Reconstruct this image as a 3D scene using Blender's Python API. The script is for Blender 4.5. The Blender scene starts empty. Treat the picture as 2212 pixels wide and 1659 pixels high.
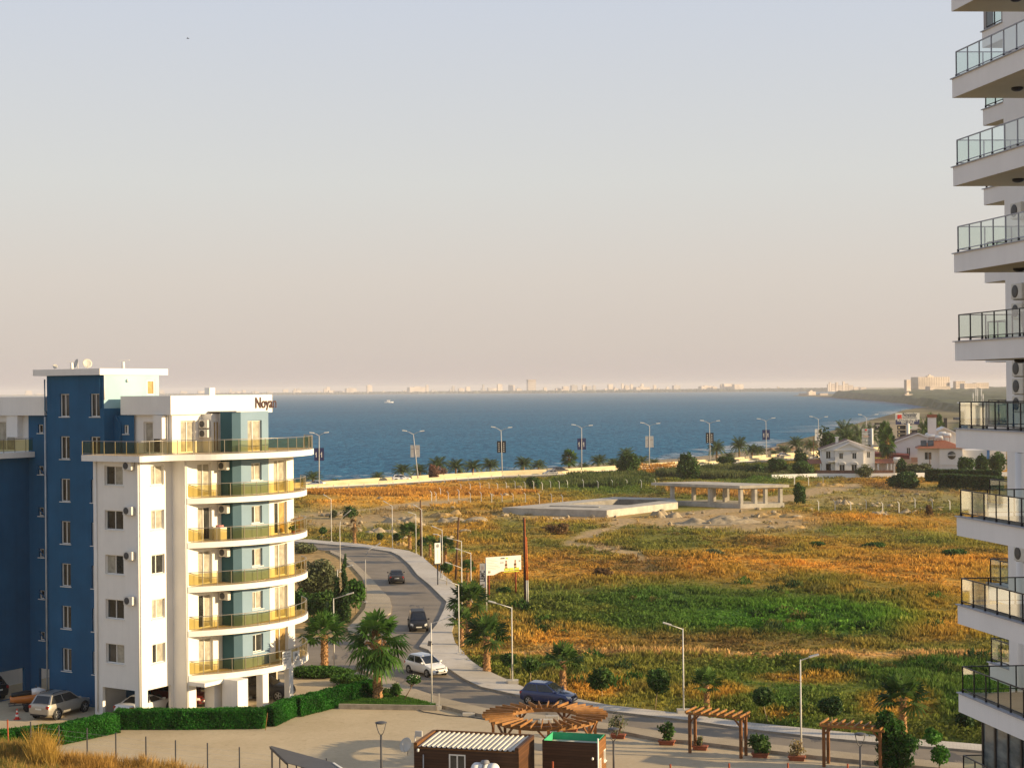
HAZE = 0.00009
GRASS = 1.0
GCOL = 1.5
EXPO = 0.75
import bpy, math, random
import numpy as np
from mathutils import Vector, Matrix, geometry

random.seed(11)
RNG = np.random.default_rng(11)
S = bpy.context.scene
COL = S.collection
rad = math.radians

# ------------------------------------------------------------------ camera model
# The survey of the photograph: pixel (x, y) on a 2212 x 1659 grid <-> a ray from the camera.
F, H = 3400.0, 22.1
RM = Matrix.Rotation(math.pi / 2 + rad(.177), 3, 'X') @ Matrix.Rotation(rad(-.55), 3, 'Z')

def ray(x, y):
    v = RM @ Vector(((x - 1106) / F, (829.5 - y) / F, -1))
    return v / v.y

def gp(x, y, z=0.0):                       # the point of height z seen at a pixel
    v = ray(x, y); t = (z - H) / v.z
    return Vector((v.x * t, t, z))

def dp(x, y, Y):                           # the point at distance Y seen at a pixel
    v = ray(x, y)
    return Vector((v.x * Y, Y, H + v.z * Y))

def ppm(Y): return F / Y

# ------------------------------------------------------------------ mesh builder
class MB:
    def __init__(s, M=None):
        s.v = []; s.f = []; s.m = []; s.sm = []; s.M = M or Matrix.Identity(4)
    def V(s, p):
        s.v.append(tuple(s.M @ Vector(p))); return len(s.v) - 1
    def face(s, pts, mi=0, sm=False):
        s.f.append([s.V(p) for p in pts]); s.m.append(mi); s.sm.append(sm)
    def idx(s, ids, mi=0, sm=False):
        s.f.append(list(ids)); s.m.append(mi); s.sm.append(sm)
    def box(s, x0, x1, y0, y1, z0, z1, mi=0, M=None):
        M = M or Matrix.Identity(4)
        i = [s.V(M @ Vector(p)) for p in ((x0,y0,z0),(x1,y0,z0),(x1,y1,z0),(x0,y1,z0),(x0,y0,z1),(x1,y0,z1),(x1,y1,z1),(x0,y1,z1))]
        for q in ((0,3,2,1),(4,5,6,7),(0,1,5,4),(1,2,6,5),(2,3,7,6),(3,0,4,7)):
            s.idx([i[k] for k in q], mi)
    def beam(s, p, q, w, h=None, mi=0, up=(0,0,1)):
        p, q = Vector(p), Vector(q); h = h or w
        d = (q - p); L = d.length
        if L < 1e-6: return
        d /= L; u = Vector(up)
        if abs(d.dot(u)) > .99: u = Vector((0,1,0))
        x = d.cross(u).normalized(); y = x.cross(d)
        M = Matrix((( x.x,d.x,y.x,p.x),(x.y,d.y,y.y,p.y),(x.z,d.z,y.z,p.z),(0,0,0,1)))
        s.box(-w/2, w/2, 0, L, -h/2, h/2, mi, M)
    def tube(s, p, q, r0, r1=None, n=8, mi=0, cap=True, sm=True):
        s.path([p, q], [r0, r0 if r1 is None else r1], n, mi, cap, sm)
    def path(s, pts, r, n=6, mi=0, cap=True, sm=True):
        pts = [Vector(p) for p in pts]
        if not hasattr(r, '__len__'): r = [r] * len(pts)
        rings = []
        for k, p in enumerate(pts):
            d = (pts[min(k+1, len(pts)-1)] - pts[max(k-1, 0)]).normalized()
            u = Vector((0,0,1)) if abs(d.z) < .95 else Vector((1,0,0))
            a = d.cross(u).normalized(); b = a.cross(d)
            rings.append([s.V(p + (a*math.cos(t) + b*math.sin(t)) * r[k]) for t in [2*math.pi*j/n for j in range(n)]])
        for A, B in zip(rings, rings[1:]):
            for j in range(n):
                s.idx([A[j], B[j], B[(j+1)%n], A[(j+1)%n]], mi, sm)
        if cap:
            s.idx(rings[0], mi); s.idx(rings[-1][::-1], mi)
    def prism(s, poly, z0, z1, mi=0, ms=None, bottom=True):
        ms = mi if ms is None else ms
        a = sum(poly[i][0]*poly[(i+1)%len(poly)][1] - poly[(i+1)%len(poly)][0]*poly[i][1] for i in range(len(poly)))
        if a < 0: poly = poly[::-1]
        n = len(poly)
        B = [s.V((p[0], p[1], z0)) for p in poly]; T = [s.V((p[0], p[1], z1)) for p in poly]
        s.idx(T, mi)
        if bottom: s.idx(B[::-1], ms)
        for i in range(n):
            j = (i+1) % n
            s.idx([B[i], B[j], T[j], T[i]], ms)
    def sheet(s, poly, z, mi=0):
        a = sum(poly[i][0]*poly[(i+1)%len(poly)][1] - poly[(i+1)%len(poly)][0]*poly[i][1] for i in range(len(poly)))
        if a < 0: poly = poly[::-1]
        s.face([(p[0], p[1], z) for p in poly], mi)
    def lathe(s, prof, n=16, M=None, mi=0, sm=True):
        M = M or Matrix.Identity(4)
        rings = [[s.V(M @ Vector((r*math.cos(2*math.pi*j/n), r*math.sin(2*math.pi*j/n), z))) for j in range(n)] for r, z in prof]
        for A, B in zip(rings, rings[1:]):
            for j in range(n):
                s.idx([A[j], A[(j+1)%n], B[(j+1)%n], B[j]], mi, sm)
        s.idx(rings[0][::-1], mi); s.idx(rings[-1], mi)
    def loft(s, rings, mi=0, sm=False, cap=True, closed=True):
        R = [[s.V(p) for p in r] for r in rings]; n = len(R[0])
        for A, B in zip(R, R[1:]):
            for j in range(n if closed else n-1):
                s.idx([A[j], A[(j+1)%n], B[(j+1)%n], B[j]], mi, sm)
        if cap: s.idx(R[0][::-1], mi); s.idx(R[-1], mi)
    def build(s, name, mats, parent=None, bevel=0, subdiv=0):
        me = bpy.data.meshes.new(name)
        me.from_pydata(s.v, [], s.f)
        if not isinstance(mats, (list, tuple)): mats = [mats]
        for m in mats: me.materials.append(m)
        me.polygons.foreach_set('material_index', s.m)
        me.polygons.foreach_set('use_smooth', s.sm)
        me.update()
        return link(name, me, parent, bevel, subdiv)

def link(name, me, parent=None, bevel=0, subdiv=0):
    o = bpy.data.objects.new(name, me); COL.objects.link(o)
    if parent is not None:
        o.parent = parent
        if parent.parent is None:
            o.matrix_parent_inverse = parent.matrix_basis.inverted()
    if bevel:
        b = o.modifiers.new('bevel', 'BEVEL'); b.width = bevel; b.segments = 2; b.limit_method = 'ANGLE'; b.angle_limit = rad(30)
    if subdiv:
        b = o.modifiers.new('sub', 'SUBSURF'); b.levels = b.render_levels = subdiv
    return o

def npmesh(name, V, Fc, mats, parent=None, col=None, midx=None, smooth=False):
    V = np.asarray(V, np.float32); Fc = np.asarray(Fc, np.int32)
    me = bpy.data.meshes.new(name); k = Fc.shape[1]
    me.vertices.add(len(V)); me.vertices.foreach_set('co', V.ravel())
    me.loops.add(Fc.size); me.loops.foreach_set('vertex_index', Fc.ravel())
    me.polygons.add(len(Fc)); me.polygons.foreach_set('loop_start', np.arange(0, Fc.size, k, dtype=np.int32))
    if not isinstance(mats, (list, tuple)): mats = [mats]
    for m in mats: me.materials.append(m)
    if midx is not None: me.polygons.foreach_set('material_index', np.asarray(midx, np.int32))
    if smooth: me.polygons.foreach_set('use_smooth', np.ones(len(Fc), bool))
    me.update(calc_edges=True)
    if col is not None:
        a = me.color_attributes.new('col', 'FLOAT_COLOR', 'POINT')
        a.data.foreach_set('color', np.c_[np.asarray(col, np.float32), np.ones(len(V), np.float32)].ravel())
    return link(name, me, parent)

def tag(o, label=None, cat=None, group=None, kind=None):
    if label: o['label'] = label
    if cat: o['category'] = cat
    if group: o['group'] = group
    if kind: o['kind'] = kind
    return o

def thing(name, label, cat, loc=(0,0,0), rz=0, group=None):
    o = bpy.data.objects.new(name, None); COL.objects.link(o)
    o.location = loc; o.rotation_euler = (0,0,rz); o.empty_display_size = .3
    return tag(o, label, cat, group)

def struct(o): o['kind'] = 'structure'; return o

def copy_tree(o, parent=None):
    c = o.copy(); COL.objects.link(c); c.parent = parent
    if parent is not None: c.matrix_parent_inverse = o.matrix_parent_inverse.copy()
    for ch in list(o.children): copy_tree(ch, c)
    return c

class Proto:                                  # first use moves the original, later uses copy it
    def __init__(s, root): s.root = root; s.used = False
    def put(s, loc, rz=0, label=None, group=None, sc=1.0, tilt=None, cat=None):
        o = s.root if not s.used else copy_tree(s.root)
        s.used = True
        o.location = loc; o.rotation_euler = (tilt[0], tilt[1], rz) if tilt else (0, 0, rz)
        o.scale = (sc, sc, sc) if not hasattr(sc, '__len__') else sc
        tag(o, label, cat, group)
        return o

W1 = 'first second third fourth fifth sixth seventh eighth ninth tenth eleventh twelfth thirteenth fourteenth fifteenth sixteenth seventeenth eighteenth nineteenth'.split()
TENS = {2:'twent',3:'thirt',4:'fort',5:'fift',6:'sixt',7:'sevent',8:'eight',9:'ninet'}
def nth(i):                                   # 0 -> first
    n = i + 1
    if n < 20: return W1[n-1]
    if n < 100:
        t, u = divmod(n, 10)
        return TENS[t] + 'ieth' if u == 0 else TENS[t] + 'y ' + W1[u-1]
    return 'hundred and ' + nth(n - 101) if n > 100 else 'hundredth'

# ------------------------------------------------------------------ materials
def nodes(name):
    m = bpy.data.materials.new(name); m.use_nodes = True
    nt = m.node_tree; nt.nodes.clear()
    out = nt.nodes.new('ShaderNodeOutputMaterial')
    return m, nt, out
def N(nt, t, **kw):
    n = nt.nodes.new(t)
    for k, v in kw.items():
        if k.startswith('_'): setattr(n, k[1:], v)
        else: n.inputs[k.replace('__', ' ')].default_value = v
    return n
def L(nt, a, b): nt.links.new(a, b)
def rgb(c): return (c[0], c[1], c[2], 1)
def mixc(nt, fac, a, b, mode='MIX'):
    n = nt.nodes.new('ShaderNodeMix'); n.data_type = 'RGBA'; n.blend_type = mode
    for i, x in ((0, fac), (6, a), (7, b)):
        if hasattr(x, 'is_output'): L(nt, x, n.inputs[i])
        else: n.inputs[i].default_value = x if i == 0 else rgb(x)
    return n.outputs[2]
def noise_fac(nt, scale, detail=4, rough=.6, stretch=None, lo=.35, hi=.65):
    g = nt.nodes.new('ShaderNodeNewGeometry'); src = g.outputs['Position']
    if stretch:
        mp = N(nt, 'ShaderNodeMapping'); mp.inputs['Scale'].default_value = stretch
        L(nt, src, mp.inputs['Vector']); src = mp.outputs[0]
    n = N(nt, 'ShaderNodeTexNoise', Scale=scale, Detail=detail, Roughness=rough)
    L(nt, src, n.inputs['Vector'])
    r = N(nt, 'ShaderNodeMapRange'); r.inputs[1].default_value = lo; r.inputs[2].default_value = hi
    L(nt, n.outputs['Fac'], r.inputs[0])
    return r.outputs[0]

def pbr(name, c, rough=.7, var=.12, scale=1.5, spec=.3, metal=0, bump=0, bscale=20, streak=0, coat=0, c2=None):
    m, nt, out = nodes(name)
    b = N(nt, 'ShaderNodeBsdfPrincipled', Roughness=rough, Metallic=metal)
    b.inputs['Specular IOR Level'].default_value = spec
    if coat: b.inputs['Coat Weight'].default_value = coat; b.inputs['Coat Roughness'].default_value = .03
    f = noise_fac(nt, scale)
    lo = tuple(max(0, x*(1-var)) for x in c); hi = tuple(min(1, x*(1+var)) for x in c)
    if c2: lo, hi = c, c2
    col = mixc(nt, f, lo, hi)
    if streak:
        f2 = noise_fac(nt, 1.0, 5, .7, (3, 3, .12), .45, .8)
        mul = N(nt, 'ShaderNodeMath', _operation='MULTIPLY'); mul.inputs[1].default_value = streak
        L(nt, f2, mul.inputs[0])
        col = mixc(nt, mul.outputs[0], col, tuple(x*.55 for x in c))
    L(nt, col, b.inputs['Base Color'])
    if bump:
        g = nt.nodes.new('ShaderNodeNewGeometry')
        n = N(nt, 'ShaderNodeTexNoise', Scale=bscale, Detail=5)
        L(nt, g.outputs['Position'], n.inputs['Vector'])
        bp = N(nt, 'ShaderNodeBump', Strength=bump, Distance=.05)
        L(nt, n.outputs['Fac'], bp.inputs['Height']); L(nt, bp.outputs[0], b.inputs['Normal'])
    L(nt, b.outputs[0], out.inputs[0])
    return m

def foliage(name, trans=.35, rough=.6, tint=(1,1,1)):
    m, nt, out = nodes(name)
    a = nt.nodes.new('ShaderNodeAttribute'); a.attribute_name = 'col'
    c = mixc(nt, 1.0, a.outputs['Color'], tint, 'MULTIPLY')
    f = noise_fac(nt, .9, 3)
    c = mixc(nt, f, c, mixc(nt, 1.0, c, (.72, .74, .7), 'MULTIPLY'))
    d = N(nt, 'ShaderNodeBsdfPrincipled', Roughness=rough); d.inputs['Specular IOR Level'].default_value = .2
    t = N(nt, 'ShaderNodeBsdfTranslucent')
    L(nt, c, d.inputs['Base Color']); L(nt, c, t.inputs['Color'])
    mx = N(nt, 'ShaderNodeMixShader', Fac=trans)
    L(nt, d.outputs[0], mx.inputs[1]); L(nt, t.outputs[0], mx.inputs[2]); L(nt, mx.outputs[0], out.inputs[0])
    return m

def glass(name, tint, refl=1.0, rough=.02, cap=1.0):
    m, nt, out = nodes(name)
    t = N(nt, 'ShaderNodeBsdfTransparent', Color=rgb(tint))
    g = N(nt, 'ShaderNodeBsdfGlossy', Roughness=rough, Color=(.95, .97, 1, 1))
    fr = N(nt, 'ShaderNodeFresnel', IOR=1.5)
    ml = N(nt, 'ShaderNodeMath', _operation='MULTIPLY', _use_clamp=True); ml.inputs[1].default_value = refl
    L(nt, fr.outputs[0], ml.inputs[0])
    mn = N(nt, 'ShaderNodeMath', _operation='MINIMUM'); mn.inputs[1].default_value = cap; L(nt, ml.outputs[0], mn.inputs[0])
    mx = N(nt, 'ShaderNodeMixShader')
    L(nt, mn.outputs[0], mx.inputs[0]); L(nt, t.outputs[0], mx.inputs[1]); L(nt, g.outputs[0], mx.inputs[2])
    L(nt, mx.outputs[0], out.inputs[0])
    return m

def planks(name, c, pitch=.14, rough=.6, axis=2):
    m, nt, out = nodes(name)
    b = N(nt, 'ShaderNodeBsdfPrincipled', Roughness=rough); b.inputs['Specular IOR Level'].default_value = .25
    g = nt.nodes.new('ShaderNodeNewGeometry'); sp = nt.nodes.new('ShaderNodeSeparateXYZ'); L(nt, g.outputs['Position'], sp.inputs[0])
    d = N(nt, 'ShaderNodeMath', _operation='DIVIDE'); d.inputs[1].default_value = pitch; L(nt, sp.outputs[axis], d.inputs[0])
    fr = N(nt, 'ShaderNodeMath', _operation='FRACT'); L(nt, d.outputs[0], fr.inputs[0])
    fl = N(nt, 'ShaderNodeMath', _operation='FLOOR'); L(nt, d.outputs[0], fl.inputs[0])
    wn = N(nt, 'ShaderNodeTexWhiteNoise', _noise_dimensions='1D'); L(nt, fl.outputs[0], wn.inputs['W'])
    gt = N(nt, 'ShaderNodeMath', _operation='GREATER_THAN'); gt.inputs[1].default_value = .9; L(nt, fr.outputs[0], gt.inputs[0])
    col = mixc(nt, wn.outputs['Value'], tuple(x*.75 for x in c), tuple(x*1.2 for x in c))
    f = noise_fac(nt, 1, 5, .7, (1, 1, 14) if axis == 2 else (14, 1, 1), .3, .7)
    col = mixc(nt, f, mixc(nt, 1.0, col, (.6,.6,.6), 'MULTIPLY'), col)
    col = mixc(nt, gt.outputs[0], col, tuple(x*.2 for x in c))
    L(nt, col, b.inputs['Base Color']); L(nt, b.outputs[0], out.inputs[0])
    return m

M = {}
M['white'] = pbr('white_render', (.80,.77,.71), .85, .03, .6, .2, streak=.14)
M['white2'] = pbr('tower_render', (.84,.825,.81), .8, .03, .5, .2, streak=.10)
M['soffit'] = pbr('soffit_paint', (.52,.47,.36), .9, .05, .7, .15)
M['blue'] = pbr('deep_blue_paint', (.021,.100,.205), .8, .10, .4, .25, streak=.25)
M['cyan'] = pbr('pale_cyan_paint', (.33,.49,.53), .85, .04, .5, .2)
M['teal_shade'] = pbr('teal_shade_tone', (.035,.10,.125), .85, .06, .5, .2)  # bay side facing away from the sun, its shade painted in as darker teal
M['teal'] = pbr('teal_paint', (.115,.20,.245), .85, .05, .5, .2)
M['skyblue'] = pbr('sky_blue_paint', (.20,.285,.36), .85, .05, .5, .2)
M['tile'] = pbr('terrace_tile', (.55,.42,.28), .6, .1, 3)
M['upvc'] = pbr('white_window_plastic', (.80,.77,.70), .4, .03, 2)
M['pane'] = pbr('dark_window_glass', (.035,.037,.035), .04, .5, .8, .6)
M['curtain'] = pbr('curtain_behind_glass', (.36,.33,.26), .5, .25, 2.5, .3, coat=.8)
M['curtain2'] = pbr('ochre_curtain_behind_glass', (.42,.27,.09), .5, .25, 2.5, .3, coat=.8)
M['steel'] = pbr('brushed_rail_metal', (.30,.27,.22), .35, .1, 3, .5, metal=.6)
M['grey_metal'] = pbr('grey_rail_metal', (.36,.37,.42), .45, .06, 3, .4)
M['black_metal'] = pbr('black_metal', (.02,.02,.025), .45, .1, 3, .4)
M['amber_glass'] = glass('amber_rail_glass', (.78,.69,.38), .8, cap=.35)
M['green_glass'] = glass('pale_green_rail_glass', (.80,.87,.82), 1.0, cap=.30)
M['acwhite'] = pbr('air_conditioner_casing', (.66,.63,.56), .5, .05, 3)
M['fan'] = pbr('fan_grille', (.07,.07,.07), .5, .2, 20)
M['pipe'] = pbr('grey_downpipe', (.42,.43,.42), .4, .15, 2)
M['bluepipe'] = pbr('blue_downpipe', (.02,.10,.20), .6, .1, 2)
M['dish'] = pbr('satellite_dish_grey', (.52,.50,.44), .5, .06, 3)
M['conc'] = pbr('raw_concrete', (.46,.42,.35), .9, .16, .7, .2, bump=.2, bscale=4, streak=.25)
M['concdark'] = pbr('dark_concrete', (.24,.22,.19), .9, .2, .7, .2)
M['cream'] = pbr('cream_barrier_paint', (.60,.50,.30), .85, .14, .25, .2)
M['lampgrey'] = pbr('galvanised_pole', (.50,.48,.44), .45, .08, 2, .4)
M['lampwhite'] = pbr('white_pole_paint', (.66,.63,.57), .5, .08, 2, .3)
M['lampdark'] = pbr('charcoal_pole', (.07,.07,.075), .5, .1, 2, .3)
M['timberpole'] = pbr('weathered_timber_pole', (.12,.065,.035), .85, .25, 1.5, .15)
M['rust'] = pbr('rusty_red_post', (.30,.07,.03), .8, .25, 4, .2)
M['orange_pipe'] = pbr('orange_cable_duct', (.55,.13,.03), .6, .1, 3)
M['hut'] = planks('dark_brown_planks', (.075,.034,.016), .15)
M['hut2'] = planks('brown_planks', (.115,.05,.02), .15)
M['hutend'] = planks('orange_brown_planks', (.26,.115,.035), .15)
M['pergola'] = pbr('stained_pine', (.28,.13,.036), .55, .25, 2.5, .3)
M['pergola_post'] = pbr('stained_pine_post', (.17,.07,.022), .6, .25, 2.5, .3)
M['roofsheet'] = pbr('cream_roof_sheet', (.62,.56,.46), .5, .1, 1.2, .35)
M['green_paint'] = pbr('bright_green_lining', (.04,.34,.16), .7, .1, 2)
M['plastic_white'] = pbr('white_tank_plastic', (.74,.71,.66), .45, .05, 2, .35)
M['plastic_grey'] = pbr('grey_strap', (.22,.22,.23), .6, .1, 3)
M['terracotta'] = pbr('terracotta_planter', (.28,.085,.04), .8, .15, 4)
M['redtile'] = pbr('red_roof_tile', (.30,.105,.055), .8, .25, 3)
M['browntile'] = pbr('brown_roof_tile', (.17,.085,.055), .8, .25, 3)
M['villa'] = pbr('villa_whitewash', (.78,.75,.71), .85, .04, .3, .2)
M['tyre'] = pbr('tyre_rubber', (.02,.02,.02), .8, .1, 5)
M['rim'] = pbr('alloy_rim', (.45,.44,.42), .3, .1, 5, .5, metal=.7)
M['carglass'] = pbr('tinted_car_glass', (.015,.017,.018), .04, .3, 1, .7)
M['headlight'] = pbr('headlight_lens', (.6,.57,.5), .1, .05, 5, .6)
M['taillight'] = pbr('red_tail_lens', (.35,.015,.012), .15, .1, 5, .6)
M['plate'] = pbr('number_plate', (.7,.68,.6), .5, .03, 5)
M['trim'] = pbr('black_car_trim', (.018,.018,.018), .5, .1, 5)
M['signwhite'] = pbr('white_sign_panel', (.74,.71,.64), .6, .03, 1)
M['ink'] = pbr('dark_sign_ink', (.03,.03,.04), .7, .05, 2)
M['navy'] = pbr('navy_banner', (.018,.03,.11), .7, .1, 2)
M['sblack'] = pbr('black_banner', (.012,.012,.018), .7, .1, 2)
M['sgrey'] = pbr('grey_banner', (.42,.42,.41), .7, .1, 2)
M['sred'] = pbr('red_sign_square', (.60,.03,.02), .6, .05, 2)
M['sred2'] = pbr('dark_red_letters', (.065,.03,.028), .6, .1, 2)
M['slime'] = pbr('lime_sign_panel', (.52,.58,.05), .6, .05, 2)
M['skin'] = pbr('printed_skin_tone', (.55,.33,.22), .7, .05, 2)
M['palestem'] = pbr('pale_sapling_bark', (.36,.27,.14), .85, .2, 6, .1)
M['bark'] = pbr('tree_bark', (.17,.115,.07), .9, .3, 6, .1, bump=.5, bscale=14)
M['palmbark'] = pbr('palm_trunk_bark', (.34,.19,.085), .9, .5, 9, .1, bump=.8, bscale=16)
M['leaf'] = foliage('leaf', .3)
M['grassm'] = foliage('grass_blades', .35, .8)
M['earth'] = pbr('dry_yellow_earth', (.40,.265,.11), .95, .3, .9, .1, bump=.6, bscale=3)
M['rock'] = pbr('pale_limestone', (.36,.285,.18), .95, .25, 1.3, .1, bump=.5, bscale=3)
M['city'] = pbr('distant_render', (.46,.385,.33), .9, .25, .02, .1)
M['citygrey'] = pbr('distant_grey_render', (.34,.31,.30), .9, .2, .02, .1)
# ------------------------------------------------------------------ camera, sky, sun, air
cam = bpy.data.cameras.new('camera'); co = bpy.data.objects.new('camera', cam); COL.objects.link(co)
co.location = (0, 0, H); co.rotation_euler = RM.to_euler()
cam.sensor_width = 36; cam.lens = F / 2212 * 36; cam.clip_start = .5; cam.clip_end = 40000
S.camera = co

SUN_EL, SUN_AZ = 14.0, 101.0               # degrees; azimuth clockwise from +Y
w = bpy.data.worlds.new('World'); S.world = w; w.use_nodes = True
nt = w.node_tree; nt.nodes.clear()
sky = nt.nodes.new('ShaderNodeTexSky'); sky.sky_type = 'NISHITA'; sky.sun_disc = False
sky.sun_elevation = rad(SUN_EL); sky.sun_rotation = rad(SUN_AZ)
sky.air_density = 1.0; sky.dust_density = 3.0; sky.ozone_density = 1.5; sky.altitude = 0
tc = nt.nodes.new('ShaderNodeTexCoord'); sx = nt.nodes.new('ShaderNodeSeparateXYZ')
L(nt, tc.outputs['Generated'], sx.inputs[0])
ramp = nt.nodes.new('ShaderNodeValToRGB'); cr = ramp.color_ramp
SKYV = [(0, (.57,.485,.45)), (.003, (.575,.49,.455)), (.026, (.625,.55,.495)), (.07, (.66,.60,.545)), (.13, (.655,.65,.625)), (.24, (.585,.62,.69)), (.5, (.34,.41,.54)), (1, (.25,.32,.48))]
SKYV = [(p, tuple(x*1.09*2**-EXPO for x in c)) for p, c in SKYV]
while len(cr.elements) < len(SKYV): cr.elements.new(.5)
for e, (p, c) in zip(cr.elements, SKYV): e.position = max(0, p); e.color = rgb(c)
L(nt, sx.outputs['Z'], ramp.inputs[0])
gain = nt.nodes.new('ShaderNodeMix'); gain.data_type = 'RGBA'; gain.blend_type = 'MULTIPLY'; gain.inputs[0].default_value = 1
SKY_STR = .10
gain.inputs[7].default_value = (1/SKY_STR, 1/SKY_STR, 1/SKY_STR, 1)      # hazy air colour, brought to the sky texture's own units
L(nt, ramp.outputs[0], gain.inputs[6])
mx = nt.nodes.new('ShaderNodeMix'); mx.data_type = 'RGBA'; mx.inputs[0].default_value = .92
L(nt, sky.outputs[0], mx.inputs[6]); L(nt, gain.outputs[2], mx.inputs[7])
bg = N(nt, 'ShaderNodeBackground', Strength=SKY_STR); L(nt, mx.outputs[2], bg.inputs[0])
wo = nt.nodes.new('ShaderNodeOutputWorld'); L(nt, bg.outputs[0], wo.inputs[0])

sl = bpy.data.lights.new('sun', 'SUN'); sl.energy = 5.0; sl.angle = rad(.55); sl.color = (1, .77, .46)
so = bpy.data.objects.new('sun', sl); COL.objects.link(so); so.location = (60, -40, 90)
sd = Vector((math.sin(rad(SUN_AZ))*math.cos(rad(SUN_EL)), math.cos(rad(SUN_AZ))*math.cos(rad(SUN_EL)), math.sin(rad(SUN_EL))))
so.rotation_euler = sd.to_track_quat('Z', 'Y').to_euler()
S.view_settings.view_transform = 'Standard'; S.view_settings.look = 'None'
S.view_settings.exposure = EXPO; S.view_settings.gamma = 1

hm, nt, out = nodes('haze_air')
pv = nt.nodes.new('ShaderNodeVolumePrincipled')
pv.inputs['Color'].default_value = (.93, .88, .87, 1); pv.inputs['Density'].default_value = HAZE; pv.inputs['Anisotropy'].default_value = 0.0
L(nt, pv.outputs[0], out.inputs['Volume'])
if HAZE > 0:
    b = MB(); b.box(-7000, 9000, -200, 14500, -7, 52)
    tag(b.build('haze', hm), kind='stuff')
S.cycles.volume_bounces = 1; S.cycles.max_bounces = 8; S.cycles.transparent_max_bounces = 16
S.cycles.use_denoising = True; S.cycles.use_adaptive_sampling = True
# ------------------------------------------------------------------ ground, roads, water
Z5 = lambda x, y: (635.3 + x*.26115, 1126.2 + y*.26115)
Z6 = lambda x, y: (750.8 + x*.31333, 1443.8 + y*.31333)
Z7 = lambda x, y: (1386 + x*.3394, 1328.3 + y*.3394)
Z8 = lambda x, y: (635.3 + x*.2872, 779.7 + y*.2872)
B1 = lambda x, y: (1212.8 + x*.2611, 779.7 + y*.2611)
B2 = lambda x, y: (1674.9 + x*.2089, 779.7 + y*.2089)
FZ = lambda x, y: (981.8 + x*.2872, 1010.7 + y*.2872)
FR = lambda x, y: (1501.6 + x*.2611, 1010.7 + y*.2611)
G2 = lambda lst, f=None, z=0.0: [tuple(gp(*(f(*p) if f else p), z)[:2]) for p in lst]

# far (field side) pavement: kerb line and outer line, from the far left to the near right
kerb = G2([(-700,150),(-250,160),(0,172),(300,196),(600,226),(800,256),(870,290),(960,370),(1020,450),(1130,540),(1230,640),(1262,672),(1235,750),(1180,860),(1085,975),(1035,1045),(1110,1072),(1180,1150),(1280,1230),(1400,1310),(1548,1380)], Z5) \
     + G2([(1230,205),(1500,255),(1780,300)], Z6) + G2([(300,680),(720,740),(1150,790),(1600,832),(2070,868),(2500,905),(3200,960)], Z7)
outer = G2([(-700,135),(-250,142),(0,152),(130,155),(300,172),(500,185),(800,225),(950,250),(1050,290),(1130,360),(1210,430),(1300,500),(1350,560),(1372,660),(1340,800),(1305,920),(1330,1010),(1390,1080),(1460,1160),(1548,1222)], Z5) \
     + G2([(1240,150),(1560,215),(1800,262)], Z6) + G2([(280,640),(640,690),(1150,742),(1700,797),(2070,827),(2500,865),(3200,918)], Z7)
# near road edge
redge = G2([(-700,185),(-250,195),(0,206),(300,246),(380,268),(480,330),(580,420),(650,490),(720,570),(790,640),(806,700),(800,765),(640,860),(470,952)], Z5)
near = G2([(380,1232),(520,1225),(740,1296),(870,1360),(1200,1475),(1548,1558)], Z5) + G2([(950,292),(1300,335),(1640,376),(1870,410)], Z6) + G2([(0,742),(400,790),(800,840),(1100,872),(1500,915),(2050,965),(2500,1005),(3200,1070)], Z7)
nearlow = G2([(545,1238),(650,1300),(730,1420),(960,1480),(1190,1535),(1400,1590)], Z5) + G2([(980,345),(1300,395),(1860,446),(2170,508)], Z6) + G2([(300,818),(800,880),(1100,915),(1500,955),(2050,1010),(2500,1052),(3200,1120)], Z7)
leftin = G2([(300,262),(380,300),(480,380),(560,470),(600,560),(602,650),(585,730),(520,810),(440,890)], Z5)

def asphalt():
    m, nt, out = nodes('worn_asphalt')
    b = N(nt, 'ShaderNodeBsdfPrincipled', Roughness=.85); b.inputs['Specular IOR Level'].default_value = .25
    c = mixc(nt, noise_fac(nt, .35, 5, .6), (.215,.178,.132), (.29,.24,.18))
    c = mixc(nt, noise_fac(nt, 30, 3, .7), mixc(nt, 1, c, (.82,.82,.82), 'MULTIPLY'), c)
    c = mixc(nt, noise_fac(nt, .22, 6, .75, (1, .25, 1), .60, .63), c, (.11,.10,.09))
    L(nt, c, b.inputs['Base Color']); L(nt, b.outputs[0], out.inputs[0]); return m
def pavers(name, c1, c2, sc, joint=.6):
    m, nt, out = nodes(name)
    b = N(nt, 'ShaderNodeBsdfPrincipled', Roughness=.85); b.inputs['Specular IOR Level'].default_value = .25
    g = nt.nodes.new('ShaderNodeNewGeometry')
    t = N(nt, 'ShaderNodeTexBrick', Scale=sc); t.inputs['Color1'].default_value = rgb(c1); t.inputs['Color2'].default_value = rgb(c2)
    t.inputs['Mortar'].default_value = rgb([x*joint for x in c1]); t.inputs['Mortar Size'].default_value = .018
    mp = N(nt, 'ShaderNodeMapping'); mp.inputs['Rotation'].default_value = (0, 0, .25)
    L(nt, g.outputs['Position'], mp.inputs[0]); L(nt, mp.outputs[0], t.inputs['Vector'])
    c = mixc(nt, noise_fac(nt, .16, 6, .65), mixc(nt, 1, t.outputs[0], (.84,.82,.78), 'MULTIPLY'), t.outputs[0])
    c = mixc(nt, noise_fac(nt, 1.7, 5, .7, None, .55, .8), c, mixc(nt, 1, c, (.72,.68,.62), 'MULTIPLY'))
    L(nt, c, b.inputs['Base Color']); L(nt, b.outputs[0], out.inputs[0]); return m
M['asphalt'] = asphalt()
M['lot'] = pavers('sandy_lot_pavers', (.53,.43,.28), (.58,.47,.31), 2.2, .8)
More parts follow.
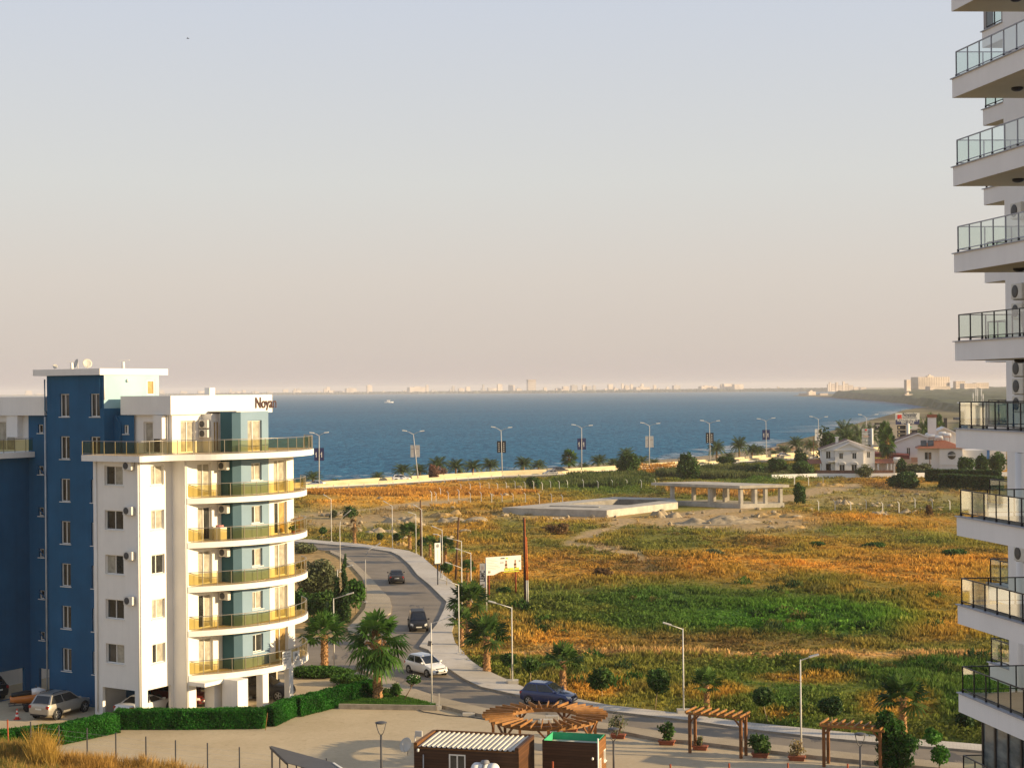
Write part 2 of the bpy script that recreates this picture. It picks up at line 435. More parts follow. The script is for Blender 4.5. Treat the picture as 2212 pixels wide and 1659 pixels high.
M['walk'] = pavers('pale_pavement', (.60,.54,.46), (.65,.59,.50), 1.2, .75)
M['walk2'] = pavers('sandy_pavement', (.44,.36,.25), (.50,.41,.28), 3.0, .65)
M['kerb'] = pbr('kerb_stone', (.34,.29,.22), .9, .2, 2, .2)

# --- coast line on the water level (z = -3)
ZS = -3.0
coastpx = [(-500,1062),(300,1052),(640,1043),(721,1038),(860,1031),(1021,1023),(1164,1013),(1300,1001),(1434,993),(1513,985),(1589,975.5),(1677,964),(1760,945),(1850,918),(1925,897.5),(1955,887),(2005,880.5),(1990,874),(1967,869.8),(1915,866),(1863,863),(1792,858),(1740,856.4),(1714,854.8),(1745,852.9),(1800,851.2),(1873,848.9)]
coast = [tuple(gp(x, y, ZS)[:2]) for x, y in coastpx]
landpoly = [(-900, 250), (-900, -150), (2500, -150), (9000, 3000), (9000, 14000)] 
farshore = [(1950,846.9),(1873,846.6),(1790,846.4),(1674,846.1),(1560,847),(1400,848),(1250,849.3),(1106,850.2),(950,850.8),(800,851.8),(600,853.4),(300,855.5),(0,857.5),(-500,861)]
far = [tuple(gp(x, y, ZS)[:2]) for x, y in farshore]

MEDX = [(-400,1107),(300,1075),(665,1054.5),(836,1045.4),(951,1037.6),(1083,1029),(1213,1025),(1325,1016.5),(1456,1009.5),(1594,997.7),(1657,993.8),(1720,990),(1900,980)]
SEAX = [(-400,1100),(300,1069),(693,1049),(836,1039.4),(1083,1025),(1213,1020.2),(1325,1013.5),(1456,1004.5),(1513,1000),(1594,994.6),(1657,988.5),(1758,981),(1900,971)]
seaxy = [tuple(gp(*p)[:2]) for p in SEAX]
def inside(px, py, poly):
    r = np.zeros(px.shape, bool); n = len(poly)
    for i in range(n):
        (x0, y0), (x1, y1) = poly[i], poly[(i+1) % n]
        c = (y0 > py) != (y1 > py)
        with np.errstate(divide='ignore', invalid='ignore'):
            xx = (x1-x0)*(py-y0)/(y1-y0) + x0
        r ^= c & (px < xx)
    return r
def pdist(px, py, line):
    d = np.full(px.shape, 1e9)
    for (x0, y0), (x1, y1) in zip(line, line[1:]):
        dx, dy = x1-x0, y1-y0; L2 = dx*dx+dy*dy
        t = np.clip(((px-x0)*dx+(py-y0)*dy)/L2, 0, 1)
        d = np.minimum(d, np.hypot(px-x0-t*dx, py-y0-t*dy))
    return d
def fbm(x, y, s, oct=4, seed=0):
    r = np.random.default_rng(seed); out = 0; a = 1; tot = 0
    for o in range(oct):
        G = r.random((64, 64)); fx, fy = x/s*2**o, y/s*2**o
        ix, iy = np.floor(fx).astype(int), np.floor(fy).astype(int); tx, ty = fx-ix, fy-iy
        tx, ty = tx*tx*(3-2*tx), ty*ty*(3-2*ty)
        g = lambda a_, b_: G[a_ % 64, b_ % 64]
        v = (g(ix,iy)*(1-tx)+g(ix+1,iy)*tx)*(1-ty) + (g(ix,iy+1)*(1-tx)+g(ix+1,iy+1)*tx)*ty
        out = out + v*a; tot += a; a *= .5
    return out/tot

nearland = [(-2500, coast[0][1]+40)] + [(-1200, coast[0][1]+20)] + coast[:14] + [(900, 1150), (9000, 1150), (9000, -300), (-2500, -300)]
CW = [tuple(gp(x, y)[:2]) for x, y in [(-400,1112),(300,1080),(665,1058.5),(836,1049.5),(951,1042),(1083,1033),(1213,1029),(1325,1020.5),(1456,1013),(1594,1001.5),(1657,997.5),(1720,994),(1900,984)]]   # foot of the coast road, field side
outer_l = outer
fieldpoly = outer_l + [(140, 60), (400, 60), (400, 500)] + [(x, y-1) for x, y in CW[::-1]]

def project(x, y, z=0.0):
    P = np.stack([x, y, np.full(x.shape, z-H)], -1) @ np.array(RM)      # camera space
    return 1106 + F*P[..., 0]/-P[..., 2], 829.5 - F*P[..., 1]/-P[..., 2]

def ground_z(x, y):
    x = np.asarray(x, float); y = np.asarray(y, float)
    dC = pdist(x, y, CW)
    f = inside(x, y, fieldpoly)
    k = np.clip(pdist(x, y, outer)/8, 0, 1)*np.clip(dC/6, 0, 1)
    hgt = (fbm(x, y, 22, 4, 3)-.45)*1.1 + (fbm(x, y, 6, 3, 5)-.5)*.35
    rough = np.clip((y-205)/40, 0, 1)
    k = k*np.clip((pdist(x, y, [(0, 296), (48, 290)])-26)/10, .08, 1)
    z = np.where(f, k*hgt*(.45+.9*rough), 0.0)
    ln = inside(x, y, nearland); dc = pdist(x, y, coast)
    far_in = np.where(ln, np.clip(dc/22, 0, 1), 0)
    bp = inside(x, y, [(a, b_+.6) for a, b_ in seaxy] + coast[:13][::-1])
    z = np.where(bp, np.minimum(z, -2.3*np.clip(pdist(x, y, seaxy)/5, 0, 1)), z)
    shore = np.where(ln, -3.2 + far_in*3.2, -3.0 - np.clip(dc/10, 0, 3))
    return np.where(dc < 400, np.minimum(z, shore), np.where(ln, z, -6.0)) - .05

def zone_colour(X, Y):
    """dry grass, green growth and bare earth as they grow in the field (real colours of the ground cover)"""
    x, y = project(X, Y)
    n5 = fbm(X, Y*.45, 15, 4, 27); n1 = fbm(X, Y*.55, 9, 4, 21); n2 = fbm(X, Y*.5, 26, 3, 22); n3 = fbm(X, Y, 3.5, 3, 23)
    ora = np.array([.53,.250,.040]); oli = np.array([.20,.178,.032]); gre = np.array([.042,.098,.016]); bri = np.array([.055,.150,.013]); brn = np.array([.20,.10,.035]); ear = np.array([.50,.36,.19])
    def ell(cx, cy, rx, ry, soft=.5): 
        d = np.hypot((x-cx)/rx, (y-cy)/ry) + (n1-.5)*.9 + (n5-.5)*1.5
        return np.clip((1+soft-d)/(2*soft), 0, 1)
    n4 = fbm(X*.6, Y*.25, 7, 4, 24)
    c = oli + (ora-oli)*(np.clip((n1*.5+n2*.5-.46)*3.4, 0, 1)*.75)[..., None]
    def mix(c, t, col): return c + (col-c)*t[..., None]
    c = mix(c, np.clip((n4-.52)*6, 0, 1)*.8, np.array([.105,.125,.026]))
    c = mix(c, np.clip((.43-n4)*7, 0, 1)*.7, brn*.7)
    c = mix(c, np.clip((n3-.55)*4, 0, 1)*.5, brn)
    c = mix(c, ell(1020,1230,330,28)*.55, ora)
    c = mix(c, ell(1850,1240,330,52)*.85, ora); c = mix(c, ell(2050,1330,110,60)*.8, ora)
    c = mix(c, ell(1700,1120,380,14)*.5, ora)
    c = mix(c, ell(900,1062,320,22)*.9, np.array([.56,.285,.048])); c = mix(c, ell(1550,1015,420,10)*.5, ora)
    c = mix(c, ell(1290,1045,180,26)*.9, gre); c = mix(c, ell(1600,1020,170,22)*.9, gre)
    c = mix(c, ell(1560,1320,460,58)*.9, gre); c = mix(c, ell(1780,1340,230,32)*.75, bri); c = mix(c, ell(1350,1300,180,16)*.6, gre)
    c = mix(c, ell(1500,1385,380,16)*.55, brn)
    c = mix(c, np.clip((y-1415)/14, 0, 1)*np.clip(n2*1.7+n1*1.5-.98, 0, 1)*.95, gre)
    c = mix(c, ell(1190,1385,115,30)*.85, ora); c = mix(c, ell(1560,1497,95,22)*.75, ora); c = mix(c, ell(1290,1485,60,24)*.75, ora); c = mix(c, ell(1930,1520,70,24)*.6, ora); c = mix(c, ell(1720,1462,110,12)*.55, ora); c = mix(c, ell(1680,1545,60,14)*.6, ora)
    line = np.exp(-((y-(1412+(x-1700)*.006+(n1-.5)*16))/5.5)**2)*(x > 1080)
    c = mix(c, np.clip(line, 0, 1)*.9, np.array([.50,.30,.12]))
    # bare tracks
    def track(pts, wd, s=1):
        d = pdist(x, y*2.2, [(a, b*2.2) for a, b in pts]) + (n1-.5)*wd*1.6
        return np.clip((wd-d)/(wd*.5), 0, 1)*s
    t = track([(600,1118),(760,1104),(930,1086),(1010,1080)], 15)
    t = np.maximum(t, track([(1345,1125),(1320,1140),(1250,1162),(1225,1172),(1300,1183),(1370,1195),(1400,1215),(1405,1228)], 17))
    t = np.maximum(t, track([(1450,1120),(1600,1095),(1700,1075),(1760,1060),(1850,1050)], 20))
    t = np.maximum(t, ell(760,1125,130,18)*.8); t = np.maximum(t, ell(1560,1125,190,16)*.85); t = np.maximum(t, ell(1930,1080,170,20)*.5); t = np.maximum(t, ell(1250,1110,190,12)*.6)
    t = np.maximum(t, ell(1190,1400,75,10)*.7)
    c = mix(c*GCOL, t, ear)
    return c, t

def axis(lo, hi, fine_lo, fine_hi, st, grow=1.12):
    a = list(np.arange(fine_lo, fine_hi, st)); s = st; v = fine_hi
    while v < hi: a.append(v); s *= grow; v += s
    a.append(hi); s = st; v = fine_lo - st; b = []
    while v > lo: b.append(v); s *= grow; v -= s
    b.append(lo)
    return np.array(sorted(b) + a)
gx = axis(-2400, 8800, -75, 190, 1.6); gy = axis(-280, 1200, 60, 470, 1.6, 1.06)
GX, GY = np.meshgrid(gx, gy); GZ = ground_z(GX, GY)
cc, _ = zone_colour(GX, GY)
infield = inside(GX, GY, fieldpoly)
sand = np.array([.36,.29,.19])
xx, yy = project(GX, GY)
dry = np.array([.34,.24,.10])
cc = np.where(infield[..., None], cc, dry)
beyond = ~infield & (GY > 330)
cc = np.where(beyond[..., None], sand, cc)
landin = (GY > 600)
cc = np.where((landin & (pdist(GX, GY, coast) > 60))[..., None], np.array([.10,.11,.05]), cc)
nx, ny = len(gx), len(gy); I = np.arange(nx*ny).reshape(ny, nx)
Fq = np.stack([I[:-1,:-1], I[:-1,1:], I[1:,1:], I[1:,:-1]], -1).reshape(-1, 4)
m, nt, out = nodes('field_soil')
b = N(nt, 'ShaderNodeBsdfPrincipled', Roughness=.95); b.inputs['Specular IOR Level'].default_value = .1
at = nt.nodes.new('ShaderNodeAttribute'); at.attribute_name = 'col'
c = mixc(nt, noise_fac(nt, 1.3, 6, .7), mixc(nt, 1, at.outputs[0], (.62,.62,.6), 'MULTIPLY'), mixc(nt, 1, at.outputs[0], (1.15,1.1,1.05), 'MULTIPLY'))
L(nt, c, b.inputs[0])
bn = N(nt, 'ShaderNodeBump', Strength=.7, Distance=.25); g = nt.nodes.new('ShaderNodeNewGeometry'); nn = N(nt, 'ShaderNodeTexNoise', Scale=1.1, Detail=6); L(nt, g.outputs[0], nn.inputs[0]); L(nt, nn.outputs[0], bn.inputs['Height']); L(nt, bn.outputs[0], b.inputs['Normal'])
L(nt, b.outputs[0], out.inputs[0]); M['soil'] = m
struct(npmesh('ground', np.stack([GX, GY, GZ], -1).reshape(-1, 3), Fq, M['soil'], None, cc.reshape(-1, 3), smooth=True))

headpoly = coast[11:] + [tuple(gp(1950, 847.4, ZS)[:2]), (8800, 9000), (8800, 700), (300, 700)]
b = MB(); b.prism(headpoly, -5, -2.1, 0, 1)
struct(b.build('headland', [pbr('scrubby_headland', (.15,.125,.06), .95, .5, .012, .1), pbr('shore_rock', (.25,.20,.14), .95, .4, .05, .1)]))
# --- far shore strip of land across the bay
b = MB(); back = 0
fp = far + [(far[-1][0]-500, far[-1][1]+4200), (9000, 14200), (9000, 5300)]
m = pbr('hazy_far_land', (.20,.19,.12), .95, .4, .004, .1)
n = len(far)
rings = []
for t, dz in ((0, -1.0), (120, 1.5), (900, 5), (3200, 12)):
    rings.append([(x + (t*.25), y + t, ZS + dz) for x, y in far])
V = [p for r in rings for p in r]; 
for k in range(3):
    for j in range(n-1):
        b.face([rings[k][j], rings[k][j+1], rings[k+1][j+1], rings[k+1][j]], 0, True)
struct(b.build('far_coast', m))

# --- water
m, nt, out = nodes('sea_water')
g = nt.nodes.new('ShaderNodeNewGeometry')
mp = N(nt, 'ShaderNodeMapping'); mp.inputs['Scale'].default_value = (.16, .05, 1); mp.inputs['Rotation'].default_value = (0, 0, .12); L(nt, g.outputs[0], mp.inputs[0])
n1 = N(nt, 'ShaderNodeTexNoise', Scale=2.2, Detail=7, Roughness=.62); L(nt, mp.outputs[0], n1.inputs[0])
big = noise_fac(nt, .004, 4, .6, (.4, 1.2, 1), .35, .65)
wv = N(nt, 'ShaderNodeMapRange'); wv.inputs[1].default_value = .36; wv.inputs[2].default_value = .68; L(nt, n1.outputs[0], wv.inputs[0])
c = mixc(nt, wv.outputs[0], (.011,.096,.185), (.044,.200,.318))
c = mixc(nt, big, mixc(nt, 1, c, (.82,.86,.9), 'MULTIPLY'), c)
bp = N(nt, 'ShaderNodeBump', Strength=.9, Distance=1.2); L(nt, n1.outputs[0], bp.inputs['Height'])
df = N(nt, 'ShaderNodeBsdfDiffuse'); L(nt, c, df.inputs[0]); L(nt, bp.outputs[0], df.inputs['Normal'])
gl = N(nt, 'ShaderNodeBsdfGlossy', Roughness=.28); L(nt, bp.outputs[0], gl.inputs['Normal'])
ms = N(nt, 'ShaderNodeMixShader', Fac=.045); L(nt, df.outputs[0], ms.inputs[1]); L(nt, gl.outputs[0], ms.inputs[2])
L(nt, ms.outputs[0], out.inputs[0]); M['sea'] = m
b = MB(); b.sheet([(-6900, -190), (8900, -190), (8900, 14400), (-6900, 14400)], ZS); struct(b.build('sea', m))

# --- paved surfaces
lotpoly = [(-70, 60), (-70, 135)] + [tuple(gp(*Z5(*p))[:2]) for p in [(-600,1250),(380,1236),(540,1240)]] + nearlow + [(60, 55)]
b = MB(); b.sheet(lotpoly, -.012); struct(b.build('parking_lot', M['lot']))
road = kerb[:] + [(80, 70)] + near[::-1] + [tuple(gp(*Z5(*p))[:2]) for p in [(150,1240),(-700,1250),(-700,960),(150,950)]] + redge[::-1]
b = MB(); b.sheet(road, 0); struct(b.build('road', M['asphalt']))
b = MB()
for i in range(len(kerb)-1):
    pass
b.prism(kerb + outer[::-1], -.05, .14, 0, 1); struct(b.build('pavement', [M['walk'], M['kerb']]))
b = MB(); b.prism(near[1:] + nearlow[::-1][:-1], -.05, .22, 0, 1); struct(b.build('near_pavement', [M['walk2'], M['kerb']]))
b = MB(); b.prism(redge[3:] + leftin[::-1], -.05, .14, 0, 1); struct(b.build('left_pavement', [M['walk2'], M['kerb']]))
# earth verge behind the left pavement
b = MB(); b.sheet(leftin + [tuple(gp(*Z5(*p))[:2]) for p in [(300,955),(-300,955),(-300,262)]], .004); struct(b.build('verge', M['earth']))
# grass plot with its stone kerb, by the tall palm
plot = G2([(520,1420),(640,1420),(735,1424),(960,1483),(1185,1538),(1175,1552),(780,1545),(380,1540),(430,1500)], Z5)
b = MB(); b.prism(plot, -.05, .10); struct(b.build('grass_plot', pbr('plot_soil', (.12,.12,.04), .95, .3, 2)))
b = MB()
kp = [gp(*Z5(*p)) for p in [(372,1546),(780,1553),(1180,1560),(1192,1543)]]
for p, q in zip(kp, kp[1:]): b.beam(p + Vector((0,0,.12)), q + Vector((0,0,.12)), .22, .42)
struct(b.build('plot_kerb', M['kerb']))
# ------------------------------------------------------------------ plants
def unit(n):
    d = RNG.normal(size=(n, 3)); return d/np.linalg.norm(d, axis=1, keepdims=True)

def leaf_cloud(n, blobs, size, cols, shell=.45, flat=0.0, seed=None, asp=1.8):
    """n leaf quads spread through ellipsoid blobs (centre, radii)"""
    blobs = [(np.array(c, float), np.array(r, float)) for c, r in blobs]
    vol = np.array([np.prod(r)**.75 for _, r in blobs]); pick = RNG.choice(len(blobs), n, p=vol/vol.sum())
    C = np.array([c for c, _ in blobs])[pick]; R = np.array([r for _, r in blobs])[pick]
    d = unit(n); rr = RNG.random(n)**shell
    P = C + d*R*rr[:, None]
    nrm = unit(n)*.8 + d*.7; nrm[:, 2] += flat; nrm /= np.linalg.norm(nrm, axis=1, keepdims=True)
    t = np.cross(nrm, unit(n)); t /= np.linalg.norm(t, axis=1, keepdims=True); bt = np.cross(nrm, t)
    s = (size*(.6+.8*RNG.random(n)))[:, None]
    V = np.stack([P-t*s*asp/2, P-bt*s/2, P+t*s*asp/2, P+bt*s/2], 1).reshape(-1, 3)
    Fc = np.arange(4*n).reshape(n, 4)
    cols = np.array(cols, float); k = RNG.random(n)
    clump = RNG.random(len(blobs))[pick]
    t_ = np.clip(.5*k+.5*clump, 0, 1)*(len(cols)-1); i = np.minimum(t_.astype(int), len(cols)-2)
    c = cols[i] + (cols[i+1]-cols[i])*(t_-i)[:, None]
    c = c*(.8+.4*RNG.random(n))[:, None]
    return V, Fc, np.repeat(c, 4, 0)

def blobset(c, r, k, spread=.65, sz=.45):
    out = []
    for _ in range(k):
        d = unit(1)[0]*(RNG.random()**.4)*spread
        out.append((np.array(c)+d*np.array(r), np.array(r)*sz*(.7+.6*RNG.random())))
    return out

GREEN = [(.022,.058,.012), (.055,.12,.022), (.105,.185,.036)]
DARK = [(.015,.042,.012), (.040,.092,.022), (.08,.145,.034)]
OLIVE = [(.065,.085,.036), (.13,.15,.066), (.21,.225,.11)]
LUSH = [(.03,.085,.012), (.06,.15,.02), (.10,.21,.035)]
HEDGE = [(.014,.085,.008), (.024,.15,.012), (.04,.21,.02)]
RED = [(.13,.075,.05), (.24,.12,.08), (.36,.17,.12)]
BRN = [(.10,.055,.025), (.18,.10,.04), (.26,.15,.05)]

def fan_crown(nl, Rl, cols, seed, zc, droop=1.0, elmin=-35):
    r = random.Random(seed); V = []; Fc = []; Cc = []
    cols = [np.array(c) for c in cols]
    for k in range(nl):
        az = 2*math.pi*(k*.618034 + r.random()*.08); t = (k+.5)/nl
        el = rad(82 - (82-elmin)*t**.85 + r.uniform(-8, 8))
        d = np.array([math.cos(az)*math.cos(el), math.sin(az)*math.cos(el), math.sin(el)])
        sd = np.array([-math.sin(az), math.cos(az), 0]); up = np.cross(d, sd)*-1
        if up[2] < 0: up = -up
        base = np.array([0, 0, zc]); Lp = Rl*(.48+.12*r.random())
        hub = base + d*Lp - np.array([0, 0, .10*Rl*droop*t])
        i = len(V); wp = .022
        V += [base-sd*wp, base+sd*wp, hub+sd*wp*.7, hub-sd*wp*.7]; Fc.append([i, i+1, i+2, i+3])
        cc = cols[1]*(.7+.6*r.random()); Cc += [cc*1.15]*4
        nb = 15; Rb = Rl*(.52+.1*r.random())
        tw = r.uniform(-.4, .4)
        s2 = sd*math.cos(tw)+up*math.sin(tw)
        c0 = cols[0] + (cols[2]-cols[0])*r.random()
        for j in range(nb):
            a = rad(-118 + 236*j/(nb-1)); a2 = a + rad(7.5); a1 = a - rad(7.5)
            def at(ang, q, dr): return hub + (d*math.cos(ang)+s2*math.sin(ang))*Rb*q + up*(.08*Rb*math.cos(ang*2)) - np.array([0,0,1])*Rb*dr
            ll = (.8+.2*math.cos(a/1.6))*(.92+.16*r.random()); dr = droop*(.12+.30*t)*(.7+.6*r.random())
            i = len(V)
            V += [hub, at(a1, ll*.62, dr*.25), at(a, ll, dr), at(a2, ll*.62, dr*.25)]; Fc.append([i, i+1, i+2, i+3])
            q = c0*(.75+.5*r.random()); Cc += [q*.9, q, q*1.25, q]
    return np.array(V), np.array(Fc), np.array(Cc)

def pinnate_crown(nl, Rl, cols, seed, zc):
    r = random.Random(seed); V = []; Fc = []; Cc = []; cols = [np.array(c) for c in cols]
    for k in range(nl):
        az = 2*math.pi*(k*.618034 + r.random()*.1); t = (k+.5)/nl; e0 = 80 - 70*t + r.uniform(-6, 6)
        p = np.array([0, 0, zc]); ns = 9; el = e0; st = Rl/ns; sd = np.array([-math.sin(az), math.cos(az), 0])
        cc = cols[0]+(cols[2]-cols[0])*r.random()
        for s in range(ns):
            d = np.array([math.cos(az)*math.cos(rad(el)), math.sin(az)*math.cos(rad(el)), math.sin(rad(el))]); q = p + d*st
            up = np.cross(sd, d)
            i = len(V); V += [p-sd*.03, p+sd*.03, q+sd*.02, q-sd*.02]; Fc.append([i, i+1, i+2, i+3]); Cc += [cc*1.1]*4
            ll = Rl*.26*math.sin(math.pi*min(1, (s+1.2)/(ns+1)))+.08
            for g in (-1, 1):
                for h in (0, .5):
                    o = p + d*st*h; tip = o + (sd*g*.8 + d*.65 + up*.12 - np.array([0,0,.22]))*ll; wv = d*st*.26
                    i = len(V); V += [o-wv*.5, o+wv, tip+wv*.3, tip]; Fc.append([i, i+1, i+2, i+3]); q_ = cc*(.7+.6*r.random()); Cc += [q_, q_, q_*1.2, q_*1.2]
            p = q; el -= (78+30*t)/ns*(.6+.9*s/ns)
    return np.array(V), np.array(Fc), np.array(Cc)

def rough_trunk(h, r0, r1, n=12, seg=.14, flare=1.3, seed=1, tip_boot=True):
    r = random.Random(seed); b = MB(); k = max(4, int(h/seg)); rings = []
    for i in range(k+1):
        z = h*i/k; t = i/k
        rr = r0+(r1-r0)*t; rr *= 1+(flare-1)*max(0, 1-z/.6)
        rings.append([(math.cos(2*math.pi*j/n)*rr*(1+.16*((i+j) % 2)+r.uniform(-.06, .06)), math.sin(2*math.pi*j/n)*rr*(1+.16*((i+j) % 2)+r.uniform(-.06, .06)), z+r.uniform(-.03,.03)) for j in range(n)])
    b.loft(rings, 0)
    if tip_boot:                      # cut leaf bases standing out from the bark
        for i in range(int(h*26)):
            z = r.uniform(.15, h); a = r.uniform(0, 6.283); rr = r0+(r1-r0)*z/h
            p = Vector((math.cos(a)*rr, math.sin(a)*rr, z)); q = p + Vector((math.cos(a)*.10, math.sin(a)*.10, .11))
            b.beam(p, q, .07, .035, 0)
    return b

def fan_palm(name, h, Rl, seed, nl=26, skirt=True, cols=LUSH, group=None, droop=1.0, elmin=-35, r0=.26, r1=.2):
    root = thing(name, '', 'palm tree')
    rough_trunk(h, r0, r1, seed=seed).build('trunk', M['palmbark'], root)
    V, Fc, Cc = fan_crown(nl, Rl, cols, seed, h, droop, elmin); npmesh('crown', V, Fc, M['leaf'], root, Cc)
    if skirt:
        V, Fc, Cc = fan_crown(12, Rl*.62, [(.16,.075,.03), (.22,.11,.04), (.34,.18,.07)], seed+5, h-.15, 1.8, -75)
        k = Cc.shape[0]; npmesh('dead_fronds', V*np.array([.62,.62,1]), Fc, M['leaf'], root, Cc)
    return root

def date_palm(name, h, Rl, seed, nl=34, cols=[(.04,.075,.025), (.08,.13,.04), (.13,.18,.06)]):
    root = thing(name, '', 'palm tree')
    rough_trunk(h, .24, .2, 9, .25, seed=seed, tip_boot=False).build('trunk', M['palmbark'], root)
    V, Fc, Cc = pinnate_crown(nl, Rl, cols, seed, h); npmesh('crown', V, Fc, M['leaf'], root, Cc)
    return root

def limbs(b, p, q, r, seed, k=4):
    rr = random.Random(seed); b.path([p, (Vector(p)+Vector(q))/2+Vector((rr.uniform(-.05,.05), rr.uniform(-.05,.05), 0)), q], [r, r*.8, r*.6], 7)
    for i in range(k):
        a = rr.uniform(0, 6.28); L_ = (Vector(q)-Vector(p)).length*.5
        e = Vector(q)+Vector((math.cos(a)*L_*.7, math.sin(a)*L_*.7, L_*.6)); b.path([q, e], [r*.5, r*.2], 5)

def ball_tree(name, label, loc, hc, R, htrunk, cols, n=1500, leaf=.16, lean=(0,0), group=None, cat='tree', seed=0, k=9):
    """young street tree: thin stem, clipped leafy head"""
    root = thing(name, label, cat, loc, 0, group)
    b = MB(Matrix.Translation(loc)); q = Vector((lean[0], lean[1], htrunk)); limbs(b, (0,0,-.05), q, .045, seed); b.build('trunk', M['palestem'], root)
    c = np.array([loc[0]+lean[0], loc[1]+lean[1], loc[2]+hc]); rr = np.array(R)
    V, Fc, C = leaf_cloud(n, [(c, rr*.8)] + blobset(c, rr, k, .62, .42), leaf, cols)
    npmesh('crown', V, Fc, M['leaf'], root, C)
    return root

def bush(name, label, loc, R, cols, n=1500, leaf=.2, group=None, cat='bush', k=10, stems=True, shell=.45):
    root = thing(name, label, cat, loc, 0, group)
    c = np.array([loc[0], loc[1], loc[2]+R[2]*.72])
    V, Fc, C = leaf_cloud(n, [(c, np.array(R)*.75)] + blobset(c, R, k, .68, .42), leaf, cols, shell)
    V[:, 2] = np.maximum(V[:, 2], loc[2]+.02)
    npmesh('foliage', V, Fc, M['leaf'], root, C)
    if stems:
        b = MB(); rr = random.Random(n)
        for i in range(6):
            a = rr.uniform(0, 6.28); b.path([(loc[0], loc[1], loc[2]-.05), (loc[0]+math.cos(a)*R[0]*.5, loc[1]+math.sin(a)*R[1]*.5, loc[2]+R[2]*1.1)], [.05, .02], 5)
        b.build('stem', M['bark'], root)
    return root

def hedge(name, label, pts, w, h, cols, dens=420, leaf=.10, group=None):
    """clipped hedge along a ground polyline"""
    V = []; Fc = []; C = []; base = 0
    mid = (Vector(pts[0])+Vector(pts[-1]))/2
    root = thing(name, label, 'hedge', (mid.x, mid.y, 0), 0, group)
    core = MB()
    for p, q in zip(pts, pts[1:]):
        p, q = Vector((p[0], p[1], 0)), Vector((q[0], q[1], 0)); d = (q-p); Ln = d.length; d /= Ln; s = Vector((-d.y, d.x, 0))
        core.beam(p+Vector((0,0,h*.47)), q+Vector((0,0,h*.47)), w*.84, h*.88)
        n = int(dens*(2*Ln*h + Ln*w + 2*w*h))
        f = RNG.random(n); t = RNG.random(n)*Ln; side = RNG.random(n); tot = 2*h+w
        a = side*tot
        off = np.where(a < h, -w/2, np.where(a < 2*h, w/2, (a-2*h)-w/2)); z = np.where(a < h, a, np.where(a < 2*h, a-h, h))
        endm = RNG.random(n) < w/(Ln+w)*.6
        t = np.where(endm, np.where(f < .5, 0, Ln), t); off = np.where(endm, (RNG.random(n)-.5)*w, off); z = np.where(endm, RNG.random(n)*h, z)
        P = np.array(p)[None] + t[:, None]*np.array(d) + off[:, None]*np.array(s) + np.c_[np.zeros(n), np.zeros(n), z]
        P += RNG.normal(size=(n, 3))*.035*np.array([1, 1, 1])
        bump = (fbm(P[:,0]+P[:,2]*.7, P[:,1]-P[:,2]*.4, .5, 3, 8)-.5)*.16; P[:, 2] += np.where(z >= h-.02, bump, 0); P += (np.array(s)[None]*np.sign(off)[:, None])*bump[:, None]*.7
        nr = unit(n); tt = np.cross(nr, unit(n)); tt /= np.linalg.norm(tt, axis=1, keepdims=True); bt = np.cross(nr, tt)
        sz = (leaf*(.6+.8*RNG.random(n)))[:, None]
        Vn = np.stack([P-tt*sz, P-bt*sz*.5, P+tt*sz, P+bt*sz*.5], 1).reshape(-1, 3)
        Vn[:, 2] = np.maximum(Vn[:, 2], .01)
        V.append(Vn); Fc.append(np.arange(4*n).reshape(n, 4)+base); base += 4*n
        cl = np.clip(fbm(P[:,0], P[:,1]+P[:,2], .8, 3, 4)*1.6-.3+(RNG.random(n)-.5)*.5, 0, 1)*(len(cols)-1); i = np.minimum(cl.astype(int), len(cols)-2)
        cc = np.array(cols); c = cc[i]+(cc[i+1]-cc[i])*(cl-i)[:, None]; C.append(np.repeat(c, 4, 0))
    core.build('stem', M['hedgecore'], root)
    npmesh('foliage', np.concatenate(V), np.concatenate(Fc), M['leaf'], root, np.concatenate(C))
    return root
M['hedgecore'] = pbr('hedge_inner_wood', (.015,.03,.01), .9, .3, 5, .1)

def tufts(name, P, hts, cols, blades=7, wid=.05, spread=.25, lean=.35, mat='grassm'):
    """grass clumps: P (n,3) roots; each is a few thin blades"""
    n = len(P); k = blades
    Pk = np.repeat(P, k, 0); hk = np.repeat(hts, k)*(.55+.7*RNG.random(n*k)); sp = np.repeat(spread if np.ndim(spread) else np.full(n, spread), k)
    az = RNG.random(n*k)*6.283; r = np.sqrt(RNG.random(n*k))*sp
    B = Pk + np.c_[np.cos(az)*r, np.sin(az)*r, np.zeros(n*k)]
    a2 = RNG.random(n*k)*6.283; ln = lean*hk*RNG.random(n*k)
    T = B + np.c_[np.cos(a2)*ln, np.sin(a2)*ln, hk]
    ww = np.repeat(wid if np.ndim(wid) else np.full(n, wid), k)*(.6+.8*RNG.random(n*k))
    a3 = RNG.random(n*k)*6.283; W = np.c_[np.cos(a3), np.sin(a3), np.zeros(n*k)]*ww[:, None]
    mid = (B*.45+T*.55) - np.c_[np.cos(a2)*ln*.25, np.sin(a2)*ln*.25, np.zeros(n*k)]
    V = np.stack([B-W*.7, mid-W, T, mid+W], 1).reshape(-1, 3)
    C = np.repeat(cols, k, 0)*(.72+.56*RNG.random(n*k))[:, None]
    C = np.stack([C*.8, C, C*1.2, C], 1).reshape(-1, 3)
    o = npmesh(name, V, np.arange(4*n*k).reshape(-1, 4), M[mat], None, C)
    o['kind'] = 'stuff'
    return o

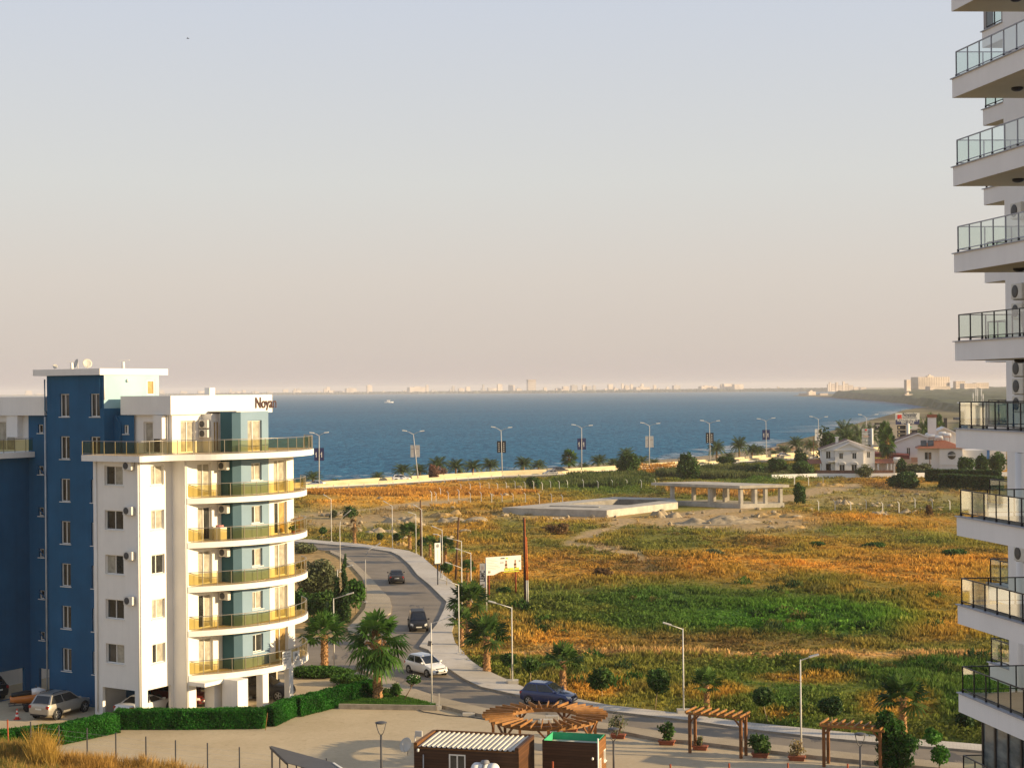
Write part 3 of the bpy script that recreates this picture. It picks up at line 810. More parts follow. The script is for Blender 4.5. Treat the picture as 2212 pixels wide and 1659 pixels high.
# ---- the open field: grass and low scrub in uncountable clumps
def sample_field():
    out = []
    for (y0, y1, dens) in ((92, 130, 5.0), (130, 170, 3.4), (170, 230, 2.0), (230, 300, 1.15), (300, 480, .6)):
        x0, x1 = -70, min(200, 40+y1*.36)
        n = int((x1-x0)*(y1-y0)*dens*GRASS)
        out.append(np.c_[x0+(x1-x0)*RNG.random(n), y0+(y1-y0)*RNG.random(n)])
    Q = np.concatenate(out); m = inside(Q[:,0], Q[:,1], fieldpoly) & (pdist(Q[:,0], Q[:,1], outer) > .25)
    return Q[m]
Q = sample_field()
px, py = project(Q[:,0], Q[:,1]); ok = (px > 560) & (px < 2260) & (py < 1640)
Q = Q[ok]; px, py = px[ok], py[ok]
C, t = zone_colour(Q[:,0], Q[:,1])
keep = RNG.random(len(Q)) > np.clip(t*1.25, 0, .97)
for bx in ((1085,1700,1030,1108),):                        # nothing grows under the concrete decks
    keep &= ~inside(px, py, [(1083,1110),(1310,1122),(1470,1107),(1682,1107),(1702,1085),(1480,1076),(1325,1080),(1083,1096)])
Q, px, py, C = Q[keep], px[keep], py[keep], C[keep]
dens = fbm(Q[:,0], Q[:,1], 5, 3, 31)
d2 = Q[:,1]/150
hh = .14+.62*np.clip(dens*2.2-.75, 0, 1)
near_path = pdist(Q[:,0], Q[:,1], outer); hh *= np.clip(.45+near_path/9, .45, 1)
green = C[:,1] > C[:,0]*1.05
hh = np.where(green, hh*1.15, hh)
z = ground_z(Q[:,0], Q[:,1])
P = np.c_[Q, z-.03]
zc = C*np.where(green, 1.1, 1.0)[:, None]
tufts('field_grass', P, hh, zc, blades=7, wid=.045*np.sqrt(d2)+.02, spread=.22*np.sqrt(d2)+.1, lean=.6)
# low scrub cushions among the grass
gq = C[:,1] > C[:,0]*1.02
sel = RNG.random(len(Q)) < np.where(gq, .34, .13)*np.clip(fbm(Q[:,0], Q[:,1], 9, 3, 41)*4-1.5, 0, 1)*1.6
q = P[sel]; cb = C[sel]
n = len(q); k = 34; s = (.30+.85*RNG.random(n)**1.5)*np.clip(.6+Q[sel][:,1]/400, .7, 1.3); gs = gq[sel]; rep = lambda a: np.repeat(a, k, 0)
d = unit(n*k); d[:, 2] = np.abs(d[:, 2]); Pk = rep(q) + d*rep(np.c_[s*1.15, s*1.15, s*np.where(gs, .85, .42)])*(RNG.random((n*k, 1))**.3)
nr = unit(n*k); tt = np.cross(nr, unit(n*k)); tt /= np.linalg.norm(tt, axis=1, keepdims=True); bt = np.cross(nr, tt); sz = rep(s)[:, None]*.16*(.6+.8*RNG.random((n*k, 1)))
V = np.stack([Pk-tt*sz, Pk-bt*sz*.6, Pk+tt*sz, Pk+bt*sz*.6], 1).reshape(-1, 3)
pal = np.array([(.06,.075,.03), (.11,.06,.03), (.045,.07,.02), (.13,.11,.04), (.16,.085,.03)])[RNG.integers(0, 5, n)]
o = npmesh('field_scrub', V, np.arange(4*n*k).reshape(-1, 4), M['grassm'], None, np.repeat(rep(np.where(gs[:,None], cb*(.75+.6*RNG.random((n,1))), pal*.7+cb*.45))*(.7+.6*RNG.random((n*k, 1))), 4, 0)); o['kind'] = 'stuff'

# tall weed thickets standing out of the grass
nb_ = 9000; qx = np.c_[RNG.uniform(-5, 95, nb_), RNG.uniform(98, 215, nb_)]
bx_, by_ = project(qx[:,0], qx[:,1]); mk = inside(qx[:,0], qx[:,1], fieldpoly) & (pdist(qx[:,0], qx[:,1], outer) > 2.2) & (bx_ < 2230)
gz = np.clip((by_-1418)/10, 0, 1)*.75 + np.clip(1.25-np.hypot((bx_-1560)/450, (by_-1325)/62), 0, 1)
mk &= RNG.random(nb_) < np.clip(fbm(qx[:,0], qx[:,1]*.6, 13, 4, 61)*5-2.3, 0, 1)*np.clip(gz, 0, 1)*.62
q = qx[mk]; n = len(q); k = 95; s = RNG.uniform(.45, 1.25, n)
d = unit(n*k); d[:, 2] = np.abs(d[:, 2]); base_ = np.c_[q, ground_z(q[:,0], q[:,1])]
Pk = np.repeat(base_, k, 0) + d*np.repeat(np.c_[s, s, s*.72], k, 0)*(RNG.random((n*k, 1))**.35)
nr = unit(n*k)*np.array([1, 1, .5]); nr /= np.linalg.norm(nr, axis=1, keepdims=True); tt = np.cross(nr, unit(n*k)*.5+np.array([[0,0,1]])); tt /= np.linalg.norm(tt, axis=1, keepdims=True); bt = np.cross(nr, tt); sz = np.repeat(s, k)[:, None]*.13*(.6+.8*RNG.random((n*k, 1)))
V = np.stack([Pk-bt*sz*1.5, Pk-tt*sz*.5, Pk+bt*sz*1.5, Pk+tt*sz*.5], 1).reshape(-1, 3)
pal = np.array([(.022,.055,.010), (.035,.085,.014), (.055,.115,.018), (.085,.11,.022), (.13,.12,.03), (.03,.06,.02)])[RNG.integers(0, 6, n)]
o = npmesh('weed_thickets', V, np.arange(4*n*k).reshape(-1, 4), M['grassm'], None, np.repeat(np.repeat(pal*1.3, k, 0)*(.65+.7*RNG.random((n*k, 1))), 4, 0)); o['kind'] = 'stuff'
print('thickets', n)
# tall reeds and rank green growth before the coast wall
def patch(name, cx, cy, rx, ry, n, h, cols, wid, spread=.5, blades=9, lean=.3):
    a = RNG.random(n)*6.283; r = np.sqrt(RNG.random(n)); x, y = cx+rx*r*np.cos(a), cy+ry*r*np.sin(a)
    W_ = np.array([tuple(gp(a_, b_)[:2]) for a_, b_ in zip(x, y)]); z = ground_z(W_[:,0], W_[:,1])
    cols = np.array(cols); c = cols[0]+(cols[1]-cols[0])*np.clip(RNG.random((n, 1))*.6+fbm(W_[:,0], W_[:,1], 8, 3, 13)[:,None]*1.2-.35, 0, 1)
    hh = h*(.3+1.1*fbm(W_[:,0], W_[:,1], 9, 3, 12))
    return tufts(name, np.c_[W_, z-.03], hh, c, blades, wid, spread, lean)
patch('reeds', 1310, 1038, 105, 15, 1300, 1.6, [(.035,.075,.015), (.14,.16,.05)], .10, .9)
patch('reeds', 1560, 1025, 140, 9, 1700, 1.8, [(.04,.075,.02), (.15,.16,.06)], .10, 1.0)
patch('tall_dry_grass', 900, 1064, 260, 7, 1300, .8, [(.42,.19,.03), (.62,.32,.07)], .1, .8)
patch('tall_dry_grass', 1420, 1010, 60, 12, 400, 1.4, [(.42,.19,.03), (.55,.27,.06)], .1, .8)
patch('tall_dry_grass', 1560, 1060, 120, 12, 420, 1.3, [(.42,.22,.05), (.55,.29,.08)], .1, .8)
# foreground weeds by the wire fence
def fgpatch(name, lst, n, h, cols, wid=.02):
    pts = np.array([tuple(gp(*p)[:2]) for p in lst]); lo, hi = pts.min(0), pts.max(0)
    q = lo+(hi-lo)*RNG.random((n*3, 2)); q = q[inside(q[:,0], q[:,1], [tuple(p) for p in pts])][:n]
    cols = np.array(cols); f = np.clip(fbm(q[:,0], q[:,1], 2.2, 3, 17)*2-.5, 0, 1)[:, None]
    hh = h*(.45+.9*fbm(q[:,0], q[:,1], 1.6, 3, 18))
    tufts(name, np.c_[q, np.zeros(len(q))-.02], hh, cols[0]+(cols[1]-cols[0])*f, 14, wid, .16, .5)
fgpatch('weeds', [(-60,1630),(60,1642),(170,1660),(300,1668),(430,1690),(480,1790),(-80,1790)], 4800, 1.2, [(.40,.22,.05), (.48,.30,.09)])
fgpatch('green_weeds', [(-60,1625),(40,1636),(110,1660),(150,1760),(-80,1760)], 1800, 1.15, [(.12,.15,.03), (.20,.21,.05)])
fgpatch('weeds', [(70,1650),(110,1650),(120,1690),(70,1690)], 180, 2.1, [(.42,.26,.05), (.5,.33,.08)])
# grass on the little plot by the tall palm
pl = np.array(plot); q = pl.min(0)+(pl.max(0)-pl.min(0))*RNG.random((9000, 2)); q = q[inside(q[:,0], q[:,1], plot)]
tufts('plot_grass', np.c_[q, np.full(len(q), .09)], np.full(len(q), .2), np.array([.05,.13,.015])+RNG.random((len(q), 1))*np.array([.04,.07,.015]), 6, .02, .12)

# ---- hedges round the car park
hg = 'clipped hedges round the car park'
hedge('hedge', 'clipped green hedge slanting past the silver car, before the blue wall', [gp(-40,1625), gp(125,1606), gp(247,1580)], 1.1, 1.15, HEDGE, 900, .06, group=hg)
hedge('hedge', 'straight clipped hedge in front of the white block, dark on its near side', [gp(252,1572), gp(415,1572), gp(573,1570)], 1.0, 1.18, HEDGE, 900, .06, group=hg)
hedge('hedge', 'short slanting hedge piece between the gap and the corner cane', [gp(580,1568), gp(627,1546)], .95, 1.15, HEDGE, 900, .06, group=hg)
hedge('hedge', 'longest slanting hedge, running from the gap up to the tall palm', [gp(640,1546), gp(720,1526), gp(806,1505)], .95, 1.2, HEDGE, 900, .06, group=hg)
bush('juniper_bed', 'low spreading dark green shrub bed at the foot of the left palm', gp(690,1462), (3.2,1.6,.55), LUSH, 6000, .12, cat='shrub')
bush('juniper_bed', 'narrow low green shrub bed running toward the hedge end', gp(745,1478), (1.6,1.1,.55), LUSH, 3000, .12, cat='shrub')

# ---- palms near the road
def ppx(x, y, z=0): return gp(x, y, z)
pk = 'fan palms near the road'
p = fan_palm('fan_palm', 4.35, 2.25, 3, 34, True, LUSH, droop=1.5, elmin=-58, r0=.30, r1=.28); p.location = gp(816,1514)
tag(p, 'tall drooping fan palm with brown hanging fronds beside the hedge end', None, pk)
p = fan_palm('fan_palm', 2.9, 2.05, 5, 24, False, LUSH, droop=.8, elmin=-12, r0=.26, r1=.24); p.location = gp(701,1452)
tag(p, 'spiky fan palm with orange trunk beside the curved white balconies', None, pk)
young = Proto(fan_palm('fan_palm', 2.5, 1.75, 9, 22, False, GREEN, droop=.8, elmin=-14, r0=.22, r1=.19))
young2 = Proto(fan_palm('fan_palm', 2.2, 1.5, 14, 17, False, GREEN, droop=.7, elmin=-5, r0=.2, r1=.16))
for x, y, sc, pr, lb in (
    (1052,1452,1.12,young,'sturdy fan palm with flaky trunk by the pavement, nearest the white car'),
    (1216,1497,1.05,young2,'fan palm with narrow split fronds standing behind the dark blue car'),
    (1527,1538,.85,young2,'small ragged fan palm behind the first straight pergola'),
    (1951,1594,1.0,young,'fan palm behind the climbing plant near the tower'),
    (1013,1370,1.2,young,'big bushy fan palm at the narrowest part of the far pavement'),
    (997,1395,.95,young2,'fan palm half hidden below the big bushy palm by the pavement'),
    (885,1187,.95,young,'far fan palm beside the bend of the road'),
    (929,1203,.8,young2,'far fan palm just left of the white banner'),
    (962,1216,.85,young,'far fan palm just right of the white banner'),
    (1010,1262,.8,young2,'short fan palm left of the vertical lettered sign')):
    pr.put(gp(x, y), random.uniform(0, 6.28), lb, pk, sc)
dp_ = thing('dead_palm', 'dead palm trunk with brown broken head by the far pavement', 'palm tree', gp(772-6,1175), 0)
b = rough_trunk(3.0, .2, .17, 9, .2, seed=4); b.M = Matrix.Identity(4)
t_ = b.build('trunk', M['palmbark'], None); t_.parent = dp_
V, Fc, Cc = fan_crown(9, 1.1, BRN, 8, 3.0, 1.6, -70); t2 = npmesh('dead_fronds', V, Fc, M['leaf'], None, Cc); t2.parent = dp_

# ---- young round street trees
rg = 'young round-headed street trees'
for i, (x, yb, yt, yc, wpx, cols, lean, lb) in enumerate((
    (1103,1470,1408,1444,40,GREEN,(-.1,0),'round dark street tree just left of the small twin tree'),
    (1147,1482,1418,1450,40,GREEN,(0,0),'round street tree with dark crown right of its twin, by the lamp base'),
    (1301,1512,1434,1478,74,GREEN,(-.1,0),'large dark round street tree right of the blue car'),
    (1415,1530,1442,1495,66,GREEN,(.25,0),'dark round street tree left of the tall single-arm lamp'),
    (1660,1562,1480,1532,56,DARK,(-.35,0),'leaning young street tree with thin pale stem behind the pergolas'),
    (1797,1572,1500,1550,60,DARK,(0,0),'small dark street tree standing behind the right straight pergola'),
    (2083,1575,1535,1570,50,DARK,(0,0),'dark street tree partly hidden by the tower glazing'),
    (821,1180,1150,1174,18,DARK,(0,0),'tiny round tree by the far bend of the pavement'),
    (857,1184,1152,1176,20,DARK,(0,0),'tiny dark round tree right of the far bend lamp'),
    (912,1197,1160,1182,24,DARK,(0,0),'dark small tree between the two far fan palms'),
    (965,1266,1212,1240,34,GREEN,(0,0),'leafy small tree at the foot of the white banner post'),
    (697,1168,1138,1152,20,GREEN,(0,0),'pale green sapling at the far left end of the pavement'))):
    g = gp(x, yb); s = ppm(g.y); R = wpx/2/s; hc = (yb-(yt+.42*wpx))/s
    ball_tree('street_tree', lb, g, hc, (R, R, R*.85), max(.5, hc-R*.45), cols, 2600 if wpx > 40 else 900, .13 if wpx > 40 else .2, lean, rg, seed=i)

# ---- clump left of the road: olive, cypress, fig, prickly pear
def gpx(x, y): return gp(x, y)
bush('olive_tree', 'grey green olive tree behind the balconies, left of the cypress', gp(690,1290), (3.1,2.4,2.7), OLIVE, 5200, .2, cat='tree', k=14)
bush('dark_shrub', 'dark leafy shrub between olive and cypress left of the road', gp(700,1338), (2.9,1.8,1.9), GREEN, 3600, .18, k=12)
bush('dark_shrub', 'lighter leafy shrub nearest the curved balcony left of the road', gp(655,1330), (1.7,1.5,1.6), LUSH, 1700, .16, k=10)
cyp = thing('cypress', 'tall narrow dark cypress beside the bending road', 'tree', gp(745,1345))
g = gp(745,1345); s = ppm(g.y)
bl = [(np.array([g.x+.1*math.sin(i), g.y, .3+i*.42]), np.array([.62-.035*i if i > 4 else .55, .6-.03*i, .42])) for i in range(15)]
bl += [(np.array([g.x-.75, g.y+.2, .4+i*.4]), np.array([.5-.03*i, .5, .4])) for i in range(10)]
V, Fc, C = leaf_cloud(7000, bl, .12, DARK, .5); npmesh('crown', V, Fc, M['leaf'], cyp, C)
b = MB(); b.tube((g.x, g.y, -.05), (g.x, g.y, 2), .12, .08); b.build('trunk', M['bark'], cyp)
ball_tree('fig_tree', 'broad leaved green fig tree on the right of the cypress', gp(768,1325), 2.0, (1.25,1.2,1.8), 1.3, LUSH, 1500, .26, cat='tree')
pp = thing('prickly_pear', 'prickly pear cactus at the foot of the cypress', 'cactus', gp(722,1342))
b = MB(); g = gp(722,1342); r_ = random.Random(3)
for i in range(24):
    a = r_.uniform(0, 6.28); c = Vector((g.x+r_.uniform(-.9,.9), g.y+r_.uniform(-.4,.4), r_.uniform(.3,1.9)))
    Mx = Matrix.Translation(c) @ Matrix.Rotation(a, 4, 'Z') @ Matrix.Rotation(r_.uniform(-.5,.5), 4, 'X') @ Matrix.Diagonal((1, .18, 1.5, 1))
    b.lathe([(.02,-.2), (.14,-.12), (.19,0), (.14,.12), (.02,.2)], 8, Mx)
b.path([(g.x, g.y, 0), (g.x-.3, g.y, .8), (g.x+.2, g.y, 1.5)], [.1,.09,.05], 6)
b.build('pads', pbr('cactus_skin', (.10,.17,.08), .6, .2, 4), pp)
bush('dark_shrub', 'low green shrub at the far side of the bend, under the white lamp', gp(655,1195), (2.4,2.2,1.0), OLIVE, 1400, .2)

# oleanders on the little plot
for x, y, yt, w_, nm, lb, cols, n in ((857,1509,1476,17,'oleander','leafy oleander shrub on the little grass plot', LUSH, 500), (835,1500,1487,12,'oleander','lowest leafy shrub beside the tall palm trunk', GREEN, 300)):
    g = gp(x, y, .1); s = ppm(g.y); bush(nm, lb, g, (w_/s, w_/s, (y-yt)/s*.75), cols, n, .14, cat='shrub', shell=.8)
g = gp(870,1515,.1); fr = thing('frangipani', 'small leaning flowering tree on the grass plot corner', 'tree', g)
b = MB(); b.path([g, g+Vector((.35,0,.55)), g+Vector((.75,0,1.25))], [.05,.04,.03], 6)
for a in (0, 1.5, 3, 4.4): b.path([g+Vector((.6,0,1.0)), g+Vector((.75+.35*math.cos(a), .35*math.sin(a), 1.6))], [.03,.015], 5)
b.build('trunk', M['bark'], fr)
c = np.array(g)+np.array([.78,0,1.55]); V, Fc, C = leaf_cloud(420, [(c, np.array([.55,.5,.32]))], .12, LUSH); npmesh('crown', V, Fc, M['leaf'], fr, C)
V, Fc, C = leaf_cloud(60, [(c+np.array([0,0,.1]), np.array([.5,.45,.3]))], .06, [(.7,.68,.6), (.75,.7,.6)], .1); npmesh('flowers', V, Fc, M['leaf'], fr, C)
# ------------------------------------------------------------------ the white and blue apartment building on the left
AL = rad(32)
U = Vector((math.cos(AL), -math.sin(AL), 0)); Vv = Vector((math.sin(AL), math.cos(AL), 0))
A0 = Vector((-25.02, 105.6, 0))
FR3 = Matrix((( U.x, Vv.x, 0, A0.x), (U.y, Vv.y, 0, A0.y), (0, 0, 1, 0), (0, 0, 0, 1)))   # local (u, v, z) -> world
bld = thing('apartment_building', 'white and blue apartment building with curved amber glass balconies, left of the road', 'building', A0)

def facade(b, P, d, Ln, z0, z1, holes=(), dep=.2, mi=0, nin=None):
    """wall from P along d (2-D, local) with rectangular openings (s0, s1, za, zb); nin points indoors"""
    P = Vector((P[0], P[1], 0)); d = Vector((d[0], d[1], 0)).normalized(); ni = Vector((nin[0], nin[1], 0)).normalized()
    ss = sorted({0, Ln, *[h[0] for h in holes], *[h[1] for h in holes]}); zs = sorted({z0, z1, *[h[2] for h in holes], *[h[3] for h in holes]})
    pt = lambda s, z, k=0: P + d*s + ni*k + Vector((0, 0, z))
    for a, c in zip(ss, ss[1:]):
        for e, g_ in zip(zs, zs[1:]):
            if any(h[0] <= a+1e-6 and c <= h[1]+1e-6 and h[2] <= e+1e-6 and g_ <= h[3]+1e-6 for h in holes): continue
            b.face([pt(a, e), pt(c, e), pt(c, g_), pt(a, g_)], mi)
    for h in holes:
        q = [(h[0], h[2]), (h[1], h[2]), (h[1], h[3]), (h[0], h[3])]
        for i in range(4):
            (s0, za), (s1, zb) = q[i], q[(i+1) % 4]
            b.face([pt(s0, za), pt(s1, zb), pt(s1, zb, dep), pt(s0, za, dep)], mi)

def window(parent, P, d, nin, h, name='window', split=.5, curt=(0, 1), dep=.2, sill=True, fw=.055, M4=None, cm='curtain'):
    """frame (the window itself) > pane, sill; curt picks dark (0) or curtained (1) for each leaf"""
    P = Vector((P[0], P[1], 0)); d = Vector((d[0], d[1], 0)).normalized(); ni = Vector((nin[0], nin[1], 0)).normalized()
    s0, s1, za, zb = h; M4 = M4 or FR3; w_ = s1-s0
    pt = lambda s, z, k: P + d*s + ni*k + Vector((0, 0, z))
    f = MB(M4); k0 = dep-.06
    mid = s0+w_*split
    for a, c in ((s0+fw/2+.004, 0), (s1-fw/2-.004, 0), (mid, 0)):
        f.beam(pt(a, za+.004, k0), pt(a, zb-.004, k0), fw, .07, 0, ni)
    for z in (za+fw/2+.006, zb-fw/2-.006):
        f.beam(pt(s0+fw, z, k0+.003), pt(s1-fw, z, k0+.003), .066, fw, 0)
    fo = f.build(name, M['upvc'], parent)
    p = MB(M4)
    for i, (a, c) in enumerate(((s0, mid), (mid, s1))):
        q = dep-.03-.015*i
        p.face([pt(a, za, q), pt(c, za, q), pt(c, zb, q), pt(a, zb, q)], curt[i])
    # room side closed so that no light passes through the shell
    p.face([pt(s0-.02, za-.02, dep+.02), pt(s1+.02, za-.02, dep+.02), pt(s1+.02, zb+.02, dep+.02), pt(s0-.02, zb+.02, dep+.02)], 0)
    p.build('pane', [M['pane'], M[cm]], fo)
    if sill:
        s = MB(M4); s.beam(pt(s0-.08, za-.03, .02), pt(s1+.08, za-.03, .02), .16, .05); s.build('sill', M['upvc'], fo)
    return fo

def aircon(parent, c, nout, M4=None, w=.82, hh=.56, dp_=.3):
    """casing > fan; c = centre of its back on the wall, nout = outward"""
    M4 = M4 or FR3; n = Vector((nout[0], nout[1], 0)).normalized(); t = Vector((-n.y, n.x, 0)); c = Vector(c)
    b = MB(M4); b.beam(c - t*w/2 + n*(.08+dp_/2), c + t*w/2 + n*(.08+dp_/2), dp_, hh)
    for k in (-.3, .3): b.beam(c+t*k*w-Vector((0,0,hh/2+.02)), c+t*k*w-Vector((0,0,hh/2+.02))+n*(dp_+.08), .04)
    o = b.build('air_conditioner', M['acwhite'], parent, bevel=.02)
    q = c + n*(dp_+.084) - t*w*.12
    f = MB(M4); R = Matrix((( t.x, 0, n.x, q.x), (t.y, 0, n.y, q.y), (0, 1, 0, q.z), (0, 0, 0, 1)))
    f.lathe([(.235, 0), (.235, .012), (.20, .016), (.05, .02), (.0, .02)], 16, R); f.build('fan', M['fan'], o)
    return o

FL = [2.75+3.02*k for k in range(7)]         # balcony floor levels; FL[5] = penthouse terrace
Z_T = FL[5]                                   # 17.85
# ---- white walls
b = MB(FR3)
gw = [(-3.35, -1.60, f+.98, f+2.30) for f in FL[:5]]                       # windows of the shaded face
lw = [(1.02, 2.25, f+.98, f+2.30) for f in FL[:5]]                         # windows of the sunlit face
g0 = (-2.95, -.55, 0.0, 2.0)
facade(b, (-4.44, 0), (1, 0), 4.44, 0, Z_T-.42, [(s0+4.44, s1+4.44, a, c) for s0, s1, a, c in gw] + [(4.44+g0[0]-.75, 4.44+g0[1]-.1, 0, 2.05)], nin=(0, 1), dep=.24)
facade(b, (0, 0), (0, 1), 3.0, 0, Z_T-.42, lw + [(.55, 2.75, 0, 2.05)], nin=(-1, 0), dep=.24)
facade(b, (0, 3.0), (1, 0), 1.38, 0, Z_T-.4, nin=(0, 1))
dr = [(1.05, 2.45, f+.02, f+2.32) for f in FL[:5]]                         # balcony doors of the first bay
facade(b, (1.38, 3.0), (0, 1), 3.4, 2.1, Z_T-.4, dr, nin=(-1, 0), dep=.26)
b.box(1.08, 1.38, 3.004, 3.75, 0, 2.1)
dw = [(3.0, 4.72, f+.02, f+2.32) for f in FL[:5]]
dw = [(.55, 1.95, f+.02, f+2.32) for f in FL[:5]]
facade(b, (2.88, 9.74), (0, 1), 2.72, 2.1, Z_T-.4, dw, nin=(-1, 0), dep=.26)
facade(b, (2.88, 12.46), (-1, 0), 14, 2.1, Z_T-.4, nin=(0, -1))
facade(b, (-4.44, 0), (0, 1), 2.9, 0, Z_T-.42, nin=(1, 0))
# penthouse block: shaded face, three sunlit facets
PB, PT = Z_T+.0, 20.55
facade(b, (-4.3, 3.06), (1, 0), 4.3, PB, PT, [(1.60, 3.15, PB+.02, PB+2.2)], nin=(0, 1), dep=.24)
facade(b, (0, 3.06), (0, 1), 2.95, PB, PT, [(.85, 2.30, PB+.02, PB+2.25)], nin=(-1, 0), dep=.26)
facade(b, (0, 6.01), (1, 0), .9, PB, PT, nin=(0, 1))
facade(b, (.9, 6.01), (0, 1), .75, PB, PT, nin=(-1, 0))
b.face([(.9,6.76,PB),(1.38,6.76,PB),(1.38,6.76,PT),(.9,6.76,PT)])
facade(b, (2.3, 9.7), (-1, 0), 9, PB, PT, nin=(0, -1))
# roof fascia of the penthouse
b.prism([(-4.6, 2.75), (.2, 2.75), (.2, 13.3), (-4.6, 13.3)], 20.54, 21.85)
b.box(.2, 2.86, 6.42, 9.72, 20.68, 20.74)
b.box(-.5, -.02, 6.85, 7.4, 21.85, 22.38)
# ground floor piers, back walls of the car port
for u0, u1, v0, v1 in ((1.4, 2.3, 4.55, 5.6), (3.5, 4.1, 7.5, 8.1), (3.75, 4.2, 10.2, 10.65)):
    b.box(u0, u1, v0, v1, 0, 2.36)
b.box(2.75, 4.15, 4.85, 5.9, 0, 2.36)
b.box(-.9, 1.0, 7.2, 9.9, 0, 2.1)
b.box(-8, 2.85, 3.02, 12.4, 2.1, 2.36)
b.build('wall', M['white'], bld)
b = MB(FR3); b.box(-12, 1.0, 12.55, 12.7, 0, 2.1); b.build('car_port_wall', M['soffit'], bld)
# ---- blue stair tower and blue recesses
T = Vector((-5.43, 1.99, 0)); TL = -11.2
tw = [(i, i+.62*1.55, z, z+1.62) for z in [20.42-3.02*k for k in range(7)] for i in (1.33, 4.4)]
b = MB(FR3)
b2 = MB(FR3)
facade(b, (TL, 1.99), (1, 0), T.x-TL, 0, 23.35, [(s0, s1, a, c) for s0, s1, a, c in tw], nin=(0, 1), dep=.22)
facade(b, (T.x, 1.99), (0, 1), 1.0, 0, 21.0, nin=(-1, 0))
facade(b, (TL, 1.99), (0, 1), 1.0, 0, 23.35, nin=(1, 0))
sw = [(z, z+.62) for z in [19.2-3.02*k for k in range(6)]]
facade(b, (-14.2, 2.89), (1, 0), 3.0, 0, 21.0, [(1.0, 1.55, a, c) for a, c in sw] + [(.9, 2.6, 0, 2.05)], nin=(0, 1), dep=.22)
facade(b, (T.x, 2.89), (1, 0), 2.0, 0, 20.5, [(.95, 1.45, 19.2, 19.82)], nin=(0, 1), dep=.22)
facade(b, (-14.2, 2.89), (0, -1), 3.3, 0, Z_T-.42, [(.5, 2.8, 0, 2.1)], nin=(-1, 0), dep=.3)
b.face([(TL, 1.99, 23.3), (T.x, 1.99, 23.3), (T.x, 7.3, 23.3), (TL, 7.3, 23.3)])
facade(b, (TL, 7.34), (1, 0), T.x-TL, 0, 23.3, nin=(0, -1)); facade(b, (TL, 2.99), (0, 1), 4.35, 0, 23.3, nin=(1, 0)); facade(b, (T.x, 2.99), (0, 1), 4.35, 0, 20.99, nin=(-1, 0))
b.build('blue_wall', M['blue'], bld)
b = MB(FR3); dh = [(4.15, 4.95, 21.9, 23.0)]
facade(b, (T.x, 1.99), (0, 1), 5.36, 21.0, 23.35, dh, nin=(-1, 0), dep=.12)
b.build('cyan_wall', M['cyan'], bld)
fo = window(bld, (T.x, 1.99), (0, 1), (-1, 0), dh[0], 'stair_window', .92, (1, 1), .12, False, .09, cm='curtain2')
b = MB(FR3); b.box(TL-.95, T.x+.08, 1.55, 8.2, 23.35, 23.8); b.build('tower_roof', M['white'], bld)
b = MB(FR3); b.lathe([(.001,0),(.12,.02),(.12,.1),(.001,.14)], 10, Matrix.Translation(A0*0+Vector((T.x+.02,4.2,22.95))) @ Matrix.Rotation(math.pi/2, 4, 'Y')); b.build('wall_lamp', M['upvc'], bld)
for h in tw: window(bld, (TL, 1.99), (1, 0), (0, 1), h, curt=(0, 0), dep=.22)
for a, c in sw: window(bld, (-14.2, 2.89), (1, 0), (0, 1), (1.0, 1.55, a, c), curt=(0, 0), dep=.22, split=.75)
window(bld, (T.x, 2.89), (1, 0), (0, 1), (.95, 1.45, 19.2, 19.82), curt=(0, 0), dep=.22, split=.75)
# downpipes
def pipe(pts, m, r=.06):
    b = MB(FR3); b.path(pts, r, 7); b.build('downpipe', m, bld)
pipe([(TL-.10, 1.88, 20.4), (TL-.10, 1.88, .2)], M['pipe'], .065)
pipe([(TL-.12, 1.9, 23.1), (TL-.12, 1.9, 20.9), (TL-.55, 2.78, 20.3), (TL-.55, 2.78, .3)], M['bluepipe'], .05)
pipe([(T.x-.3, 1.92, 23.1), (T.x-.3, 1.92, 21.0)], M['bluepipe'], .05)
pipe([(T.x+.12, 1.93, 23.3), (T.x+.12, 1.93, 21.6)], M['upvc'], .045)
pipe([(T.x+.25, 2.8, 20.5), (T.x+.75, 2.8, 19.9), (T.x+.75, 2.8, 17.5)], M['bluepipe'], .05)
for f in FL[:5]: pipe([(-14.1+.9, 2.8, f+2.0), (-14.1+1.9, 2.8, f+1.2)], M['bluepipe'], .045)
pipe([(-.12, -.07, Z_T-.45), (-.12, -.07, .3)], M['upvc'], .055)
pipe([(-4.1, -.07, Z_T-.45), (-4.1, -.07, .3)], M['upvc'], .05)
pipe([(1.3, 2.93, Z_T-.4), (1.3, 2.93, .3)], M['upvc'], .05)
pipe([(-.35, 2.98, 20.5), (-.35, 2.98, Z_T)], M['upvc'], .045)
# windows of the white faces
for k, (h, h2) in enumerate(zip(gw, lw)):
    window(bld, (0, 0), (1, 0), (0, 1), h, curt=((0, 1), (0, 0), (1, 0), (0, 0), (0, 1))[::-1][k], dep=.24)
    window(bld, (0, 0), (0, 1), (-1, 0), h2, curt=((1, 1), (1, 1), (0, 0), (1, 1), (0, 1))[::-1][k], dep=.24, split=.42)
    if k in (1, 2, 3, 4): aircon(bld, (-.85, -.0, FL[k]+2.35), (0, -1))
for k, f in enumerate(FL[:5]):
    window(bld, (1.38, 3.0), (0, 1), (-1, 0), dr[k], 'balcony_door', .5, ((1, 1), (0, 1), (1, 1), (1, 0), (1, 1))[k], .26, False, .07)
    window(bld, (2.88, 9.74), (0, 1), (-1, 0), dw[k], 'balcony_door', .45, ((1, 1), (1, 1), (1, 1), (0, 1), (1, 1))[k], .26, False, .07, cm=('curtain2', 'curtain', 'curtain', 'curtain2', 'curtain')[k])
    if k > 0: aircon(bld, (1.85, 6.4, f+2.1), (0, -1))
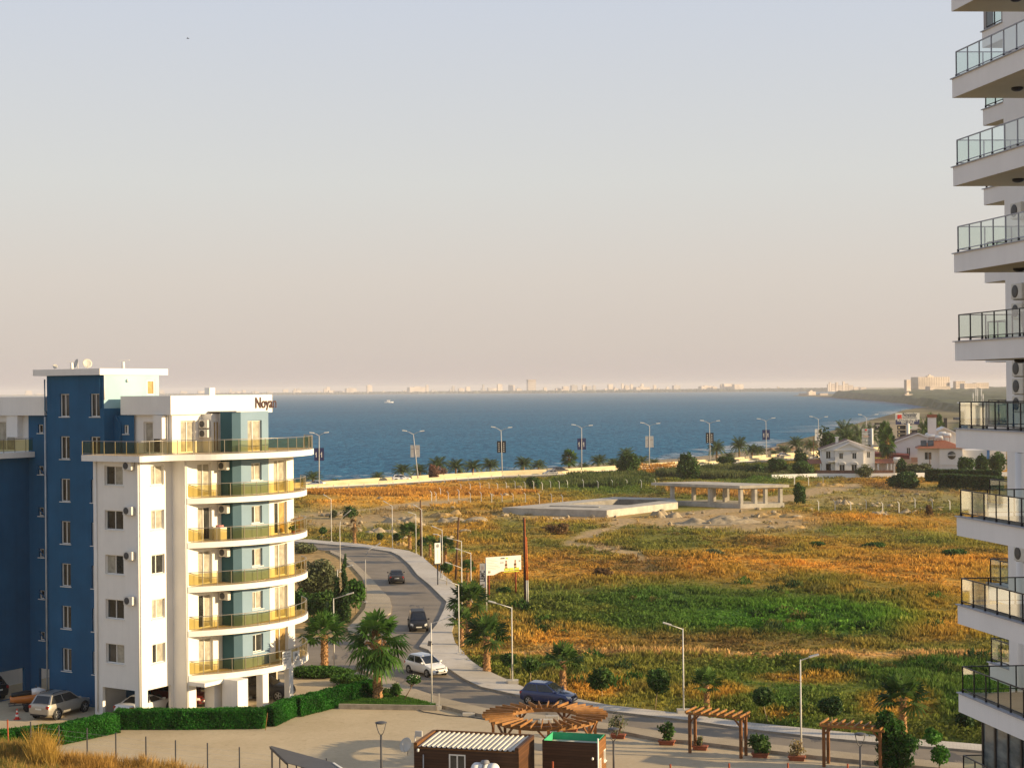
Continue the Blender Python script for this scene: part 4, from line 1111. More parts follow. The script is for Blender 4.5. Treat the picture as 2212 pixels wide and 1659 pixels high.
window(bld, (-4.3, 3.06), (1, 0), (0, 1), (1.60, 3.15, PB+.02, PB+2.2), 'balcony_door', .5, (1, 0), .24, False, .07)
window(bld, (0, 3.06), (0, 1), (-1, 0), (.85, 2.30, PB+.02, PB+2.25), 'balcony_door', .5, (1, 1), .26, False, .07)
window(bld, (.9, 6.01), (0, 1), (-1, 0), (.08, .7, PB+.02, PB+2.2), 'balcony_door', .5, (1, 1), .02, False, .07, cm='curtain2')
aircon(bld, (.45, 6.01, PB+2.0), (0, -1)); aircon(bld, (.45, 6.01, PB+1.33), (0, -1))
b = MB(FR3); b.box(-1.25, -.45, 2.55, 3.06, 18.9, 20.5); b.build('roof_duct', M['white'], bld)
# ---- teal bay: side with its shade put into the colour, chamfer, blue front
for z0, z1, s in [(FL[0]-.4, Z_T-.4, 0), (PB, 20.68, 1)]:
    b = MB(FR3); b.face([(1.38, 6.4, z0), (2.45, 6.4, z0), (2.45, 6.4, z1), (1.38, 6.4, z1)]); b.build('shade_toned_teal_wall', M['teal_shade'], bld)
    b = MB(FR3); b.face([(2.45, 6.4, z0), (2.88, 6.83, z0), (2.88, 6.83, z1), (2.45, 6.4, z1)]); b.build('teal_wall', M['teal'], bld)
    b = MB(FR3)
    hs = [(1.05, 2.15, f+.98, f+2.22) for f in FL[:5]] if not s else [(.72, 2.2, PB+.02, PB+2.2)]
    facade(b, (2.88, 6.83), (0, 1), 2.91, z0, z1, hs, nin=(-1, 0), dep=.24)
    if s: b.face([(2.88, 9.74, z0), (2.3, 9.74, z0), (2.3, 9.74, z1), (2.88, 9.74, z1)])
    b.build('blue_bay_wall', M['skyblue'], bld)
    for k, h in enumerate(hs):
        window(bld, (2.88, 6.83), (0, 1), (-1, 0), h, 'balcony_door' if s else 'window', .42, (1, 1) if s else ((0, 0), (1, 1), (0, 1), (0, 1), (1, 1))[k], .24, not s, .07 if s else .055)
# ---- curved balconies
def smooth(pts, n=6):
    out = []
    P = [Vector((p[0], p[1])) for p in pts]
    for i in range(len(P)-1):
        a, p, q, c = P[max(i-1, 0)], P[i], P[i+1], P[min(i+2, len(P)-1)]
        for j in range(n):
            t = j/n; out.append(tuple(.5*((2*p)+(-a+q)*t+(2*a-5*p+4*q-c)*t*t+(-a+3*p-3*q+c)*t**3)))
    out.append(tuple(P[-1])); return out
arc = smooth([(1.42, 3.0), (2.35, 4.2), (3.2, 5.55), (3.85, 7.2), (4.2, 9.0), (4.12, 10.9), (3.6, 12.7), (2.6, 14.3), (1.2, 15.4)])
pent = [(-4.9, -.62), (.62, -.62)] + smooth([(.70, -.45), (.95, 1.4), (2.0, 2.75), (3.5, 4.2), (4.5, 6.6), (5.0, 8.8), (4.85, 10.9), (4.2, 12.9), (3.0, 14.6), (1.4, 15.6)])
def resample(line, st):
    out = [line[0]]; acc = 0
    for (x0, y0), (x1, y1) in zip(line, line[1:]):
        L_ = math.hypot(x1-x0, y1-y0); t = st-acc
        while t <= L_: out.append((x0+(x1-x0)*t/L_, y0+(y1-y0)*t/L_)); t += st
        acc = (acc+L_) % st
    return out
def inset(line, k):
    out = []
    for i, p in enumerate(line):
        a, c = line[max(i-1, 0)], line[min(i+1, len(line)-1)]; d = Vector((c[0]-a[0], c[1]-a[1])).normalized()
        out.append((p[0]-d.y*k, p[1]+d.x*k))
    return out
def balcony(line, zt, th, base, post=1.0):
    poly = list(line) + base
    b = MB(FR3); b.prism(poly, zt-th, zt); s = b.build('balcony', M['white'], bld)
    t = MB(FR3); t.sheet(list(inset(line, .06)) + base, zt+.008); t.build('terrace_floor', M['tile'], s)
    rl = inset(line, .09)
    r = MB(FR3); r.path([(p[0], p[1], zt+.97) for p in rl], .026, 6)
    for p in resample(rl, post): r.beam((p[0], p[1], zt), (p[0], p[1], zt+.96), .034)
    r.path([(p[0], p[1], zt+.12) for p in rl], .012, 4)
    r.build('railing', M['steel'], s)
    g = MB(FR3)
    for p, q in zip(rl, rl[1:]): g.face([(p[0], p[1], zt+.10), (q[0], q[1], zt+.10), (q[0], q[1], zt+.90), (p[0], p[1], zt+.90)])
    g.build('glass_panel', M['amber_glass'], s)
    return s
for f in FL[:5]: balcony(arc, f, .38, [(1.0, 12.5), (1.0, 3.02)])
balcony(pent, Z_T, .40, [(-4.9, 12.5)], 1.05)
# the twin wing on the far left: its penthouse, roof fascia and balcony end
b = MB(FR3)
facade(b, (-20, 3.06), (1, 0), 5.8, Z_T, 20.55, [(2.0, 4.1, Z_T+.02, Z_T+2.2)], nin=(0, 1), dep=.24)
facade(b, (-14.2, 3.06), (0, 1), 4, Z_T, 20.5, nin=(-1, 0))
b.box(-22, -11.95, 2.4, 9, 20.5, 21.85); b.box(-16.1, -14.95, 2.5, 3.06, 18.9, 20.5)
ww = [(1.1, 2.85, f+.98, f+2.30) for f in FL[:5]]; facade(b, (-18.64, -.41), (1, 0), 4.44, 0, Z_T-.42, ww, nin=(0, 1), dep=.24); facade(b, (-18.64, -.41), (0, 1), 9, 0, Z_T-.42, nin=(1, 0))
b.build('wing_wall', M['white'], bld)
for h in ww: window(bld, (-18.64, -.41), (1, 0), (0, 1), h, curt=(0, 1), dep=.24)
window(bld, (-20, 3.06), (1, 0), (0, 1), (2.0, 4.1, Z_T+.02, Z_T+2.2), 'balcony_door', .5, (1, 1), .24, False, .07)
b = MB(FR3); b.prism([(-24, -.6), (-13.55, -.6), (-13.55, 2.9), (-24, 2.9)], Z_T-.4, Z_T); s = b.build('balcony', M['white'], bld)
r = MB(FR3); g = MB(FR3); rl = [(-24, -.5), (-13.65, -.5), (-13.65, 2.8)]
r.path([(p[0], p[1], Z_T+.97) for p in rl], .026, 6)
for p in resample(rl, 1.0): r.beam((p[0], p[1], Z_T), (p[0], p[1], Z_T+.96), .034)
for p, q in zip(rl, rl[1:]): g.face([(p[0], p[1], Z_T+.1), (q[0], q[1], Z_T+.1), (q[0], q[1], Z_T+.9), (p[0], p[1], Z_T+.9)])
r.build('railing', M['steel'], s); g.build('glass_panel', M['amber_glass'], s)
# dishes and vents on the tower roof
def dish(parent, c, R, face, m='dish', M4=None):
    M4 = M4 or Matrix.Identity(4); c = Vector(c); f = Vector(face).normalized()
    q = f.to_track_quat('Z', 'Y').to_matrix().to_4x4(); q.translation = c
    b = MB(M4); b.lathe([(.02, 0), (R*.4, R*.05), (R*.75, R*.16), (R, R*.3), (R*.99, R*.33), (R*.72, R*.2), (R*.3, R*.07), (.01, .03)], 20, q)
    o = b.build('satellite_dish', M[m], parent)
    b = MB(M4); b.tube(c-f*.05-Vector((0,0,R*1.25)), c-f*.05, .03); b.tube(c+q.to_3x3() @ Vector((0,-R*.9,R*.2)), c+f*R*1.0, .014); b.build('dish_arm', M['lampgrey'], o)
    return o
for x, y, R, fc, Yd in ((167, 786, .34, (-.75,-.6,.3), 113.5), (188, 786, .34, (.45,-.85,.3), 112.5), (119, 792, .17, (.3,-.9,.3), 114)):
    dish(bld, dp(x, y, Yd), R, fc)
for x, Yd in ((155, 114), (266, 113)):
    p = dp(x, 797, Yd); b = MB(); b.tube((p.x, p.y, 23.8), (p.x, p.y, 24.3), .13, .11, 8); b.beam((p.x-.35, p.y, 24.38), (p.x+.45, p.y, 24.42), .22, .03); b.build('roof_vent', M['white'], bld)
# letters on the roof fascia
def text_faces(s, size, P, right, up, depth=.0, spacing=1.0, bold=0):
    cu = bpy.data.curves.new('txt', 'FONT'); cu.body = s; cu.size = size; cu.extrude = depth; cu.space_character = spacing; cu.offset = bold; cu.resolution_u = 3
    o = bpy.data.objects.new('txt', cu); COL.objects.link(o)
    me = bpy.data.meshes.new_from_object(o.evaluated_get(bpy.context.evaluated_depsgraph_get()))
    bpy.data.objects.remove(o); bpy.data.curves.remove(cu)
    right = Vector(right).normalized(); up = Vector(up).normalized(); nn = right.cross(up)
    vs = [Vector(P) + right*v.co.x + up*v.co.y + nn*v.co.z for v in me.vertices]
    fs = [list(p.vertices) for p in me.polygons]; wd = max([v.co.x for v in me.vertices], default=0)
    bpy.data.meshes.remove(me)
    return vs, fs, wd
def text(s, size, P, right, up, parent, mat, name='lettering', depth=.01, width=None, spacing=1.0, bold=0):
    vs, fs, wd = text_faces(s, size, P, right, up, depth, spacing, bold)
    if width and wd:
        r_ = Vector(right).normalized(); P = Vector(P)
        vs = [v + r_*((v-P).dot(r_)*(width/wd-1)) for v in vs]
    b = MB()
    for f in fs: b.face([vs[i] for i in f])
    return b.build(name, M[mat], parent)
P = FR3 @ Vector((.25, 11.35, 20.88))
text('Noyan', 1.12, P, Vv, (0,0,1), bld, 'sred2', depth=.02, width=2.35, bold=.012)
# hung notices on the lowest balcony
sb = thing
for (x, y, w_, h_, nm, lines) in ((609, 1427, .92, .92, 'notice_board', ('SATILIK', 'FOR SALE', '0533 850', 'NOYAN')), (629, 1424, .82, .72, 'notice_board', ('o', 'NOYANLAR'))):
    pass
nb = [( (4.02, 9.55), (4.10, 10.45), ('FOR SALE', 'TURKISH TITLE', 'LUXURY', 'FLAT'), 0), ((4.10, 10.58), (4.06, 11.38), ('', '', 'NOYANLAR', ''), 1)]
for (a, c, lines, k) in nb:
    pa, pc = FR3 @ Vector((a[0]+.12, a[1], FL[0]-.02)), FR3 @ Vector((c[0]+.12, c[1], FL[0]-.02)); d = (pc-pa).normalized(); nn = Vector((d.y, -d.x, 0))
    b = MB(); hh = .92 if k == 0 else .78
    b.beam(pa+Vector((0,0,hh/2)), pc+Vector((0,0,hh/2)), .02, hh); o = b.build('notice_board', M['signwhite'], bld)
    for j, l in enumerate(lines):
        if l: text(l, .15, pa+d*.08+nn*.014+Vector((0,0,hh-.24-j*.2)), d, (0,0,1), o, 'ink', depth=.001, width=min(.72, .09*len(l)))
    if k: 
        b = MB(); q = (pa+pc)/2+nn*.016+Vector((0,0,.5)); R = nn.to_track_quat('Z','Y').to_matrix().to_4x4(); R.translation = q
        b.lathe([(.16,0),(.16,.003),(.12,.003),(.12,0)], 16, R); b.build('emblem', M['sgrey'], o)
# things kept on the balconies
wm = thing('white_cabinet', 'white cabinet with a cloth on top, on the fourth-floor curved balcony', 'cabinet', FR3 @ Vector((2.0, 5.6, FL[3])))
b = MB(FR3); b.box(1.75, 2.35, 5.25, 5.9, FL[3]+.02, FL[3]+.9); b.build('body', M['upvc'], wm, bevel=.02)
b = MB(FR3); b.loft([[(1.8+.5*math.cos(t)*.5+.2, 5.55+.3*math.sin(t), FL[3]+.9+z) for t in [i*.785 for i in range(8)]] for z in (0, .08, .14)]); b.build('cloth', pbr('pink_cloth', (.5,.22,.2), .9, .3, 8), wm)
sh = thing('shelf_rack', 'small wooden shelf rack on the fourth-floor balcony beside the door', 'shelf', FR3 @ Vector((3.3, 12.3, FL[3])))
b = MB(FR3)
for z in (.1, .4, .7, 1.0): b.box(3.0, 3.35, 12.2, 12.9, FL[3]+z, FL[3]+z+.03)
for v in (12.2, 12.87):
    b.box(3.0, 3.03, v, v+.03, FL[3], FL[3]+1.1)
b.build('frame', M['pergola'], sh)
pl_ = thing('potted_plant', 'green potted plant behind the amber glass of the fourth-floor balcony', 'plant', FR3 @ Vector((3.6, 11.5, FL[3])))
c = FR3 @ Vector((3.6, 11.5, FL[3])); b = MB(); b.lathe([(.1,0),(.15,.25),(.12,.25),(.1,.2)], 12, Matrix.Translation(c)); b.build('pot', M['terracotta'], pl_)
V, Fc, C = leaf_cloud(120, [(np.array(c)+np.array([0,0,.42]), np.array([.3,.3,.22]))], .09, LUSH); npmesh('foliage', V, Fc, M['leaf'], pl_, C)
# ------------------------------------------------------------------ high-rise on the right
CT = dp(2063, 780, 55.83); CT.z = 0
ta = Vector((.173, -.985, 0)); tb = Vector((1.0, .05, 0)).normalized()
TM = Matrix(((ta.x, tb.x, 0, CT.x), (ta.y, tb.y, 0, CT.y), (0, 0, 1, 0), (0, 0, 0, 1)))
tower = thing('apartment_tower', 'white high-rise with stacked glass balconies at the right edge', 'building', CT)
ZB = [22.1+(831.6-y)/60.9 for y in (-163, 26, 213, 403.5, 590, 780, 967.6, 1157, 1347, 1537)] + [7.38, 4.25]
b = MB(TM)
AL_, BW = 16.0, 3.95
# core walls: behind the balconies and between front and back balconies
b.box(-4.3, AL_, BW, 16, 0, 42); b.box(-7.5, -4.3, 5.6, 16, 0, 42)
b.build('wall', M['white2'], tower)
def rail(parent, pts, zt, gl, post=.85, mat='grey_metal'):
    r = MB(TM); g = MB(TM)
    for p, q in zip(pts, pts[1:]):
        r.beam((p[0], p[1], zt+.955), (q[0], q[1], zt+.955), .05, .035); r.beam((p[0], p[1], zt+.15), (q[0], q[1], zt+.15), .035, .03)
        g.face([(p[0], p[1], zt+.16), (q[0], q[1], zt+.16), (q[0], q[1], zt+.94), (p[0], p[1], zt+.94)])
        L_ = math.hypot(q[0]-p[0], q[1]-p[1]); n = max(1, round(L_/post))
        for i in range(n+1):
            t = i/n; x, y = p[0]+(q[0]-p[0])*t, p[1]+(q[1]-p[1])*t
            r.beam((x, y, zt+.16), (x, y, zt+.95), .028, .04); r.beam((x, y, zt), (x, y, zt+.16), .05, .06, 1)
    x, y = pts[0][0], pts[0][1]
    r.build('railing', [M[mat], M['black_metal']], parent); g.build('glass_panel', M['green_glass'], parent)
for k, zb in enumerate(ZB):
    low = k >= 5
    zt = zb+.66
    b = MB(TM)
    b.box(0, AL_, 0, BW, zb, zt, 0)
    b.box(-.06, AL_, -.06, .16, zt-.001, zt+.035, 1)
    o = b.build('balcony', [M['white2'], M['grey_metal']], tower)
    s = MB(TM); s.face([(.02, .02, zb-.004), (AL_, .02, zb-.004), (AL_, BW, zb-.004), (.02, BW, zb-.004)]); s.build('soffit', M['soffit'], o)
    if low: s = MB(TM); s.face([(.06, .16, zt+.006), (AL_, .16, zt+.006), (AL_, BW, zt+.006), (.06, BW, zt+.006)]); s.build('terrace_floor', M['concdark'], o)
    if True:
        rail(o, [(AL_-.12, BW), (AL_-.12, .10), (.12, .10), (.12, BW)], zt, True, .86, 'black_metal' if low else 'grey_metal')
    l = MB(TM @ Matrix.Translation((2.0, 1.35, zb-.09))); l.lathe([(.001, -.045), (.10, -.04), (.17, 0), (.19, .02), (.19, .085), (.001, .085)], 16); l.build('ceiling_lamp', M['black_metal'], o)
    # back balconies
    b = MB(TM); b.box(-6.08, -4.33, 4.0, 6.2, zb+.02, zt-.02); b.box(-6.14, -4.31, 3.94, 4.14, zt-.02, zt+.015, 1)
    o2 = b.build('back_balcony', [M['white2'], M['grey_metal']], tower)
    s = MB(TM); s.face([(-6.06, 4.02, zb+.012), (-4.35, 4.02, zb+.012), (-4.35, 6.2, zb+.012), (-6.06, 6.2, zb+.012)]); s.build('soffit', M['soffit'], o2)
    rail(o2, [(-6.0, 5.5), (-6.0, 4.08), (-4.4, 4.08)], zt-.01, True, .9, 'black_metal')
    if k == 1:
        c = MB(TM); c.box(-6.05, -5.85, 4.05, 4.35, zt, zt+2.45); c.box(-4.6, -4.36, 4.05, 4.4, zt, zt+2.45); c.build('column', M['citygrey'], o2)
# air conditioners stacked on the wall between the balconies
for zc in (28.55, 25.55, 24.82, 22.68, 22.02, 21.36, 15.8):
    for _ in (0,):
        aircon(tower, (-2.6, 3.95, zc), (0, -1), TM, .82, .58, .34)
b = MB(TM); b.tube((-3.4, 4.15, 6), (-3.4, 4.15, 19.8), .3, .3, 12); b.build('column', M['white2'], tower)
# glazed storey below the lowest visible balcony
zb = ZB[9]; z0 = ZB[10]+.66
g = MB(TM); fr = MB(TM)
for i in range(16):
    a0, a1 = .7+i*.92, .7+(i+1)*.92
    g.face([(a0, .55, z0), (a1, .55, z0), (a1, .55, zb), (a0, .55, zb)]); fr.beam((a0, .55, z0), (a0, .55, zb), .11 if i % 2 else .07, .1)
g.face([(.7, .55, z0), (.7, BW, z0), (.7, BW, zb), (.7, .55, zb)])
for z in (z0+.05, zb-.05): fr.beam((.7, .55, z), (AL_, .55, z), .1, .1)
o = fr.build('glazing_frame', M['black_metal'], tower)
m_, nt, out = nodes('blue_grey_glazing'); bs = N(nt, 'ShaderNodeBsdfPrincipled', Roughness=.04); bs.inputs['Specular IOR Level'].default_value = .9
L(nt, mixc(nt, noise_fac(nt, .7, 3, .6, (1, 1, 3)), (.05,.07,.08), (.20,.23,.24)), bs.inputs['Base Color']); L(nt, bs.outputs[0], out.inputs[0]); M['glazing'] = m_
g.build('pane', M['glazing'], o)
# furniture seen through the balcony glass
def chair(loc, rz, label):
    t = thing('balcony_chair', label, 'chair', loc, rz, 'dark chairs on the tower balcony')
    b = MB(); b.box(-.25, .25, -.25, .25, .40, .45); s = b.build('seat', M['concdark']); s.parent = t
    b = MB(); b.beam((0, .24, .45), (0, .33, .95), .5, .04, 0, (0,1,0)); s = b.build('backrest', M['concdark']); s.parent = t
    for x in (-.22, .22):
        for y in (-.22, .22): b = MB(); b.beam((x, y, 0), (x, y, .41), .035); s = b.build('leg', M['black_metal']); s.parent = t
zt = ZB[5]+.66
chair(TM @ Vector((2.4, 1.6, zt)), 2.2, 'dark chair on the tower balcony level with the sea horizon')
zt = ZB[7]+.67
chair(TM @ Vector((3.6, 1.2, zt)), .4, 'dark chair on the tower balcony beside the far garden hedge')
tb_ = thing('balcony_table', 'white draped table behind the tower balcony glass', 'table', TM @ Vector((4.9, 1.5, zt)))
b = MB(); b.box(-.45, .45, -.45, .45, .70, .74); s = b.build('top', M['upvc']); s.parent = tb_
b = MB(); b.tube((0,0,0), (0,0,.7), .05); b.box(-.25,.25,-.25,.25,0,.03); s = b.build('leg', M['black_metal']); s.parent = tb_
# ------------------------------------------------------------------ vehicles
def paint(name, c, metal=.0, rough=.25): 
    m = pbr(name, c, rough, .04, .8, .4, metal, coat=0 if max(c) < .06 else .7); return m
M['p_white'] = paint('white_car_paint', (.76,.74,.70)); M['p_black'] = paint('black_car_paint', (.014,.014,.015), rough=.5); M['p_dgrey'] = paint('charcoal_car_paint', (.035,.034,.034), rough=.45)
M['p_blue'] = paint('deep_blue_car_paint', (.018,.035,.12), .2); M['p_silver'] = paint('champagne_silver_car_paint', (.40,.37,.32), .45, .32); M['p_grey'] = paint('grey_car_paint', (.25,.25,.25), .4)
M['p_red'] = paint('dark_red_car_paint', (.12,.012,.01))

STY = {  # lower body: (x, belt z, width factor, bottom z); glass house: base rear, base front, roof rear, roof front, roof z, belt z
 'hatch': dict(w=.85, body=[(-1.93,.70,.80,.42),(-1.88,.95,.90,.30),(-1.6,1.0,.97,.24),(-.6,.97,1,.22),(.5,.94,1,.22),(.85,.92,.99,.22),(1.35,.82,.97,.22),(1.7,.70,.91,.24),(1.88,.58,.82,.27),(1.95,.46,.70,.33)], gh=(-1.82,.98,-1.42,.05,1.50,.94), wh=(-1.22,1.25), wr=.30),
 'sedan': dict(w=.89, body=[(-2.28,.78,.80,.45),(-2.22,.96,.88,.32),(-1.95,1.0,.94,.26),(-1.2,.98,1,.22),(.4,.94,1,.22),(.95,.91,.99,.22),(1.6,.82,.97,.22),(2.0,.71,.91,.24),(2.2,.58,.80,.27),(2.28,.46,.68,.34)], gh=(-1.72,1.08,-.95,.12,1.44,.95), wh=(-1.38,1.40), wr=.32),
 'mpv': dict(w=.88, body=[(-2.08,.80,.82,.42),(-2.03,1.02,.90,.30),(-1.7,1.05,.97,.24),(-.6,1.0,1,.22),(.7,.98,1,.22),(1.2,.96,.99,.22),(1.6,.87,.96,.22),(1.9,.74,.90,.24),(2.04,.6,.82,.28),(2.1,.48,.70,.34)], gh=(-1.98,1.38,-1.75,.45,1.68,.98), wh=(-1.35,1.35), wr=.32),
 'suv': dict(w=.93, body=[(-2.25,.85,.84,.48),(-2.2,1.1,.91,.36),(-1.9,1.13,.97,.32),(-.6,1.08,1,.30),(.6,1.06,1,.30),(1.0,1.05,.99,.30),(1.6,.98,.97,.30),(2.0,.88,.92,.32),(2.17,.72,.84,.36),(2.24,.56,.74,.42)], gh=(-2.1,1.12,-1.65,.2,1.70,1.06), wh=(-1.38,1.42), wr=.37),
 'coupe': dict(w=.92, body=[(-2.3,.75,.80,.42),(-2.24,.96,.88,.30),(-1.9,1.0,.95,.24),(-1.2,.98,1,.20),(.4,.92,1,.20),(1.0,.90,.99,.20),(1.7,.80,.97,.20),(2.1,.68,.90,.22),(2.28,.55,.78,.26),(2.36,.44,.66,.32)], gh=(-1.85,1.1,-.75,.1,1.38,.93), wh=(-1.4,1.5), wr=.34),
}
def make_car(style, mat, label, loc=(0,0,0), rz=0, cat='car', name='parked_car', rack=False):
    sdef = STY[style]; w = sdef['w']; root = thing(name, label, cat)
    b = MB(); rings = []
    for x, zb, wf, z0 in sdef['body']:
        h = zb-z0; y = w*wf
        half = [(0, z0), (y*.86, z0), (y*.97, z0+.10), (y, z0+h*.42), (y*.985, z0+h*.72), (y*.93, zb-.03), (y*.80, zb), (0, zb+.025)]
        ring = [(x, yy, zz) for yy, zz in half] + [(x, -yy, zz) for yy, zz in half[-2:0:-1]]
        rings.append(ring)
    b.loft(rings, 0, True)
    r0, f0, r1, f1, zr, zb = sdef['gh']; yb, yr = w*.90, w*.70
    base = [(r0,-yb,zb-.06),(f0,-yb,zb-.06),(f0,yb,zb-.06),(r0,yb,zb-.06)]; 
    rim = [(r1,-yr,zr-.07),(f1,-yr,zr-.07),(f1,yr,zr-.07),(r1,yr,zr-.07)]
    top = [(r1+.14,-yr*.82,zr),(f1-.16,-yr*.82,zr),(f1-.16,yr*.82,zr),(r1+.14,yr*.82,zr)]
    mid = [(r1*.5+f1*.5,0,zr+.02)]
    b.loft([base, rim, top], 0, False)
    body = b.build('body', mat, root, bevel=.03)
    def pane(nm, q, ins, split=None):
        q = [Vector(p) for p in q]; n = (q[1]-q[0]).cross(q[3]-q[0]).normalized(); c = sum(q, Vector())/4
        if n.dot(c-Vector((0,0,.9))) < 0: n = -n
        g = MB()
        def lerp(s, t): return q[0]*(1-s)*(1-t)+q[1]*s*(1-t)+q[2]*s*t+q[3]*(1-s)*t + n*.012
        segs = [(ins, 1-ins)] if not split else [(ins, split-.018), (split+.018, 1-ins)]
        for s0, s1 in segs: g.face([lerp(s0, .12), lerp(s1, .12), lerp(s1, .94), lerp(s0, .94)])
        return g.build(nm, M['carglass'], root)
    pane('windscreen', [base[1], base[2], rim[2], rim[1]], .06); pane('rear_window', [base[3], base[0], rim[0], rim[3]], .09)
    pane('side_window', [base[0], base[1], rim[1], rim[0]], .05, .47); pane('side_window', [base[3], base[2], rim[2], rim[3]], .05, .47)
    wr = sdef['wr']
    for x in sdef['wh']:
        for sg in (-1, 1):
            t = MB(Matrix.Translation((x, sg*(w-.10), wr)) @ Matrix.Rotation(-sg*math.pi/2, 4, 'X'))
            t.lathe([(.04,-.12),(wr*.94,-.12),(wr,-.08),(wr,.08),(wr*.94,.115),(wr*.70,.12),(wr*.68,.10)], 18)
            ty = t.build('wheel', M['tyre'], root)
            r = MB(t.M); r.lathe([(.001,.105),(wr*.2,.112),(wr*.25,.10)], 10)
            for k in range(5):
                a = k*1.2566; r.beam((.05*math.cos(a), .05*math.sin(a), .112), (wr*.68*math.cos(a), wr*.68*math.sin(a), .112), .075, .02, 0, (0,0,1))
            r.lathe([(wr*.60,.10),(wr*.69,.118),(wr*.69,.10)], 16)
            ro = r.build('rim', M['rim'], ty)
            a_ = MB(Matrix.Translation((x, sg*(w-.015), wr)) @ Matrix.Rotation(-sg*math.pi/2, 4, 'X')); a_.lathe([(wr*1.0,0),(wr*1.17,0),(wr*1.17,.02),(wr*1.0,.02)], 20); a_.build('wheel_arch', M['trim'], root)
    xf, xr = sdef['body'][-2], sdef['body'][1]
    for sg in (-1, 1):
        h = MB(); zc = sdef['body'][-3][1]-.06; h.loft([[(xf[0]-.30, sg*w*.86, zc+.10), (xf[0]-.10, sg*w*.83, zc+.05), (xf[0]+.02, sg*w*.60, zc-.05), (xf[0]-.02, sg*w*.58, zc+.04)], [(xf[0]-.30, sg*w*.89, zc-.05), (xf[0]-.08, sg*w*.87, zc-.07), (xf[0]+.05, sg*w*.62, zc-.15), (xf[0]+.05, sg*w*.60, zc-.10)]]); h.build('headlight', M['headlight'], root)
        h = MB(); zc = sdef['body'][2][1]-.16; h.box(xr[0]-.05, xr[0]+.16, sg*w*.66 if sg > 0 else -w*.90, w*.90 if sg > 0 else -w*.66, zc-.16, zc+.06); h.build('taillight', M['taillight'], root, bevel=.02)
        h = MB(); h.beam((f0-.28, sg*w*.93, zb+.06), (f0-.28, sg*(w+.14), zb+.10), .12, .13); h.build('wing_mirror', mat, root, bevel=.03)
    g = MB(); x0 = sdef['body'][-1][0]; g.box(x0-.06, x0+.012, -w*.52, w*.52, .36, .50); g.box(x0-.14, x0-.03, -w*.40, w*.40, .62 if style != 'suv' else .7, .67 if style != 'suv' else .78); g.build('grille', M['trim'], root)
    p = MB(); p.box(x0+.004, x0+.022, -.26, .26, .415, .52); p.build('number_plate', M['plate'], root)
    xr_ = sdef['body'][0][0]; p = MB(); zc = .70 if style != 'suv' else .8; p.box(xr_-.018, xr_+.03, -.26, .26, zc-.06, zc+.05); p.build('number_plate', M['plate'], root)
    p = MB(); p.box(xr_-.02, xr_+.05, -w*.74, w*.74, .34, .44); p.build('bumper_trim', M['trim'], root)
    if rack:
        p = MB()
        for sg in (-1, 1): p.path([(r1+.2, sg*yr*.85, zr), (r1+.3, sg*yr*.85, zr+.06), (f1-.4, sg*yr*.85, zr+.06), (f1-.3, sg*yr*.85, zr)], .02, 6)
        p.build('roof_rail', M['trim'], root)
    root.location = loc; root.rotation_euler = (0, 0, rz)
    return root

def heading(p, q):                                  # from ground pixel p towards ground pixel q
    a, b_ = gp(*p), gp(*q); return math.atan2(b_.y-a.y, b_.x-a.x)
make_car('sedan', M['p_dgrey'], 'dark sedan seen from behind driving away up the bending road', gp(856,1257), rad(96), name='driving_car')
make_car('mpv', M['p_black'], 'black people carrier seen from the front on the narrow part of the road', gp(903,1358), rad(-84), name='driving_car')
make_car('hatch', M['p_white'], 'white hatchback driving toward the crossing, seen from the front', gp(921,1455), rad(-52), name='driving_car')
make_car('hatch', M['p_blue'], 'dark blue hatchback with grey roof driving behind the round pergola', gp(1186,1519), rad(-24), name='driving_car')
make_car('suv', M['p_silver'], 'silver crossover parked between the hedge and the blue wall', gp(131,1543), rad(66), rack=True)
c = FR3 @ Vector((-1.9, 2.2, 0)); make_car('coupe', M['p_white'], 'white coupe parked under the white block behind the hedge', (c.x, c.y, 0), AL*0+rad(62)+math.pi*1.0+rad(180)+rad(0))
c = FR3 @ Vector((1.6, 10.4, 0)); make_car('suv', M['p_dgrey'], 'dark grey off-roader parked between the piers under the balconies', (c.x, c.y, 0), rad(-10), rack=True)
c = FR3 @ Vector((-2.1, 6.0, 0)); make_car('sedan', M['p_red'], 'dark red car in the shade deep under the building', (c.x, c.y, 0), rad(-32))
c = FR3 @ Vector((-16.6, .2, 0)); make_car('suv', M['p_black'], 'black car in the shaded car port at the left edge', (c.x, c.y, 0), rad(148))
# jet ski on its trailer, traffic cone and the rest in the left yard
c = gp(70, 1531); js = thing('jet_ski', 'orange and white jet ski resting on a trailer beside the silver car', 'jet ski', (c.x, c.y, 0), rad(20))
b = MB()
prof = [(-1.5,.55,.55,.95),(-1.0,.6,.45,1.02),(0,.6,.40,1.05),(.8,.5,.45,1.12),(1.3,.28,.6,1.18),(1.6,.05,.85,1.2)]
b.loft([[(x, 0, z0), (x, w_*.8, z0+.18), (x, w_, z1-.12), (x, w_*.7, z1), (x, -w_*.7, z1), (x, -w_, z1-.12), (x, -w_*.8, z0+.18)] for x, w_, z0, z1 in prof], 0, True)
h = b.build('hull', pbr('orange_jet_ski', (.55,.17,.02), .25, .05, 2, .5)); h.parent = js
b = MB(); b.loft([[(x, y*w_, z) for y, z in ((-1, z0), (-.8, z1), (.8, z1), (1, z0))] for x, w_, z0, z1 in ((-1.4,.32,1.0,1.18),(-.4,.28,1.02,1.32),(0,.2,1.05,1.28))], 0, True); h = b.build('seat', M['trim']); h.parent = js
